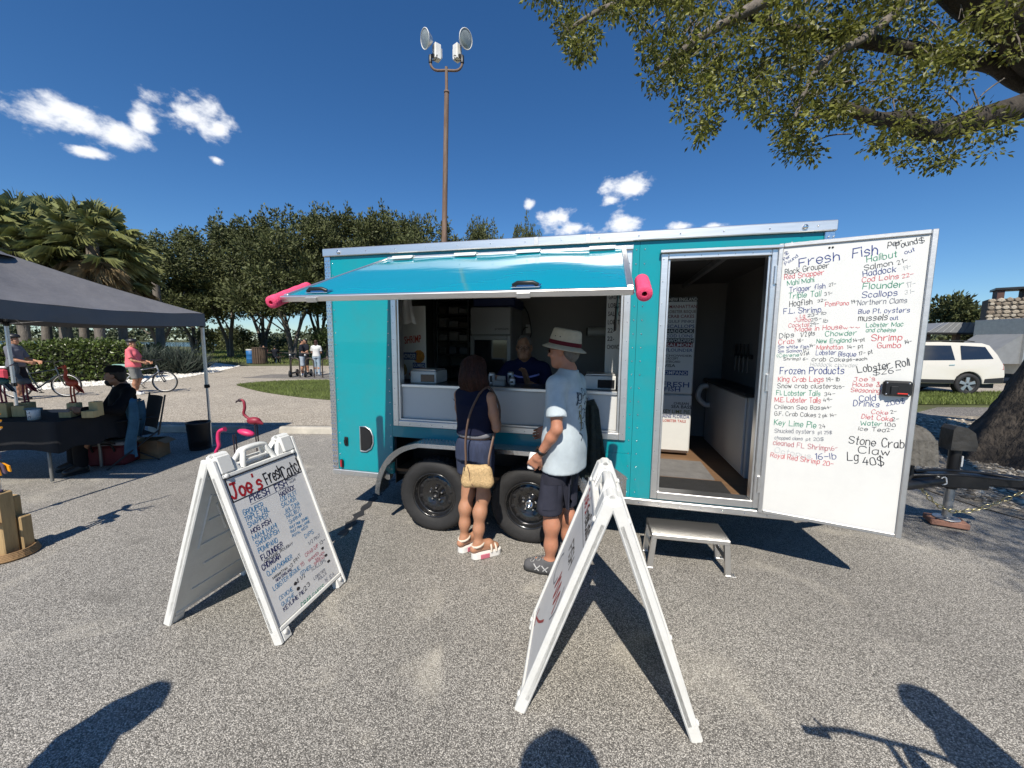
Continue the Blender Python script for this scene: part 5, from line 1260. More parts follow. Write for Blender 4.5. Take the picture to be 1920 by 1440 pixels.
    if shoes:
        for e in 'LR':
            an, to = J['ank' + e], J['toe' + e]; d = unit(vec(*(to - an)[:2], 0)); hl = vec(an[0], an[1], 0) - d * .055; te = vec(to[0], to[1], 0) + d * .03
            F = Field(np.minimum(hl, te) - .09, np.maximum(hl, te) + vec(.09, .09, .17), .006 if h < .013 else h * .7)
            F.chain([hl + vec(0, 0, .045) + d * .03, hl * .5 + te * .5 + vec(0, 0, .045), te + vec(0, 0, .038) - d * .03], [.042, .046, .044], .02); F.cone(an + vec(0, 0, .008), an + vec(0, 0, -.03), .047, .046, .03); F.cone(an + vec(0, 0, .0), te * .62 + hl * .38 + vec(0, 0, .055), .048, .046, .02); F.cut(an + vec(0, 0, .022) , (0, 0, 1)); F.cut((0, 0, .012), (0, 0, -1)); v, f = F.mesh(); ob('shoe', (v * s, f), shoes[0], root)
            F = Field(np.minimum(hl, te) - .09, np.maximum(hl, te) + vec(.09, .09, .08), .006 if h < .013 else h * .7); F.chain([hl + vec(0, 0, .02) + d * .03, hl * .5 + te * .5 + vec(0, 0, .02), te + vec(0, 0, .02) - d * .03], [.046, .047, .048], .02); F.cut((0, 0, .026), (0, 0, 1)); F.cut((0, 0, .001), (0, 0, -1)); v, f = F.mesh(); ob('shoe_sole', (v * s, f), shoes[1], root)
    T = lambda x, y, z: hc + R @ vec(x, y, z)
    if hair:
        F = Field(hc - .2, hc + .2, min(h, .010)); st = hair[0]
        F.ell(T(0, -.028, .040), (.080, .094, .084), .02, R=R)
        if st == 'short': F.ell(T(0, -.06, -.03), (.070, .058, .06), .03, R=R); F.cut(T(0, .045, .03), R @ vec(0, 1, -.35)); F.cut(T(0, -.02, -.075), R @ vec(0, .3, -1))
        if st == 'bob':
            F = Field(hc - .3, hc + .2, .008)
            F.ell(T(0, -.025, .045), (.094, .108, .090), .02, R=R); F.ell(T(0, -.05, -.05), (.112, .095, .11), .05, R=R); F.ell(T(-.075, -.02, -.10), (.048, .062, .085), .04, R=R); F.ell(T(.075, -.02, -.10), (.048, .062, .085), .04, R=R); F.ell(T(0, -.065, -.12), (.095, .05, .07), .04, R=R)
            F.ell(T(0, .075, -.05), (.062, .06, .10), .01, 's', R); F.cut(T(0, 0, -.185), R @ vec(0, 0, -1))
        if st == 'long': F.ell(T(0, -.07, -.10), (.075, .045, .13), .04, R=R); F.ell(T(0, .08, -.05), (.06, .06, .09), .01, 's', R)
        F.wrinkle(.009 if st == 'bob' else .006, 62, 2, .3); v, f = F.mesh(); ob('hair', (v * s, f), hair[1], root)
    if hat:
        Rm = Matrix([list(R[i]) + [0] for i in range(3)] + [[0, 0, 0, 1]])
        if hat[0] == 'cap':
            M4 = Matrix.Scale(s, 4) @ Matrix.Translation(T(0, -.012, .045)) @ Rm; b = MB(); b.lathe([(.092, 0), (.094, .03), (.085, .065), (.055, .088), (0, .096)], 16, M=M4 @ Matrix.Diagonal((1, 1.12, 1, 1)))
            b.grid(lambda a, c: ((a - .5) * .15, .085 + c * .075 * (1 - (2 * a - 1) ** 2 * .5), .012 - .015 * (2 * a - 1) ** 2 - .01 * c), 8, 3, M=M4); b.build('cap', hat[1], root)
        if hat[0] == 'helmet':
            M4 = Matrix.Scale(s, 4) @ Matrix.Translation(T(0, -.01, .05)) @ Rm; b = MB(); b.lathe([(.088, -.01), (.108, 0), (.112, .03), (.098, .07), (.06, .098), (0, .108)], 18, M=M4 @ Matrix.Diagonal((1, 1.28, 1, 1))); b.build('helmet', hat[1], root)
            b = MB(); b.tube([M4 @ Vector(p) for p in ((-.085, .02, 0), (-.06, .04, -.12), (0, .06, -.165), (.06, .04, -.12), (.085, .02, 0))], .006 * s, 5); b.build('helmet_strap', M_BLACK, root)
    return root, body, J, s, hc, R
# ------------------------------------------------------------------ the man in the straw hat
M_SHIRT = cloth('pale_blue', (.47, .535, .57)); M_SHORT = cloth('charcoal_blue', (.035, .037, .055))
mp = dict(hipL=(-.09, .0, .93), kneeL=(-.10, .065, .50), ankL=(-.115, .045, .085), toeL=(-.15, .195, .03), hipR=(.09, 0, .93), kneeR=(.10, .035, .50), ankR=(.11, .0, .085), toeR=(.14, .15, .03),
          shL=(-.19, -.005, 1.405), elL=(-.245, -.05, 1.115), wrL=(-.235, .09, .905), elR=(.23, .02, 1.13), wrR=(.16, .20, 1.02), head=(0, .03, 1.635))
MAN_LOC = Vector((.385, 2.72, .004)); MAN_RZ = radians(58)
man, mbody, J, s_, hc, R = person('man in a banded straw hat, pale blue shirt and dark cargo shorts at the hatch', MAN_LOC, MAN_RZ, 1.735, mp, 'ruddy', M_SHIRT, M_SHORT, (cloth('grey_mesh', (.10, .10, .105)), material('shoe_sole_dark', (.025, .025, .025), .7)),
    ('short', material('grey_hair', (.14, .125, .11), .7, 0, .3, 40, .5, 150, stretch=(3, 3, .6))), None, h=.0095, yaw=radians(6), pitch=radians(-3), sleeve=.42, shirt_hem=.775, short_hem=.455, belly=1.06, wr=.0042, hand_opts={'L': dict(curl=.75, n=(.8, .1, .2))}, hh=.004)
# hat, glasses, watch, cup
Rm = Matrix([list(R[i]) + [0] for i in range(3)] + [[0, 0, 0, 1]])
def HM(x, y, z): return Matrix.Scale(s_, 4) @ Matrix.Translation(Vector(hc + R @ vec(x, y, z))) @ Rm @ Matrix.Scale(1.06 if z > .02 else 1.0, 4)
M_STRAW = material('straw_cloth', (.44, .39, .30), .8, 0, .12, 30, .35, 160)
tl = Matrix.Rotation(radians(13), 4, 'X')
b = MB(); b.lathe([(.099, .010), (.096, .04), (.086, .105), (.080, .116), (.066, .120), (.03, .106), (0, .102)], 36, M=HM(0, -.012, .022) @ tl @ Matrix.Diagonal((.92, 1.14, 1, 1)))
ht = b.build('hat_crown', M_STRAW, man)
b = MB(); b.lathe([(.097, .010), (.112, .004), (.126, -.004), (.138, -.012), (.139, -.014), (.137, -.016), (.125, -.008), (.111, .0), (.096, .006)], 40, M=HM(0, -.012, .022) @ tl @ Matrix.Diagonal((.94, 1.10, 1, 1))); b.build('hat_brim', M_STRAW, man)
b = MB(); b.lathe([(.0995, .013), (.0985, .026), (.0972, .040)], 36, M=HM(0, -.012, .022) @ tl @ Matrix.Diagonal((.93, 1.145, 1, 1))); b.build('hat_band', cloth('maroon_band', (.10, .012, .02)), man)
for a in (150, 172, 8, 30):
    b = MB(); M_ = HM(0, -.012, .022) @ tl @ Matrix.Diagonal((.92, 1.14, 1, 1)) @ Matrix.Rotation(radians(a), 4, 'Z'); b.ball((.0925, 0, .066), .004, (.5, 1, 1), 8, M=M_); b.build('eyelet', M_BLACK, man)
b = MB()
for e in (-1, 1):
    b.prism([(e * .010, -.016), (e * .046, -.018), (e * .056, .002), (e * .050, .016), (e * .012, .014)][::e], .092, .097, 'y', M=HM(0, .0, .002)); b.tube([HM(0, 0, .002) @ Vector(p) for p in ((e * .055, .092, .008), (e * .076, .04, .008), (e * .078, -.02, .002))], .003 * s_, 5)
b.tube([HM(0, 0, .002) @ Vector(p) for p in ((-.012, .095, .008), (.012, .095, .008))], .003 * s_, 5); b.build('sunglasses', material('dark_lens', (.01, .01, .012), .15, 0, 0, coat=.6), man)
wl_, el_ = Vector(J['wrL'] * s_), Vector(J['elL'] * s_); dd = (wl_ - el_).normalized(); Mw = Matrix.Translation(wl_ - dd * .045) @ dd.to_track_quat('Z', 'Y').to_matrix().to_4x4()
b = MB(); b.lathe([(.0305, -.011), (.0335, -.011), (.0335, .011), (.0305, .011)], 20, M=Mw); b.box(-.018, .018, -.044, -.034, -.019, .019, .004, M=Mw @ Matrix.Rotation(radians(150), 4, 'Z')); b.build('wrist_watch', M_BLACK, man)
fw_ = Matrix.Translation(wl_ + dd * .075 + Vector((.045, .03, .005))) @ Matrix.Rotation(radians(18), 4, 'Y')
b = MB(); b.lathe([(0, -.06), (.028, -.06), (.031, -.05), (.031, .045), (.026, .06), (0, .06)], 20, M=Matrix.Translation(MAN_LOC) @ Matrix.Rotation(MAN_RZ, 4, 'Z') @ fw_); tag(b.build('foam_cup', M_WHITE), 'white foam cup held low in the hand of the man with the hat', 'cup')
# cargo pocket and the printed back
from mathutils.bvhtree import BVHTree
def bvh(o): me = o.data; return BVHTree.FromPolygons([v.co.copy() for v in me.vertices], [tuple(p.vertices) for p in me.polygons])
shirt_o = [c for c in man.children if c.name.startswith('shirt')][0]; short_o = [c for c in man.children if c.name.startswith('shorts')][0]; tree_ = bvh(shirt_o); tree_s = bvh(short_o)
def drape(tr_, pts, frm, w, name, mat, parent, off=.003):
    """lays a ribbon given in (a, z) onto a surface, looking along direction frm"""
    f = Vector(frm).normalized(); side = Vector((0, 0, 1)).cross(f).normalized(); b = MB(); P = spline(pts, 6); L = []
    for i, p in enumerate(P):
        t = (P[min(i + 1, len(P) - 1)] - P[max(i - 1, 0)]); t = t.normalized() if t.length > 1e-6 else Vector((1, 0, 0)); n = Vector((-t.y, t.x, 0)) * w * .5
        for q in (p + n, p - n):
            o = side * q.x + Vector((0, 0, q.y)) - f * 1.0; hit = tr_.ray_cast(o, f); L.append((hit[0] - f * off) if hit[0] is not None else o + f * .9)
    b.add(L, [(2 * i, 2 * i + 1, 2 * i + 3, 2 * i + 2) for i in range(len(P) - 1)], 0, True); return b.build(name, mat, parent)
INKS = material('shirt_ink', (.03, .05, .08), .8); INKG = material('shirt_ink_gold', (.20, .15, .03), .8); rr = random.Random(3)
for (cx_, cz, r_, m_) in ((.06, 1.30, .035, INKS), (.06, 1.30, .020, INKS), (.005, 1.33, .022, INKS), (.05, 1.225, .018, INKG), (-.02, 1.29, .03, INKS), (-.04, 1.24, .025, INKS), (-.07, 1.31, .022, INKS), (.0, 1.18, .03, INKS), (.045, 1.15, .024, INKG), (-.04, 1.15, .03, INKS), (.02, 1.10, .022, INKS), (-.07, 1.09, .02, INKS)):
    drape(tree_, [(cx_ + r_ * cos(a) * rr.uniform(.7, 1.2), cz + r_ * sin(a) * rr.uniform(.8, 1.5)) for a in [k * .9 for k in range(7)]], (0, 1, 0), .006, 'shirt_print', m_, man)
drape(tree_, [(.085, 1.34), (.08, 1.29), (.09, 1.25)], (0, 1, 0), .012, 'shirt_print', INKS, man); drape(tree_, [(.07, 1.06), (.03, 1.03), (.05, 1.0)], (0, 1, 0), .008, 'shirt_print', INKS, man); drape(tree_, [(.06, 1.20), (.03, 1.12), (.05, 1.07)], (0, 1, 0), .010, 'shirt_print', INKG, man)
M_SEAM = cloth('charcoal_seam', (.028, .029, .042))
lf_ = (1, .0, 0)                                     # his left hip faces -X: look along +X
drape(tree_s, [(-.10, .72), (-.0, .725), (.075, .715)], lf_, .06, 'pocket_flap', M_SEAM, man, .008); drape(tree_s, [(-.09, .60), (.0, .60), (.07, .60)], lf_, .19, 'cargo_pocket', M_SHORT, man, .006)
# trainers: laces over the instep, pale bars on the sides
for so_ in [c for c in man.children if c.name.split('.')[0] == 'shoe']:
    ts = bvh(so_); vv_ = np.array([tuple(v.co) for v in so_.data.vertices]); sg = 'L' if vv_[:, 0].mean() < 0 else 'R'; a_, t_ = J['ank' + sg] * s_, J['toe' + sg] * s_; d_ = Vector((*unit((t_ - a_)[:2]), 0)); p_ = Vector((-d_.y, d_.x, 0))
    for k in range(5):
        c_ = Vector((a_[0], a_[1], 0)) + d_ * (.045 + .022 * k); L_ = []
        for j in range(7):
            o = c_ + p_ * (-.034 + .0113 * j) + d_ * (.010 if (j + k) % 2 else -.004) + Vector((0, 0, .4)); hit = ts.ray_cast(o, Vector((0, 0, -1)))
            if hit[0] is not None: L_.append(hit[0] + Vector((0, 0, .003)))
        if len(L_) > 2: b = MB(); b.tube(L_, .0042, 5); b.build('shoe_lace', M_COOL, man)
    f_ = p_ * (1 if p_.x * (1 if sg == 'L' else -1) > 0 else -1)
    for k in range(5):
        L_ = []
        for j in range(5):
            z_ = .030 + .0105 * j; o = Vector((a_[0], a_[1], 0)) + d_ * (-.02 + .03 * k + .010 * j * (1 if k % 2 else -1)) - f_ * .4 + Vector((0, 0, z_)); hit = ts.ray_cast(o, f_)
            if hit[0] is not None: L_.append(hit[0] - f_ * .0015)
        if len(L_) > 2: b = MB(); b.tube(L_, .0048, 5); b.build('shoe_bar', material('pale_grey_mesh', (.42, .42, .42), .7), man)
# ------------------------------------------------------------------ the woman with the cork bag
M_NAVY = cloth('navy', (.008, .010, .028)); M_DENIM = material('cloth_denim', (.026, .036, .075), .85, 0, .35, 60, .4, 300, stretch=(1, 1, .15), bdist=.003)
wp = dict(hipL=(-.088, 0, .95), kneeL=(-.085, .015, .53), ankL=(-.10, -.03, .125), toeL=(-.06, .12, .07), hipR=(.088, 0, .95), kneeR=(.085, .01, .53), ankR=(.07, -.05, .125), toeR=(.16, .09, .07),
          shL=(-.165, -.005, 1.40), elL=(-.205, .06, 1.16), wrL=(-.06, .25, 1.19), shR=(.165, -.005, 1.40), elR=(.21, .02, 1.145), wrR=(.08, .235, 1.21), head=(0, .02, 1.615))
W_LOC = Vector((-.285, 2.92, .004)); W_RZ = radians(-32)
wom, wbody, J, s_, hc, R = person('woman with auburn bob, navy sleeveless top and denim shorts at the hatch', W_LOC, W_RZ, 1.575, wp, 'tan', M_NAVY, M_DENIM, None,
    ('bob', material('auburn_hair', (.034, .008, .004), .65, 0, .35, 40, .6, 120, stretch=(3, 3, .4))), None, h=.0095, female=True, sleeve=0, shirt_hem=1.085, short_hem=.715, wr=.004, hh=.0042,
    hand_opts={'R': dict(curl=.8, d=(-.5, .5, .55), n=(-.6, -.2, -.2)), 'L': dict(curl=.8, d=(.5, .45, .5), n=(.4, -.3, -.3))}, yaw=radians(-4), build=.98)
# loose strands over the bob
hair_o = [c for c in wom.children if c.name.startswith('hair')][0]; th_ = bvh(hair_o); hv = np.array([tuple(v.co) for v in hair_o.data.vertices]); hz0, hz1 = hv[:, 2].min(), hv[:, 2].max(); hcx, hcy = hv[:, 0].mean(), hv[:, 1].mean(); rh = random.Random(6); b = MB()
for k in range(620):
    ph = rh.uniform(-pi * .5 - 2.3, -pi * .5 + 2.3); z1 = hz1 - rh.uniform(.004, .10); z0 = hz0 - rh.uniform(-.05, .012); L_ = []; w1 = rh.uniform(0, 6); off = rh.uniform(.001, .006); cu = rh.uniform(-.10, .10)
    for j in range(8):
        t = j / 7; z = z1 + (z0 - z1) * t; a = ph + cu * t + .05 * sin(w1 + t * 7); o = Vector((hcx + cos(a) * .4, hcy + sin(a) * .4, max(z, hz0 + .004))); hit = th_.ray_cast(o, Vector((-cos(a), -sin(a), 0)))
        if hit[0] is not None and (hit[0] - o).length < .42: L_.append(hit[0] + Vector((cos(a), sin(a), 0)) * (off + .004 * sin(w1 + 9 * t)) + Vector((0, 0, min(0, z - hz0 - .004))))
    if len(L_) > 3: b.tube(L_, [.0016] * (len(L_) - 1) + [.0006], 3, caps=False)
o = b.build('hair_strands', material('auburn_strand', (.042, .011, .006), .5, 0, .3, 30, island=.6), wom); o['kind'] = 'stuff'
b = MB(); b.lathe([(.151, 1.062), (.157, 1.070), (.157, 1.092), (.151, 1.10)], 32, M=Matrix.Scale(s_, 4) @ Matrix.Diagonal((1.08, .80, 1, 1))); b.build('elastic_belt', cloth('grey_elastic', (.20, .20, .22)), wom)
M_SAND = material('sandal_strap', (.62, .55, .46), .7, 0, .1, 20); M_SOLE = material('white_foam_sole', (.72, .71, .68), .6, 0, .05); M_PINK = material('pink_foam_sole', (.50, .14, .19), .6)
for e in 'LR':
    an, to = J['ank' + e], J['toe' + e]; d = unit(vec(*(to - an)[:2], 0)); hl = vec(an[0], an[1], 0) - d * .06; te = vec(to[0], to[1], 0) + d * .045; pe = np.cross(vec(0, 0, 1), d)
    n = 26; ring = []
    for i in range(n):
        a = 2 * pi * i / n; c_, s2 = cos(a), sin(a); base = (hl + d * .045) if c_ < 0 else (te - d * .05); w_ = .046 if c_ < 0 else .050; ring.append(base + d * c_ * w_ + pe * s2 * w_)
    b = MB(); v = [tuple(vec(p[0], p[1], .0) * s_) for p in ring] + [tuple(vec(p[0], p[1], .045) * s_) for p in ring]; b.add(v, [(i, (i + 1) % n, n + (i + 1) % n, n + i) for i in range(n)], 0, True); b.add(v, [tuple(range(n, 2 * n)), tuple(range(n))[::-1]]); so = b.build('sandal_sole', M_SOLE, wom)
    mid = hl * .62 + te * .38; b = MB()
    q = [mid + d * x + pe * y for x, y in ((-.035, -.0545), (.045, -.0545), (.045, .0545), (-.035, .0545))]
    v = [tuple(vec(p[0], p[1], .0025) * s_) for p in q] + [tuple(vec(p[0], p[1], .038) * s_) for p in q]; b.add(v, [(0, 1, 5, 4), (1, 2, 6, 5), (2, 3, 7, 6), (3, 0, 4, 7), (4, 5, 6, 7)]); b.build('sole_inset', M_PINK, wom)
    for (f_, zt, wd) in ((.78, .105, .052), (.62, .120, .050)):
        p = hl * (1 - f_) + te * f_; b = MB(); P = [p + pe * wd + vec(0, 0, .045), p + pe * wd * .75 + vec(0, 0, zt - .022), p + vec(0, 0, zt - .008), p - pe * wd * .75 + vec(0, 0, zt - .022), p - pe * wd + vec(0, 0, .045)]; b.tube([Vector(tuple(q)) * s_ for q in spline([tuple(q) for q in P], 4)], .0085, 6, flat=1.5); b.build('sandal_strap', M_SAND, wom)
    c0 = vec(an[0], an[1], .115); b = MB(); P = [c0 + (d * cos(a) * .050 + pe * sin(a) * .046) + vec(0, 0, .012 * cos(a)) for a in [2 * pi * k / 12 for k in range(13)]]; b.tube([Vector(tuple(q)) * s_ for q in P], .009, 6, flat=1.4); b.build('sandal_strap', M_SAND, wom)
# bag: soft rounded pouch on a long strap, at her right hip (a thing of its own)
WM = Matrix.Translation(W_LOC) @ Matrix.Rotation(W_RZ, 4, 'Z')
M_CORK = material('cork_fabric', (.52, .36, .18), .75, 0, .35, 90, .5, 120, dirt=(.25, .15, .06), dirt_amt=.5, dscale=70)
M_STRAP = material('brown_strap', (.14, .085, .06), .6, 0, .2)
bag = empty('shoulder_bag', WM @ Vector((.135, -.145, .70)), W_RZ + radians(28), 'tan cork shoulder bag hanging at the hip of the woman', 'bag')
F = Field((-.16, -.08, -.13), (.16, .08, .13), .006); 
for x in (-.075, .075): F.cone((x * 1.1, 0, -.055), (x * .95, 0, .055), .046, .038, .03)
F.cone((-.09, 0, -.05), (.09, 0, -.05), .046, .046, .03); F.cone((-.075, 0, .045), (.075, 0, .045), .036, .036, .03); F.ell((0, 0, 0), (.12, .045, .09), .03); F.wrinkle(.002, 60, 1); v, f = F.mesh(); v[:, 1] *= .8; v *= .88; ob('pouch', (v, f), M_CORK, bag)
b = MB(); b.tube([(-.068, -.030, .077), (-.053, -.034, .027), (-.048, -.034, -.035), (-.018, -.030, -.083)], .003, 5); b.build('fold_seam', M_STRAP, bag)
b = MB(); b.tube([(-.08, 0, .077), (.08, 0, .077)], .005, 6); b.build('zip', M_STRAP, bag); b = MB(); b.tube([(-.088, -.012, .075), (-.09, -.02, .045), (-.088, -.02, .025)], .006, 6); b.build('zip_pull', M_BLACK, bag)
BI = (Matrix.Translation(bag.location) @ Matrix.Rotation(bag.rotation_euler.z, 4, 'Z')).inverted()
shp = WM @ Vector((.10, -.075, 1.40 * s_ + .035)); front = WM @ Vector((.13, .10, 1.30 * s_))
pts1 = [BI @ shp, BI @ (WM @ Vector((.085, -.165, 1.16))), BI @ (WM @ Vector((.06, -.185, .98))), Vector((-.085, 0, .13)), Vector((-.085, 0, .065))]
pts2 = [BI @ shp, BI @ (WM @ Vector((.12, .03, 1.33))), BI @ (WM @ Vector((.165, .10, 1.15))), BI @ (WM @ Vector((.185, -.02, .95))), Vector((.085, 0, .13)), Vector((.085, 0, .065))]
for P in (pts1, pts2):
    b = MB(); b.tube(spline([tuple(p) for p in P], 6), .0035, 6, flat=3.2); b.build('strap', M_STRAP, bag)
# ------------------------------------------------------------------ the vendor behind the counter
V_LOC = tw(1.725, .82, .502)
sit = dict(hipL=(-.09, -.05, .42), kneeL=(-.13, .30, .45), ankL=(-.13, .30, .085), toeL=(-.14, .42, .03), hipR=(.09, -.05, .42), kneeR=(.13, .30, .45), ankR=(.13, .30, .085), toeR=(.14, .42, .03),
           shL=(-.195, .05, .915), elL=(-.27, .18, .68), wrL=(-.12, .36, .80), shR=(.195, .05, .915), elR=(.27, .19, .72), wrR=(.18, .42, .80), head=(.0, .12, 1.125))
ven = person('vendor with short grey hair and navy polo leaning behind the counter', V_LOC, TR + pi + radians(-8), 1.75, sit, 'mid', cloth('navy_polo', (.010, .013, .05)), cloth('dark_trousers', (.02, .02, .03)), (M_BLACK, M_BLACK), ('short', MATS['grey_hair']), None, h=.011, lean=dict(neck=(0, .045, .96), chest=(0, .02, .80), belly=(0, -.03, .62)), sleeve=.42, belly=1.15, short_hem=.1,
    hand_opts={'L': dict(curl=.25, d=(.15, .3, 1), n=(.5, .7, .0), spread=.4)}, yaw=radians(14), wr=.004)
vroot, vs_, vhc, vR = ven[0], ven[3], ven[4], ven[5]
b = MB(); b.tube([(0, 0, .38), (0, 0, .02)], .03, 8); b.lathe([(0, .385), (.17, .385), (.175, .40), (.17, .41), (0, .41)], 20); b.lathe([(0, 0), (.2, 0), (.19, .02), (.03, .03)], 20); tag(b.build('stool', M_DKST, loc=tw(1.725, .88, .502), rot=(0, 0, TR)), 'low round stool under the vendor behind the counter', 'stool')
vt = bvh([c for c in vroot.children if c.name.startswith('shirt')][0])
drape(vt, [(-.17, .86), (-.06, .83), (.06, .83), (.17, .86)], (0, -1, 0), .018, 'shirt_reflection', material('pale_reflection', (.35, .35, .75), .7), vroot)  # reflection across the chest, painted on as a pale ribbon
for e in (-1, 1):
    b = MB(); b.tube([Vector(vhc + vR @ vec(e * .031 + .022 * cos(a), .104, -.002 + .017 * sin(a))) for a in [2 * pi * k / 10 for k in range(11)]], .0022, 5); b.tube([Vector(vhc + vR @ vec(e * .053, .102, .0)), Vector(vhc + vR @ vec(e * .08, .0, .0))], .002, 5); b.build('spectacles', M_BLACK, vroot)
    b = MB(); b.ball(tuple(vhc + vR @ vec(e * .031, .0865, -.001)), .0045, (1, 1, 1), 8); b.build('pupil', M_BLACK, vroot)
# ================================================================== the black pop-up tent and what stands under it
TX0, TX1, TY0, TY1 = -7.78, -4.735, 2.93, 5.97
M_TENT = material('charcoal_canopy', (.145, .143, .150), .6, 0, .12, 3, .25, 7, bdist=.05, spec=.35)
tent = empty('canopy_tent', (TX1, TY1, 0), 0, 'charcoal pop-up canopy tent over the craft table', 'tent')
def tl_(p): return Vector(p) - Vector((TX1, TY1, 0))
cx_, cy_, pk = (TX0 + TX1) / 2, (TY0 + TY1) / 2, 2.80
C4 = [(TX1, TY1), (TX1, TY0), (TX0, TY0), (TX0, TY1)]
b = MB()
for i in range(4):
    a, c = C4[i], C4[(i + 1) % 4]
    def f(s, t, a=a, c=c):
        ex, ey = a[0] + (c[0] - a[0]) * s, a[1] + (c[1] - a[1]) * s; z = 2.075 + (pk - 2.075) * (t ** 1.12); sag = -.06 * sin(pi * s) * (1 - t) - .04 * sin(pi * s) * sin(pi * t)
        return tl_((ex + (cx_ - ex) * t, ey + (cy_ - ey) * t, z + sag + .004 * sin(s * 23 + t * 9)))
    b.grid(f, 24, 14)
b.build('canopy', M_TENT, tent)
for i in range(4):
    a, c = C4[i], C4[(i + 1) % 4]; b = MB(); nx, ny = (a[1] - c[1]), (c[0] - a[0]); l = hypot(nx, ny); nx, ny = -nx / l * -.012, -ny / l * -.012
    def f(s, t, a=a, c=c):
        ex, ey = a[0] + (c[0] - a[0]) * s, a[1] + (c[1] - a[1]) * s; w = .012 * sin(s * 31) * t
        return tl_((ex + nx * (1 + t) + w * (nx * 40), ey + ny * (1 + t) + w * (ny * 40), 2.072 - .06 * sin(pi * s) - .185 * t + .012 * sin(pi * s) * t))
    b.grid(f, 30, 4); b.build('valance', M_TENT, tent)
b = MB(); b.grid(lambda s, t: tl_((cx_ + .42 * (1 - t) * cos(2 * pi * s), cy_ + .42 * (1 - t) * sin(2 * pi * s), pk - .17 + .26 * t)), 24, 4); b.build('vent_cap', M_TENT, tent)
for (x, y) in C4:
    lg = empty('leg', tl_((x + (.02 if x < cx_ else -.02), y + (.02 if y < cy_ else -.02), 0)), parent=tent)
    b = MB(); b.box(-.018, .018, -.018, .018, .95, 2.03, .003); b.build('upper_tube', M_ALU_DULL, lg); b = MB(); b.box(-.013, .013, -.013, .013, .012, .96, .002); b.build('lower_tube', M_ALU_DULL, lg)
    b = MB(); b.box(-.026, .026, -.026, .026, .93, .985, .004); b.box(.02, .045, -.01, .01, .94, .97, .003); b.build('leg_lock', M_BLACK, lg); b = MB(); b.box(-.026, .026, -.026, .026, 1.86, 1.93, .004); b.build('leg_slider', M_BLACK, lg)
    b = MB(); b.box(-.045, .045, -.045, .045, .002, .012, .002); b.build('foot_plate', M_STEEL, lg)
for i in range(4):
    a, c = Vector((*C4[i], 0)), Vector((*C4[(i + 1) % 4], 0)); n = 2
    for k in range(n):
        p, q = a.lerp(c, k / n), a.lerp(c, (k + 1) / n); b = MB(); b.tube([tl_(p + Vector((0, 0, 1.90))), tl_(q + Vector((0, 0, 2.01)))], .008, 4); b.tube([tl_(p + Vector((0, 0, 2.01))), tl_(q + Vector((0, 0, 1.90)))], .008, 4); b.build('truss_bar', M_ALU_DULL, tent)
# folding table with black cloth
tb = empty('folding_table', (-6.05, 4.62, .002), 0, 'folding table under a black cloth covered with wooden craft blocks', 'table')
b = MB(); b.box(-.92, .92, -.37, .37, .705, .735, .008); b.build('table_top', M_WHITE, tb)
M_LEG = material('grey_table_leg', (.22, .22, .21), .45, .5, .1)
for x in (-.70, .70):
    b = MB(); b.tube(spline([(x * .92, -.26, .70), (x * .95, -.26, .42), (x, -.29, .30), (x, -.29, .02)], 4), .016, 8); b.tube(spline([(x * .92, .22, .70), (x * .95, .22, .42), (x, .25, .30), (x, .25, .02)], 4), .016, 8); b.tube([(x * .95, -.26, .42), (x * .95, .22, .42)], .012, 6); b.build('leg', M_LEG, tb)
b = MB(); per = [(-.94, -.39), (.94, -.39), (.94, .39), (-.94, .39)]; hang = []
n_ = 80; P4 = []
for i in range(n_):
    s = i / n_ * 4; k = int(s); t = s - k; a, c = per[k], per[(k + 1) % 4]; P4.append((a[0] + (c[0] - a[0]) * t, a[1] + (c[1] - a[1]) * t))
rows = []
for j in range(6):
    t = j / 5; rows.append([(p[0] * (1 + .03 * t + .012 * sin(i * 1.3) * t), p[1] * (1 + .06 * t + .03 * sin(i * 1.3 + .5) * t), .742 - .33 * t - .02 * sin(i * .7) * t) for i, p in enumerate(P4)])
v = [p for r in rows for p in r]; b.add(v, [(j * n_ + i, (j + 1) * n_ + i, (j + 1) * n_ + (i + 1) % n_, j * n_ + (i + 1) % n_) for j in range(5) for i in range(n_)], 0, True); b.add(rows[0], [tuple(range(n_))])
tc_ = b.build('table_cloth', M_CLOTH_BLACK, loc=(-6.05, 4.62, .002)); tag(tc_, 'black cloth draped over the craft table', 'tablecloth')
# wooden blocks, birds and small signs on the table
M_PINE = material('pine_block', (.50, .38, .18), .7, 0, .2, 4, .2, 40, stretch=(5, 5, 1))
def on_table(x, y, Y): p = at(x, y, Y); return Vector((p.x, p.y, .746))
def block(px, Y, w, h, lab, dz=0.0):
    p = on_table(px, 780, Y); b = MB(); b.box(-w / 2, w / 2, -.045, .045, 0, h, .004); o = b.build('wooden_block', M_PINE, loc=p + Vector((0, 0, dz)), rot=(0, 0, .2)); tag(o, lab, 'block', 'pale wooden blocks on the craft table'); return p
block(128, 4.52, .12, .075, 'low pale block in front of the orange bird on the craft table'); block(142, 4.63, .10, .155, 'tall pale block carrying the orange bird on the craft table')
block(170, 4.52, .12, .08, 'low pale block nearest the seated vendor on the craft table'); block(182, 4.62, .09, .175, 'tallest pale block beside the seated vendor on the craft table')
block(42, 4.55, .13, .13, 'pale block behind the white cup on the craft table'); block(54, 4.68, .11, .15, 'pale block carrying the grey bird on the craft table'); block(8, 4.5, .14, .17, 'pale orange banded block at the picture edge of the craft table')
p = on_table(65, 790, 4.36); b = MB(); b.lathe([(0, 0), (.050, 0), (.052, .115), (.049, .118), (.049, .01), (0, .01)], 18); cu_ = b.build('paper_cup', M_WHITE, loc=p); tag(cu_, 'white cup marked PVC at the front of the craft table', 'cup')
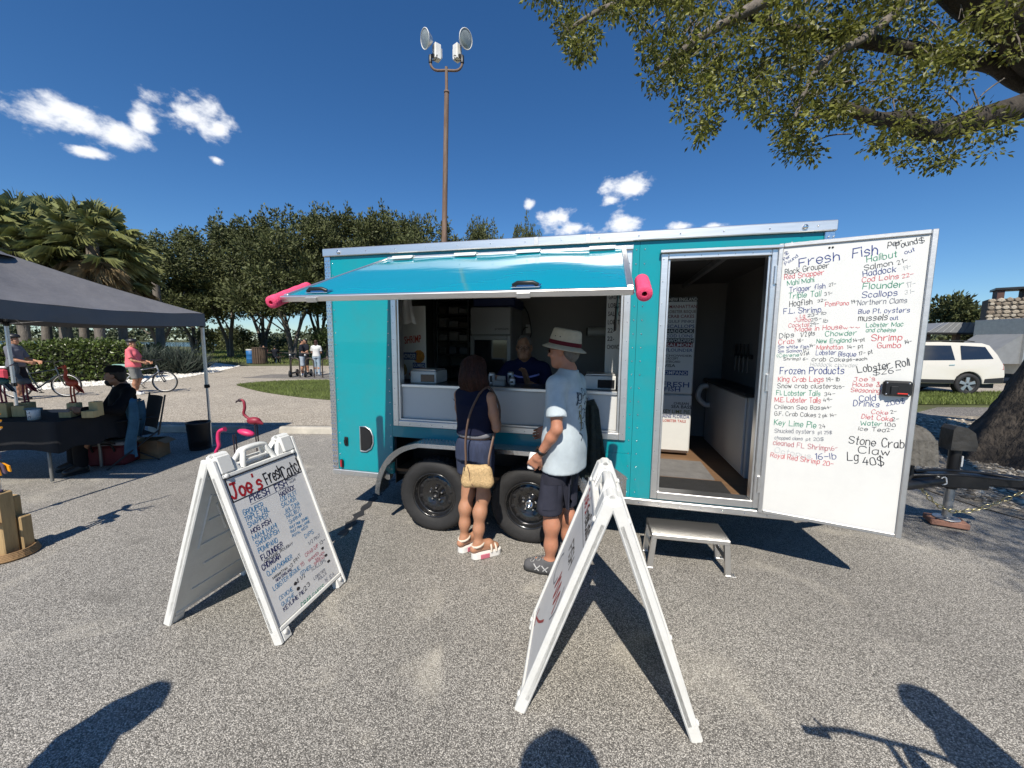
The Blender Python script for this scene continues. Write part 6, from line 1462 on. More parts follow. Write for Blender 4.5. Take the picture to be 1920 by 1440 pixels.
b = MB(); rn = random.Random(1); ink(b, 'PVC', 0, 0, .07, .05, 0, .006, rn); b.v = [(.053 * sin(q[1] * 15 - .4), -.053 * cos(q[1] * 15 - .4), .025 + q[0]) for q in b.v]; b.build('lettering', INK['n'], cu_)
for (px, Y, ln, c, lab) in ((122, 4.42, .22, (.10, .10, .11), 'dark pointed plank lying on the blocks beside the orange bird'), (75, 4.52, .20, (.05, .12, .16), 'blue grey plank lying on the blocks beside the grey bird')):
    p = on_table(px, 780, Y); b = MB(); b.prism([(-ln / 2, .0), (-ln / 2 + .05, -.018), (ln / 2, -.018), (ln / 2, .018), (-ln / 2 + .05, .018)], -.008, .008, 'y'); o = b.build('pointed_plank', material('plank_paint_%d' % px, c, .6, 0, .2), loc=p + Vector((0, -.06, .105)), rot=(0, 0, .1)); tag(o, lab, 'plank')
M_ORB = material('orange_red_paint', (.40, .045, .015), .5, 0, .2, 9); M_GRB = material('slate_paint', (.12, .13, .16), .5, 0, .3, 6); M_MAR = material('maroon_paint', (.25, .02, .04), .5)
def craft_bird(name, loc, rz, s, mb, ml, lab, cat='bird ornament', tailm=None):
    o = empty(name, loc, rz, lab, cat)
    b = MB(); b.ball((0, 0, .30), .075, (1.25, .55, .75), 14, M=Matrix.Scale(s, 4)); b.tube([Vector(p) * s for p in spline([(.05, 0, .33), (.09, 0, .40), (.07, 0, .47), (.085, 0, .53)], 4)], [.028 * s] * 4 + [.020 * s] * 9, 8); b.ball((.09, 0, .545), .030, (1.2, .8, 1), 10, M=Matrix.Scale(s, 4)); b.build('body', mb, o)
    b = MB(); b.tube([Vector(p) * s for p in ((.11, 0, .545), (.16, 0, .535), (.20, 0, .515))], [.012 * s, .008 * s, .003 * s], 6); b.build('beak', ml, o)
    for k in range(3):
        b = MB(); b.prism([(-.04, .31 - .01 * k), (-.13 - .015 * k, .20 - .02 * k), (-.15 - .01 * k, .14 + .015 * k), (-.11, .17), (-.02, .27)], (-.02 + .02 * k - .006) * s, (-.02 + .02 * k + .006) * s, 'y', M=Matrix.Diagonal((s, 1, s, 1))); b.build('tail_feather', tailm or mb, o)
    for y in (-.022, .022):
        b = MB(); b.tube([Vector((0, y, .27)) * s, Vector((.01, y, .14)) * s, Vector((0, y, .0)) * s], .011 * s, 6); b.tube([Vector((0, y, .006)) * s, Vector((.05, y, .006)) * s], .008 * s, 5); b.build('leg', ml, o)
    return o
craft_bird('bird_ornament', on_table(142, 780, 4.63) + Vector((0, 0, .155)), pi, .80, M_ORB, M_ORB, 'orange red wooden bird standing on a block on the craft table')
craft_bird('bird_ornament', on_table(54, 780, 4.68) + Vector((0, 0, .15)), pi, .85, M_GRB, M_MAR, 'slate bird with maroon tail on a block on the craft table', tailm=M_MAR)
craft_bird('bird_ornament', on_table(12, 780, 4.5) + Vector((0, 0, .17)), pi, .85, material('teal_paint', (.03, .10, .10), .5, 0, .3), M_MAR, 'dark teal wooden bird at the picture edge of the craft table', tailm=M_GRB)
# spoonbill sculpture on piling posts, in front of the tent
SB = gnd(15, 1042); sb = empty('bird_sculpture', (SB.x, SB.y, .004), radians(-8), 'painted bird sculpture with orange legs on a cluster of short timber posts', 'sculpture'); sb.scale = (.80, .80, 1.0)
M_PURP = material('plum_fade_paint', (.10, .075, .12), .5, 0, .35, 5); M_ORG = material('orange_paint', (.75, .30, .01), .5, 0, .15); M_CRM = material('cream_paint', (.68, .62, .5), .5)
for (x, y, w, h) in ((.055, -.02, .105, .52), (-.09, -.05, .115, .37), (-.03, .08, .10, .45), (.085, .085, .085, .30)):
    b = MB(); b.box(x - w / 2, x + w / 2, y - w / 2, y + w / 2, .02, h, .008); b.build('timber_post', M_WOOD, sb)
b = MB()
for k in range(5): b.tube([((.205 - .005 * k) * cos(a), (.20 - .005 * k) * sin(a), .010 + .011 * k) for a in [2 * pi * j / 28 for j in range(29)]], .009, 5, caps=False)
b.lathe([(0, .006), (.195, .006), (.195, .012), (0, .012)], 28); b.build('wicker_tray', material('wicker', (.28, .17, .08), .8, 0, .3, 30, .4, 60), sb)
b = MB(); b.prism([(-.30, .262), (.15, .292), (.152, .335), (-.30, .31)], -.118, -.106, 'y'); pk_ = b.build('sign_plank', M_ORG, sb)
b = MB(); b.prism([(-.30, .264), (-.035, .284), (-.02, .32), (-.30, .306)], -.1195, -.1185, 'y'); b.build('sign_ground', M_CRM, pk_)
b = MB(); rn = random.Random(5); ink(b, 'ES', -.105, .283, .05, .022, .04, .004, rn); ink(b, 'okes', -.02, .295, .09, .018, .05, .003, rn); b.v = [(p[0], -.1202, p[1]) for p in b.v]; b.build('lettering', INK['k'], pk_)
b = MB(); b.ball((-.02, -.02, .80), .10, (1.3, .35, .60), 16); b.tube(spline([(-.08, -.02, .83), (-.11, -.02, .92), (-.09, -.02, 1.0), (-.14, -.02, 1.06)], 4), [.045] * 3 + [.032] * 10, 10); b.ball((-.15, -.02, 1.07), .04, (1.2, .8, 1), 10); b.build('body', M_PURP, sb)
for k in range(3):
    b = MB(); b.prism([(.02, .80 - .02 * k), (.10 + .03 * k, .74 - .01 * k), (.13 + .02 * k, .655 + .01 * k), (.105 + .02 * k, .66 + .01 * k), (.06, .71)], -.045 + .022 * k, -.034 + .022 * k, 'y'); b.build('tail_feather', M_ORG if k != 1 else M_PURP, sb)
b = MB(); b.prism([(-.04, .75), (-.07, .66), (-.05, .665), (-.015, .74)], -.05, -.04, 'y'); b.build('tail_feather', M_ORG, sb)
for x in (.015, .06):
    b = MB(); b.tube([(x - .02, -.03, .74), (x - .01, -.03, .66), (x, -.03, .60)], .016, 8); b.build('leg', M_ORG, sb); b = MB(); b.tube([(x, -.03, .60), (x + .006, -.03, .545)], .014, 8); b.build('leg', M_CRM, sb); b = MB(); b.ball((x + .01, -.045, .532), .03, (1.1, 1.2, .45), 10); b.build('foot', M_PURP, sb)
for k, (z0, c) in enumerate(((1.10, 0), (1.05, 1), (1.0, 2))):
    b = MB(); b.tube(spline([(-.10, -.02, 1.0 - .01 * k), (.03, -.03, 1.0 - .015 * k), (.10, -.03, 1.02 + (z0 - 1.0) * .5), (.15, -.03, z0 + .005), (.19, -.03, z0 + .02)], 5), [.006] * 15 + [.009] * 5 + [.004], 6); b.build('crest_plume', M_CRM, sb)
    b = MB(); b.tube(spline([(.125, -.031, 1.01 + (z0 - 1.0) * .75), (.15, -.031, z0 + .006), (.195, -.031, z0 + .023)], 4), .0085, 6); b.build('plume_tip', M_ORG, sb)
b = MB(); b.tube([(-.10, -.02, 1.12), (.0, -.02, 1.30), (.02, -.02, 1.42)], .012, 6); b.build('wing_stay', M_PURP, sb)
# pink flamingos on wire legs
M_FLA = material('flamingo_pink', (.62, .03, .13), .45, 0, .15, 6); M_FLD = material('flamingo_dark', (.03, .015, .02), .5)
FY = 4.6
def flamingo(px, lab, low):
    base = at(px, 850, FY); o = empty('garden_flamingo', (base.x, base.y, .002), 0, lab, 'flamingo', 'pink garden flamingos behind the menu board'); z0 = .56
    if not low:
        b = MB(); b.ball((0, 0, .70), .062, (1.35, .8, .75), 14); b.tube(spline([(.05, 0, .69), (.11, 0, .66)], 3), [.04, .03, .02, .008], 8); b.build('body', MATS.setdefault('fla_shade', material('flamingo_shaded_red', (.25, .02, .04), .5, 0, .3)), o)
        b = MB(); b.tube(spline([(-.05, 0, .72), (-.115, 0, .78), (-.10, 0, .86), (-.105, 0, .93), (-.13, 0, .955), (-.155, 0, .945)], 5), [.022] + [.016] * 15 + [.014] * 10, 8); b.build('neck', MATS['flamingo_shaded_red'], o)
        b = MB(); b.ball((-.15, 0, .95), .024, (1.2, .8, .9), 10); b.tube([(-.165, 0, .945), (-.195, 0, .935), (-.205, 0, .915)], [.013, .010, .003], 6); b.build('beak', M_FLD, o); hb = .66
    else:
        b = MB(); b.ball((0, 0, .64), .062, (1.6, .8, .6), 14, M=Matrix.Rotation(.25, 4, 'Y')); b.build('body', M_FLA, o)
        b = MB(); b.tube(spline([(-.08, 0, .66), (-.15, 0, .63), (-.17, 0, .54), (-.165, 0, .46), (-.20, 0, .40), (-.205, 0, .36)], 5), [.03] + [.02] * 15 + [.018] * 10, 8); b.build('neck', M_FLA, o)
        b = MB(); b.ball((-.205, 0, .355), .022, (.9, .8, 1.2), 10); b.tube([(-.205, 0, .345), (-.20, 0, .31), (-.185, 0, .29)], [.012, .010, .003], 6); b.build('beak', M_FLD, o); hb = .60
    for y in (-.02, .02):
        b = MB(); b.tube([(.02, y, hb), (.03, y, .3), (.02, y, .01)], .007, 6); b.build('leg', M_FLD, o)
    b = MB(); b.box(-.09, .13, -.08, .08, 0, .012, .004); b.build('base_plate', M_DKST, o)
flamingo(480, 'upright pink flamingo with raised neck behind the menu board', False); flamingo(470, 'bending pink flamingo with lowered neck behind the menu board', True)
for o in [x for x in bpy.data.objects if x.name.startswith('garden_flamingo')]:
    if 'bending' in o['label']: o.location.y -= .28
# seated craft seller, chair, towel, cooler, boxes
CH = Vector((-5.32, 5.08, .002)); CRZ = radians(100)
sitc = dict(hipL=(-.09, -.05, .47), kneeL=(-.13, .36, .48), ankL=(-.13, .38, .085), toeL=(-.14, .50, .03), hipR=(.09, -.05, .47), kneeR=(.13, .36, .48), ankR=(.13, .38, .085), toeR=(.14, .50, .03),
            shL=(-.20, -.10, .955), elL=(-.36, .06, .76), wrL=(-.34, .34, .80), shR=(.20, -.10, .955), elR=(.26, .02, .70), wrR=(.20, .28, .66), head=(0, -.03, 1.17))
sel = person('bearded man in black shirt and cap sitting at the craft table', CH, radians(150), 1.78, sitc, 'mid', cloth('black_shirt', (.006, .006, .007)), cloth('black_trousers', (.008, .008, .01)), (M_BLACK, M_BLACK), ('short', material('dark_hair', (.01, .008, .006), .6, 0, .3)), ('cap', cloth('black_cap', (.008, .008, .009))), h=.013, lean=dict(neck=(0, -.10, 1.0), chest=(0, -.09, .84), belly=(0, -.06, .66)), sleeve=.9, short_hem=.1, yaw=radians(-35), belly=1.15, build=1.05)
F = Field(np.array(sel[4]) - .16, np.array(sel[4]) + .16, .009); T_ = lambda x, y, z: sel[4] + sel[5] @ vec(x, y, z)
F.ell(T_(0, .05, -.085), (.062, .05, .055), .02, R=sel[5]); F.ell(T_(0, .10, -.05), (.03, .03, .018), .01, 's', sel[5]); v, f = F.mesh(); ob('beard', (v * sel[3], f), MATS['dark_hair'], sel[0])
chs = empty('camp_chair', CH + Vector((.02, .05, 0)), radians(150), 'dark folding camp chair under the seated craft seller', 'chair')
b = MB(); b.grid(lambda s, t: (-.25 + .5 * s, -.27 + .5 * t, .375 - .03 * sin(pi * s) * sin(pi * t)), 8, 8); b.build('seat', M_CLOTH_BLACK, chs); b = MB(); b.grid(lambda s, t: (-.25 + .5 * s, -.285 - .10 * t - .04 * sin(pi * s), .42 + .45 * t), 8, 6); b.build('backrest', M_CLOTH_BLACK, chs)
for (p, q) in (((-.27, -.28, 0), (.27, .25, .40)), ((.27, -.28, 0), (-.27, .25, .40)), ((-.27, .25, 0), (-.27, -.30, .42)), ((.27, .25, 0), (.27, -.30, .42)), ((-.27, -.29, .35), (-.27, -.40, .90)), ((.27, -.29, .35), (.27, -.40, .90))):
    b = MB(); b.tube([p, q], .011, 6); b.build('frame_bar', M_DKST, chs)
for x in (-.29, .29): b = MB(); b.box(x - .03, x + .03, -.28, .22, .60, .62, .008); b.build('armrest', M_CLOTH_BLACK, chs)
tp_ = at(250, 800, 5.0); b = MB(); b.grid(lambda s, t: (-.11 + .20 * s + .03 * sin(t * 5), -.02 + .03 * sin(s * 9 + t * 3), .88 - .74 * t + .02 * sin(s * 6)), 14, 16)
b.grid(lambda s, t: (-.11 + .20 * s + .03 * sin(t * 4), .06 + .03 * sin(s * 8 + t * 3), .88 - .5 * t + .02 * sin(s * 6)), 14, 12); b.grid(lambda s, t: (-.11 + .2 * s, -.02 + .08 * t + .03 * sin(s * 9) * (1 - t), .88 + .03 * sin(pi * t) + .02 * sin(s * 6)), 14, 4)
tag(b.build('towel', material('blue_towel', (.05, .14, .22), .9, 0, .4, 5, .5, 120, bdist=.01), loc=(tp_.x, tp_.y, .0)), 'blue towel hung over the side of the camp chair', 'towel')
cb = empty('cooler_bag', gnd(216, 868), .2, 'dark red soft cooler bag under the end of the craft table', 'cooler bag'); M_RED = material('dark_red_nylon', (.13, .012, .016), .7, 0, .2, 6, .3, 60)
b = MB(); b.box(-.22, .22, -.15, .15, .0, .27, .03); b.build('bag_body', M_RED, cb); b = MB(); b.box(-.225, .225, -.155, .155, .272, .32, .02); b.build('bag_lid', material('pale_lid', (.30, .30, .32), .7), cb); b = MB(); b.tube(spline([(-.12, -.16, .2), (-.10, -.2, .30), (.10, -.2, .30), (.12, -.16, .2)], 5), .012, 6); b.build('bag_handle', M_CLOTH_BLACK, cb)
bx = empty('cardboard_box', gnd(286, 856), radians(12), 'open brown cardboard box on the ground under the tent', 'box'); M_CARD = material('cardboard', (.28, .17, .09), .85, 0, .15, 5)
for (x0, x1, y0, y1) in ((-.15, .15, -.13, -.124), (-.15, .15, .124, .13), (-.15, -.144, -.123, .123), (.144, .15, -.123, .123)):
    b = MB(); b.box(x0, x1, y0, y1, .004, .26); b.build('box_side', M_CARD, bx)
b = MB(); b.box(-.143, .143, -.123, .123, .004, .01); b.build('box_bottom', M_CARD, bx)
for (sx) in (-1, 1):
    b = MB(); b.grid(lambda s, t: (sx * (.147 + .10 * t), -.12 + .24 * s, .262 + (.03 * t if sx < 0 else -.05 * t)), 2, 2); b.build('box_flap', M_CARD, bx)
bn = empty('weight_bin', Vector((-4.80, 5.78, .002)), .1, 'black ballast bin strapped to the tent leg by the path', 'bin')
b = MB(); b.lathe([(0, .003), (.125, .003), (.13, .01), (.15, .40), (.158, .405), (.158, .425), (.142, .425), (.135, .05), (0, .05)], 24); b.build('bin_body', M_BLACK, bn); b = MB(); b.tube(spline([(-.15, 0, .38), (-.19, 0, .30), (-.15, 0, .22)], 4), .007, 6); b.build('bin_handle', M_STEEL, bn)
# ================================================================== foliage: many small leaf faces spread through a crown
def leaf_faces(P, size, g, aspect=.5, up=.0, dirs=None, droop=0.0, fold=.25):
    """P (n,3): leaf bases; returns rhombic folded leaves"""
    n = len(P); d = g.normal(size=(n, 3)) if dirs is None else dirs + .35 * g.normal(size=(n, 3)); d[:, 2] += up - droop; d /= np.linalg.norm(d, axis=1)[:, None] + 1e-9
    r = g.normal(size=(n, 3)); sd = np.cross(d, r); sd /= np.linalg.norm(sd, axis=1)[:, None] + 1e-9; nn = np.cross(sd, d); s = (np.asarray(size) * (.6 + .8 * g.random(n)))[:, None]
    a = P; t = P + d * s; m = P + d * s * .48; w = s * aspect * .5
    V = np.stack([a, m + sd * w + nn * w * fold, t, m - sd * w + nn * w * fold], 1); F = np.array([(0, 1, 2), (0, 2, 3)])[None] + (np.arange(n) * 4)[:, None, None]
    return V.reshape(-1, 3), F.reshape(-1, 3)
def ball_pts(g, n, c, r, shell=.55):
    v = g.normal(size=(n, 3)); v /= np.linalg.norm(v, axis=1)[:, None]; q = (shell + (1 - shell) * g.random(n)) ; return np.array(c) + v * q[:, None] * np.array(r), v
M_OAK = material('oak_leaf', (.088, .100, .038), .6, 0, .3, .6, island=.55, translucent=.12, spec=.3)
M_OVER = material('canopy_leaf', (.165, .172, .034), .45, 0, .4, 1.6, island=.65, translucent=.40, spec=.4)
M_PALM = material('palm_leaf', (.20, .215, .08), .5, 0, .3, 1.5, island=.4, translucent=.15)
M_PALMD = material('dead_palm_leaf', (.23, .17, .09), .8, 0, .3, 2, island=.4)
M_BARK = material('oak_bark', (.045, .037, .03), .95, 0, .45, 5, 1.0, 16, bdist=.05, stretch=(1.6, 1.6, .35))
M_BARKG = material('grey_bark', (.15, .13, .11), .95, 0, .4, 4, .8, 18, bdist=.04, stretch=(1.5, 1.5, .4))
M_HEDGE = material('hedge_leaf', (.075, .105, .020), .4, 0, .3, 2, island=.5, translucent=.15)
def tree_meshes(seed, H, Rr, n=27000, base=.20, card=.27):
    g = np.random.default_rng(seed); V = []; F = []; o = 0; cl = []
    for k in range(64):
        a = g.random() * 6.28; q = sqrt(g.random()) * Rr * .95; zt = base + (1 - base) * (.12 + .70 * g.random() * sqrt(max(.05, 1 - (q / Rr) ** 2) ) + .06); cl.append(((q * cos(a), q * sin(a), zt * H), (Rr * (.20 + .14 * g.random()), Rr * (.20 + .14 * g.random()), H * (.055 + .03 * g.random()))))
    for k in range(34):                                   # upright shoots that make the ragged top
        a = g.random() * 6.28; q = sqrt(g.random()) * Rr * .8; zc = H * (base + (1 - base) * (.80 * sqrt(max(.1, 1 - (q / Rr) ** 2 * .8)) + .06 + .1 * g.random())); cl.append(((q * cos(a), q * sin(a), zc), (.30, .30, H * (.05 + .04 * g.random()))))
    w = np.array([c[1][0] * c[1][1] * c[1][2] for c in cl]) ** .6; w /= w.sum()
    for (c, r), f in zip(cl, w):
        m = max(30, int(n * f)); P, v = ball_pts(g, m, c, r, .35); v_, f_ = leaf_faces(P, np.full(m, card), g, .5, .35, v); V.append(v_); F.append(f_ + o); o += len(v_)
    crown = np_mesh('crown', np.concatenate(V), np.concatenate(F), M_OAK)
    b = MB(); st = []
    for k in range(3):
        a = k * 2.1 + g.random(); top = Vector((cos(a) * Rr * .45, sin(a) * Rr * .45, H * .55)); p = spline([(cos(a) * .12, sin(a) * .12, -.1), (cos(a) * .3 + g.normal() * .1, sin(a) * .3, H * .12), (cos(a) * Rr * .2, sin(a) * Rr * .2, H * .28), tuple(top)], 5); rs = [.24 - .19 * i / (len(p) - 1) for i in range(len(p))]; b.tube(p, rs, 8); st.append(p)
        for j in range(3):
            q = p[7 + j * 2]; e = q + Vector((g.normal() * Rr * .35, g.normal() * Rr * .35, H * .16)); b.tube(spline([tuple(q), tuple(q.lerp(e, .5) + Vector((0, 0, .1))), tuple(e)], 4), [.08 - .007 * i for i in range(9)], 6)
    return crown, b.mesh('trunk', M_BARKG)
OAKS = [tree_meshes(31, 14.0, 4.6), tree_meshes(32, 14.0, 4.4), tree_meshes(33, 14.0, 4.8)]
def oak(px, Y, top_y, hw, var, rz, lab):
    X = at(px, 640, Y).x; Ht = at(px, top_y, Y).z; t = empty('oak_tree', (X, Y, 0), rz, lab, 'tree', 'oaks in a row behind the trailer'); k = Ht / 14.0; kr = hw / FPX * Y / 4.6
    c = link('crown', OAKS[var][0], t); u = link('trunk', OAKS[var][1], t); c.scale = u.scale = (kr, kr, k * .97); return t
oak(300, 31, 425, 92, 0, .4, 'dark oak directly behind the palms'); oak(432, 37, 397, 88, 1, 1.0, 'oak with leaning pale trunk above the tent leg'); oak(548, 34, 378, 92, 2, 2.2, 'large oak with forked dark trunk above the bicycle rack')
oak(640, 36, 375, 86, 0, 3.0, 'oak rising over the rear corner of the trailer roof'); oak(718, 37, 380, 84, 1, 4.1, 'oak just short of the lamp pole behind the trailer roof'); oak(800, 38, 384, 84, 2, 5.2, 'oak right behind the lamp pole'); oak(906, 41, 398, 52, 0, .9, 'small isolated oak top above the middle of the trailer roof'); oak(985, 44, 402, 44, 1, 2.5, 'last small oak top in the row near the clouds'); oak(365, 46, 425, 90, 2, 1.9, 'oak filling the gap behind the leaning trunk'); oak(492, 45, 400, 90, 0, 2.8, 'oak filling the gap between the leaning and the forked trunks'); oak(600, 44, 384, 80, 1, .3, 'oak in the second row behind the trailer corner'); oak(680, 45, 388, 80, 2, 1.3, 'oak in the second row above the awning'); oak(760, 46, 392, 80, 0, 3.7, 'oak in the second row just beside the lamp pole')
def bush(name, px, Y, top_y, hw, seed, lab, mat=M_OAK, n=1800, card=.16, stem=True, grp=None, base_y=None):
    X = at(px, 640, Y).x; Ht = at(px, top_y, Y).z; R_ = hw / FPX * Y; g = np.random.default_rng(seed); t = empty(name, (X, Y, -.01), 0, lab, 'tree' if stem else 'bush', grp); V = []; F = []; o = 0; z0 = .28 * Ht if stem else .1 * Ht
    for k in range(22):
        a = g.random() * 6.28; q = sqrt(g.random()) * R_ * .7; c = (q * cos(a), q * sin(a), z0 + (Ht - z0) * (.15 + .7 * g.random() * (1 - .5 * q / R_))); P, v = ball_pts(g, n // 22, c, (R_ * .36, R_ * .36, (Ht - z0) * .2), .4); v_, f_ = leaf_faces(P, np.full(len(P), card), g, .5, .3, v); V.append(v_); F.append(f_ + o); o += len(v_)
    link('crown', np_mesh('crown', np.concatenate(V), np.concatenate(F), mat), t)
    b = MB(); b.tube([(0, 0, 0), (.05, 0, Ht * .3), (.0, .05, Ht * .7)], [.10, .08, .03], 7); b.build('trunk', M_BARKG, t)
bush('small_tree', 612, 34, 602, 24, 41, 'small round tree on the lawn beside the trailer corner', material('bright_leaf', (.07, .10, .03), .6, 0, .3, 1, island=.5, translucent=.15), 2600, .2); bush('shrub', 455, 44, 606, 44, 42, 'wide shrub on the lake shore behind the picnic table', stem=False, n=2600, card=.24); bush('shrub', 398, 46, 612, 26, 43, 'rounded shrub on the lake shore beside the leaning oak', stem=False, n=1600, card=.24); bush('shrub', 520, 55, 622, 30, 44, 'low shrub on the shore between the oak stems', stem=False, n=1200, card=.26)
# far wood across the lake: reads as one mass
g = np.random.default_rng(51); nT = 900; X = -420 + 840 * g.random(nT); Yv = 232 + 50 * g.random(nT); Hh = 5 + 5.5 * g.random(nT) + 2.5 * np.sin(X * .05); V = []; F = []; o = 0
for i in range(nT):
    P, v = ball_pts(g, 26, (X[i], Yv[i], 1 + Hh[i] * .5), (3.2, 3.2, Hh[i] * .5), .3); v_, f_ = leaf_faces(P, np.full(26, 2.0), g, .7, .2, v); V.append(v_); F.append(f_ + o); o += len(v_)
tag(link('far_wood', np_mesh('far_wood', np.concatenate(V), np.concatenate(F), material('far_leaf', (.06, .075, .035), .8, 0, .3, .05, island=.4))), kind='stuff')
# scrub masses under the oaks and reeds at the shore
def scrub(name, pts, n, size, h, mat, seed):
    q = scatter(pts, n, seed); g = np.random.default_rng(seed); P = np.stack([q[:, 0], q[:, 1], h * g.random(n) ** 1.3], 1); v_, f_ = leaf_faces(P, np.full(n, size), g, .45, .7); tag(link(name, np_mesh(name, v_, f_, mat)), kind='stuff')
scrub('undergrowth', [(-50, 62), (-12, 62), (-8, 70), (-50, 74)], 9000, .5, 1.0, M_OAK, 61); scrub('undergrowth', [(-32, 22), (-19, 19), (-18.5, 21.5), (-30, 30)], 6000, .35, 1.2, M_OAK, 62)
scrub('undergrowth', [(24, 30), (60, 26), (60, 60), (24, 60)], 9000, .6, 2.2, M_OAK, 63); scrub('undergrowth', [(-4, 44), (24, 40), (24, 60), (-4, 60)], 6000, .5, 1.6, M_OAK, 64)
# ------------------------------------------------------------------ sabal palms
def palm(px, Y, crown_y, seed, lab, trunk_r=.20, nf=46, R_=1.35):
    g = np.random.default_rng(seed); X = at(px, 640, Y).x; zc = at(px, crown_y, Y).z; t = empty('palm_tree', (X, Y, 0), g.random() * 6, lab, 'palm', 'sabal palms above the tent')
    b = MB(); pts = [(g.normal() * .03, g.normal() * .03, zc * i / 10) for i in range(11)]; b.tube(pts, [trunk_r * (1.15 if i == 0 else 1) + .03 * (i > 7) for i in range(11)], 12)
    for k in range(26):                                   # old leaf boots
        a = k * 2.4; z = zc * (.45 + .5 * k / 26); b.tube([(cos(a) * trunk_r * .8, sin(a) * trunk_r * .8, z), (cos(a) * (trunk_r + .10), sin(a) * (trunk_r + .10), z + .22)], [.05, .02], 5)
    b.build('trunk', M_BARKG, t)
    for live, cnt, mat, nm in ((True, nf, M_PALM, 'crown'), (False, 14, M_PALMD, 'dead_fronds')):
        V = []; F = []; o = 0
        for k in range(cnt):
            a = k * 2.399 + g.normal() * .2; e = radians(80 - 112 * (k / cnt)) if live else radians(-40 - 40 * g.random()); d = vec(cos(a) * cos(e), sin(a) * cos(e), sin(e)); sd = unit(np.cross(d, vec(0, 0, 1.001))); up_ = np.cross(sd, d)
            L = R_ * (.75 + .4 * g.random()); hub = vec(0, 0, zc) + d * L - vec(0, 0, .10 * L * L * (1 - sin(e)))
            pet = np.array([vec(0, 0, zc) + sd * .015, vec(0, 0, zc) - sd * .015, hub - sd * .01, hub + sd * .01]); V.append(pet); F += [(o, o + 1, o + 2), (o, o + 2, o + 3)]; o += 4
            m = 30; fl = 1.0 * (.8 + .3 * g.random())
            for j in range(m):
                th = radians(-125 + 250 * j / (m - 1)); ld = d * cos(th) + sd * sin(th) + up_ * (.22 - .5 * g.random() * .3); ld = unit(ld); ln = fl * (.72 + .28 * cos(th * .7)); w = unit(np.cross(ld, up_)) * .012; p1 = hub + ld * ln * .6; p2 = hub + ld * ln + vec(0, 0, -.42 * ln * (.4 + g.random()))
                V.append(np.array([hub, p1 + w, p2, p1 - w])); F += [(o, o + 1, o + 2), (o, o + 2, o + 3)]; o += 4
        link(nm, np_mesh(nm, np.concatenate(V), np.array(F), mat), t)
palm(190, 19, 455, 71, 'tallest sabal palm with full fan crown over the tent peak'); palm(128, 20.5, 440, 72, 'sabal palm half hidden behind the tallest palm'); palm(45, 18, 452, 73, 'sabal palm at the picture edge above the tent', nf=50); palm(-40, 18.5, 440, 74, 'sabal palm cut by the picture edge', nf=50); palm(232, 22, 500, 75, 'lower sabal palm with drooping dry fans beside the oaks')
for i, (px, Y) in enumerate(((88, 24), (120, 27), (158, 25), (300, 26))):
    X = at(px, 640, Y).x; t = empty('palm_tree', (X, Y, 0), 0, 'bare palm trunk seen under the tent edge, number %s from the picture edge' % ('first', 'second', 'third', 'fourth')[i], 'palm', 'palm trunks under the tent edge'); b = MB(); b.tube([(0, 0, 0), (.1, 0, 3), (.05, 0, 6)], [.26, .22, .2], 10); b.build('trunk', M_BARKG, t)
# ------------------------------------------------------------------ hedge, boulder, spiky palmetto
HP0, HP1 = Vector((-15.5, 15.9, 0)), Vector((-27.5, 9.9, 0)); hd_ = (HP1 - HP0); hl_ = hd_.length; hdir = hd_.normalized(); hn = Vector((-hdir.y, hdir.x, 0))
hg = empty('hedge', HP0, atan2(hdir.y, hdir.x), 'clipped green hedge behind the white gravel', 'hedge')
g = np.random.default_rng(81); n = 26000; P = np.stack([g.random(n) * hl_, (g.random(n) - .5) * 1.5, .08 + 1.36 * g.random(n)], 1); fc = g.integers(0, 4, n)
P[fc == 0, 1] = -.75 + .12 * g.normal(size=(fc == 0).sum()); P[fc == 1, 2] = 1.42 + .06 * g.normal(size=(fc == 1).sum()); P[fc == 2, 1] = .75; rnd_ = np.clip((.9 - P[:, 0]) / .9, 0, 1); P[:, 1] *= (1 - .45 * rnd_ ** 2); P[:, 2] += .10 * np.sin(P[:, 0] * 1.1) * (P[:, 2] / 1.4)
P[fc == 3, 0] = np.minimum(P[fc == 3, 0], g.random((fc == 3).sum()) * hl_)
v_, f_ = leaf_faces(P, np.full(n, .115), g, .62, .45); link('foliage', np_mesh('foliage', v_, f_, M_HEDGE), hg)
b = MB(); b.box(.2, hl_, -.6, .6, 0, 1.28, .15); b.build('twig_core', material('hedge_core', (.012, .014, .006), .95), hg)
bp_ = gnd(86, 716); b = MB(); gg = np.random.default_rng(5)
F = Field((-1.1, -.7, -.1), (1.1, .7, .9), .05); F.ell((0, 0, .2), (.78, .42, .34), .2); F.ell((.35, .05, .3), (.4, .34, .24), .2); F.ell((-.4, -.05, .26), (.42, .32, .28), .2); F.wrinkle(.05, 7, 4); F.wrinkle(.025, 19, 6); F.cut((0, 0, 0), (0, 0, -1)); v, f = F.mesh()
bo = link('boulder', np_mesh('boulder', v, f, material('limestone', (.36, .29, .21), .95, 0, .35, 3, .9, 8, bdist=.08), True), None, (bp_.x, bp_.y + .3, .0), (0, 0, .5)); tag(bo, 'rough tan boulder on the white gravel in front of the hedge', 'boulder')
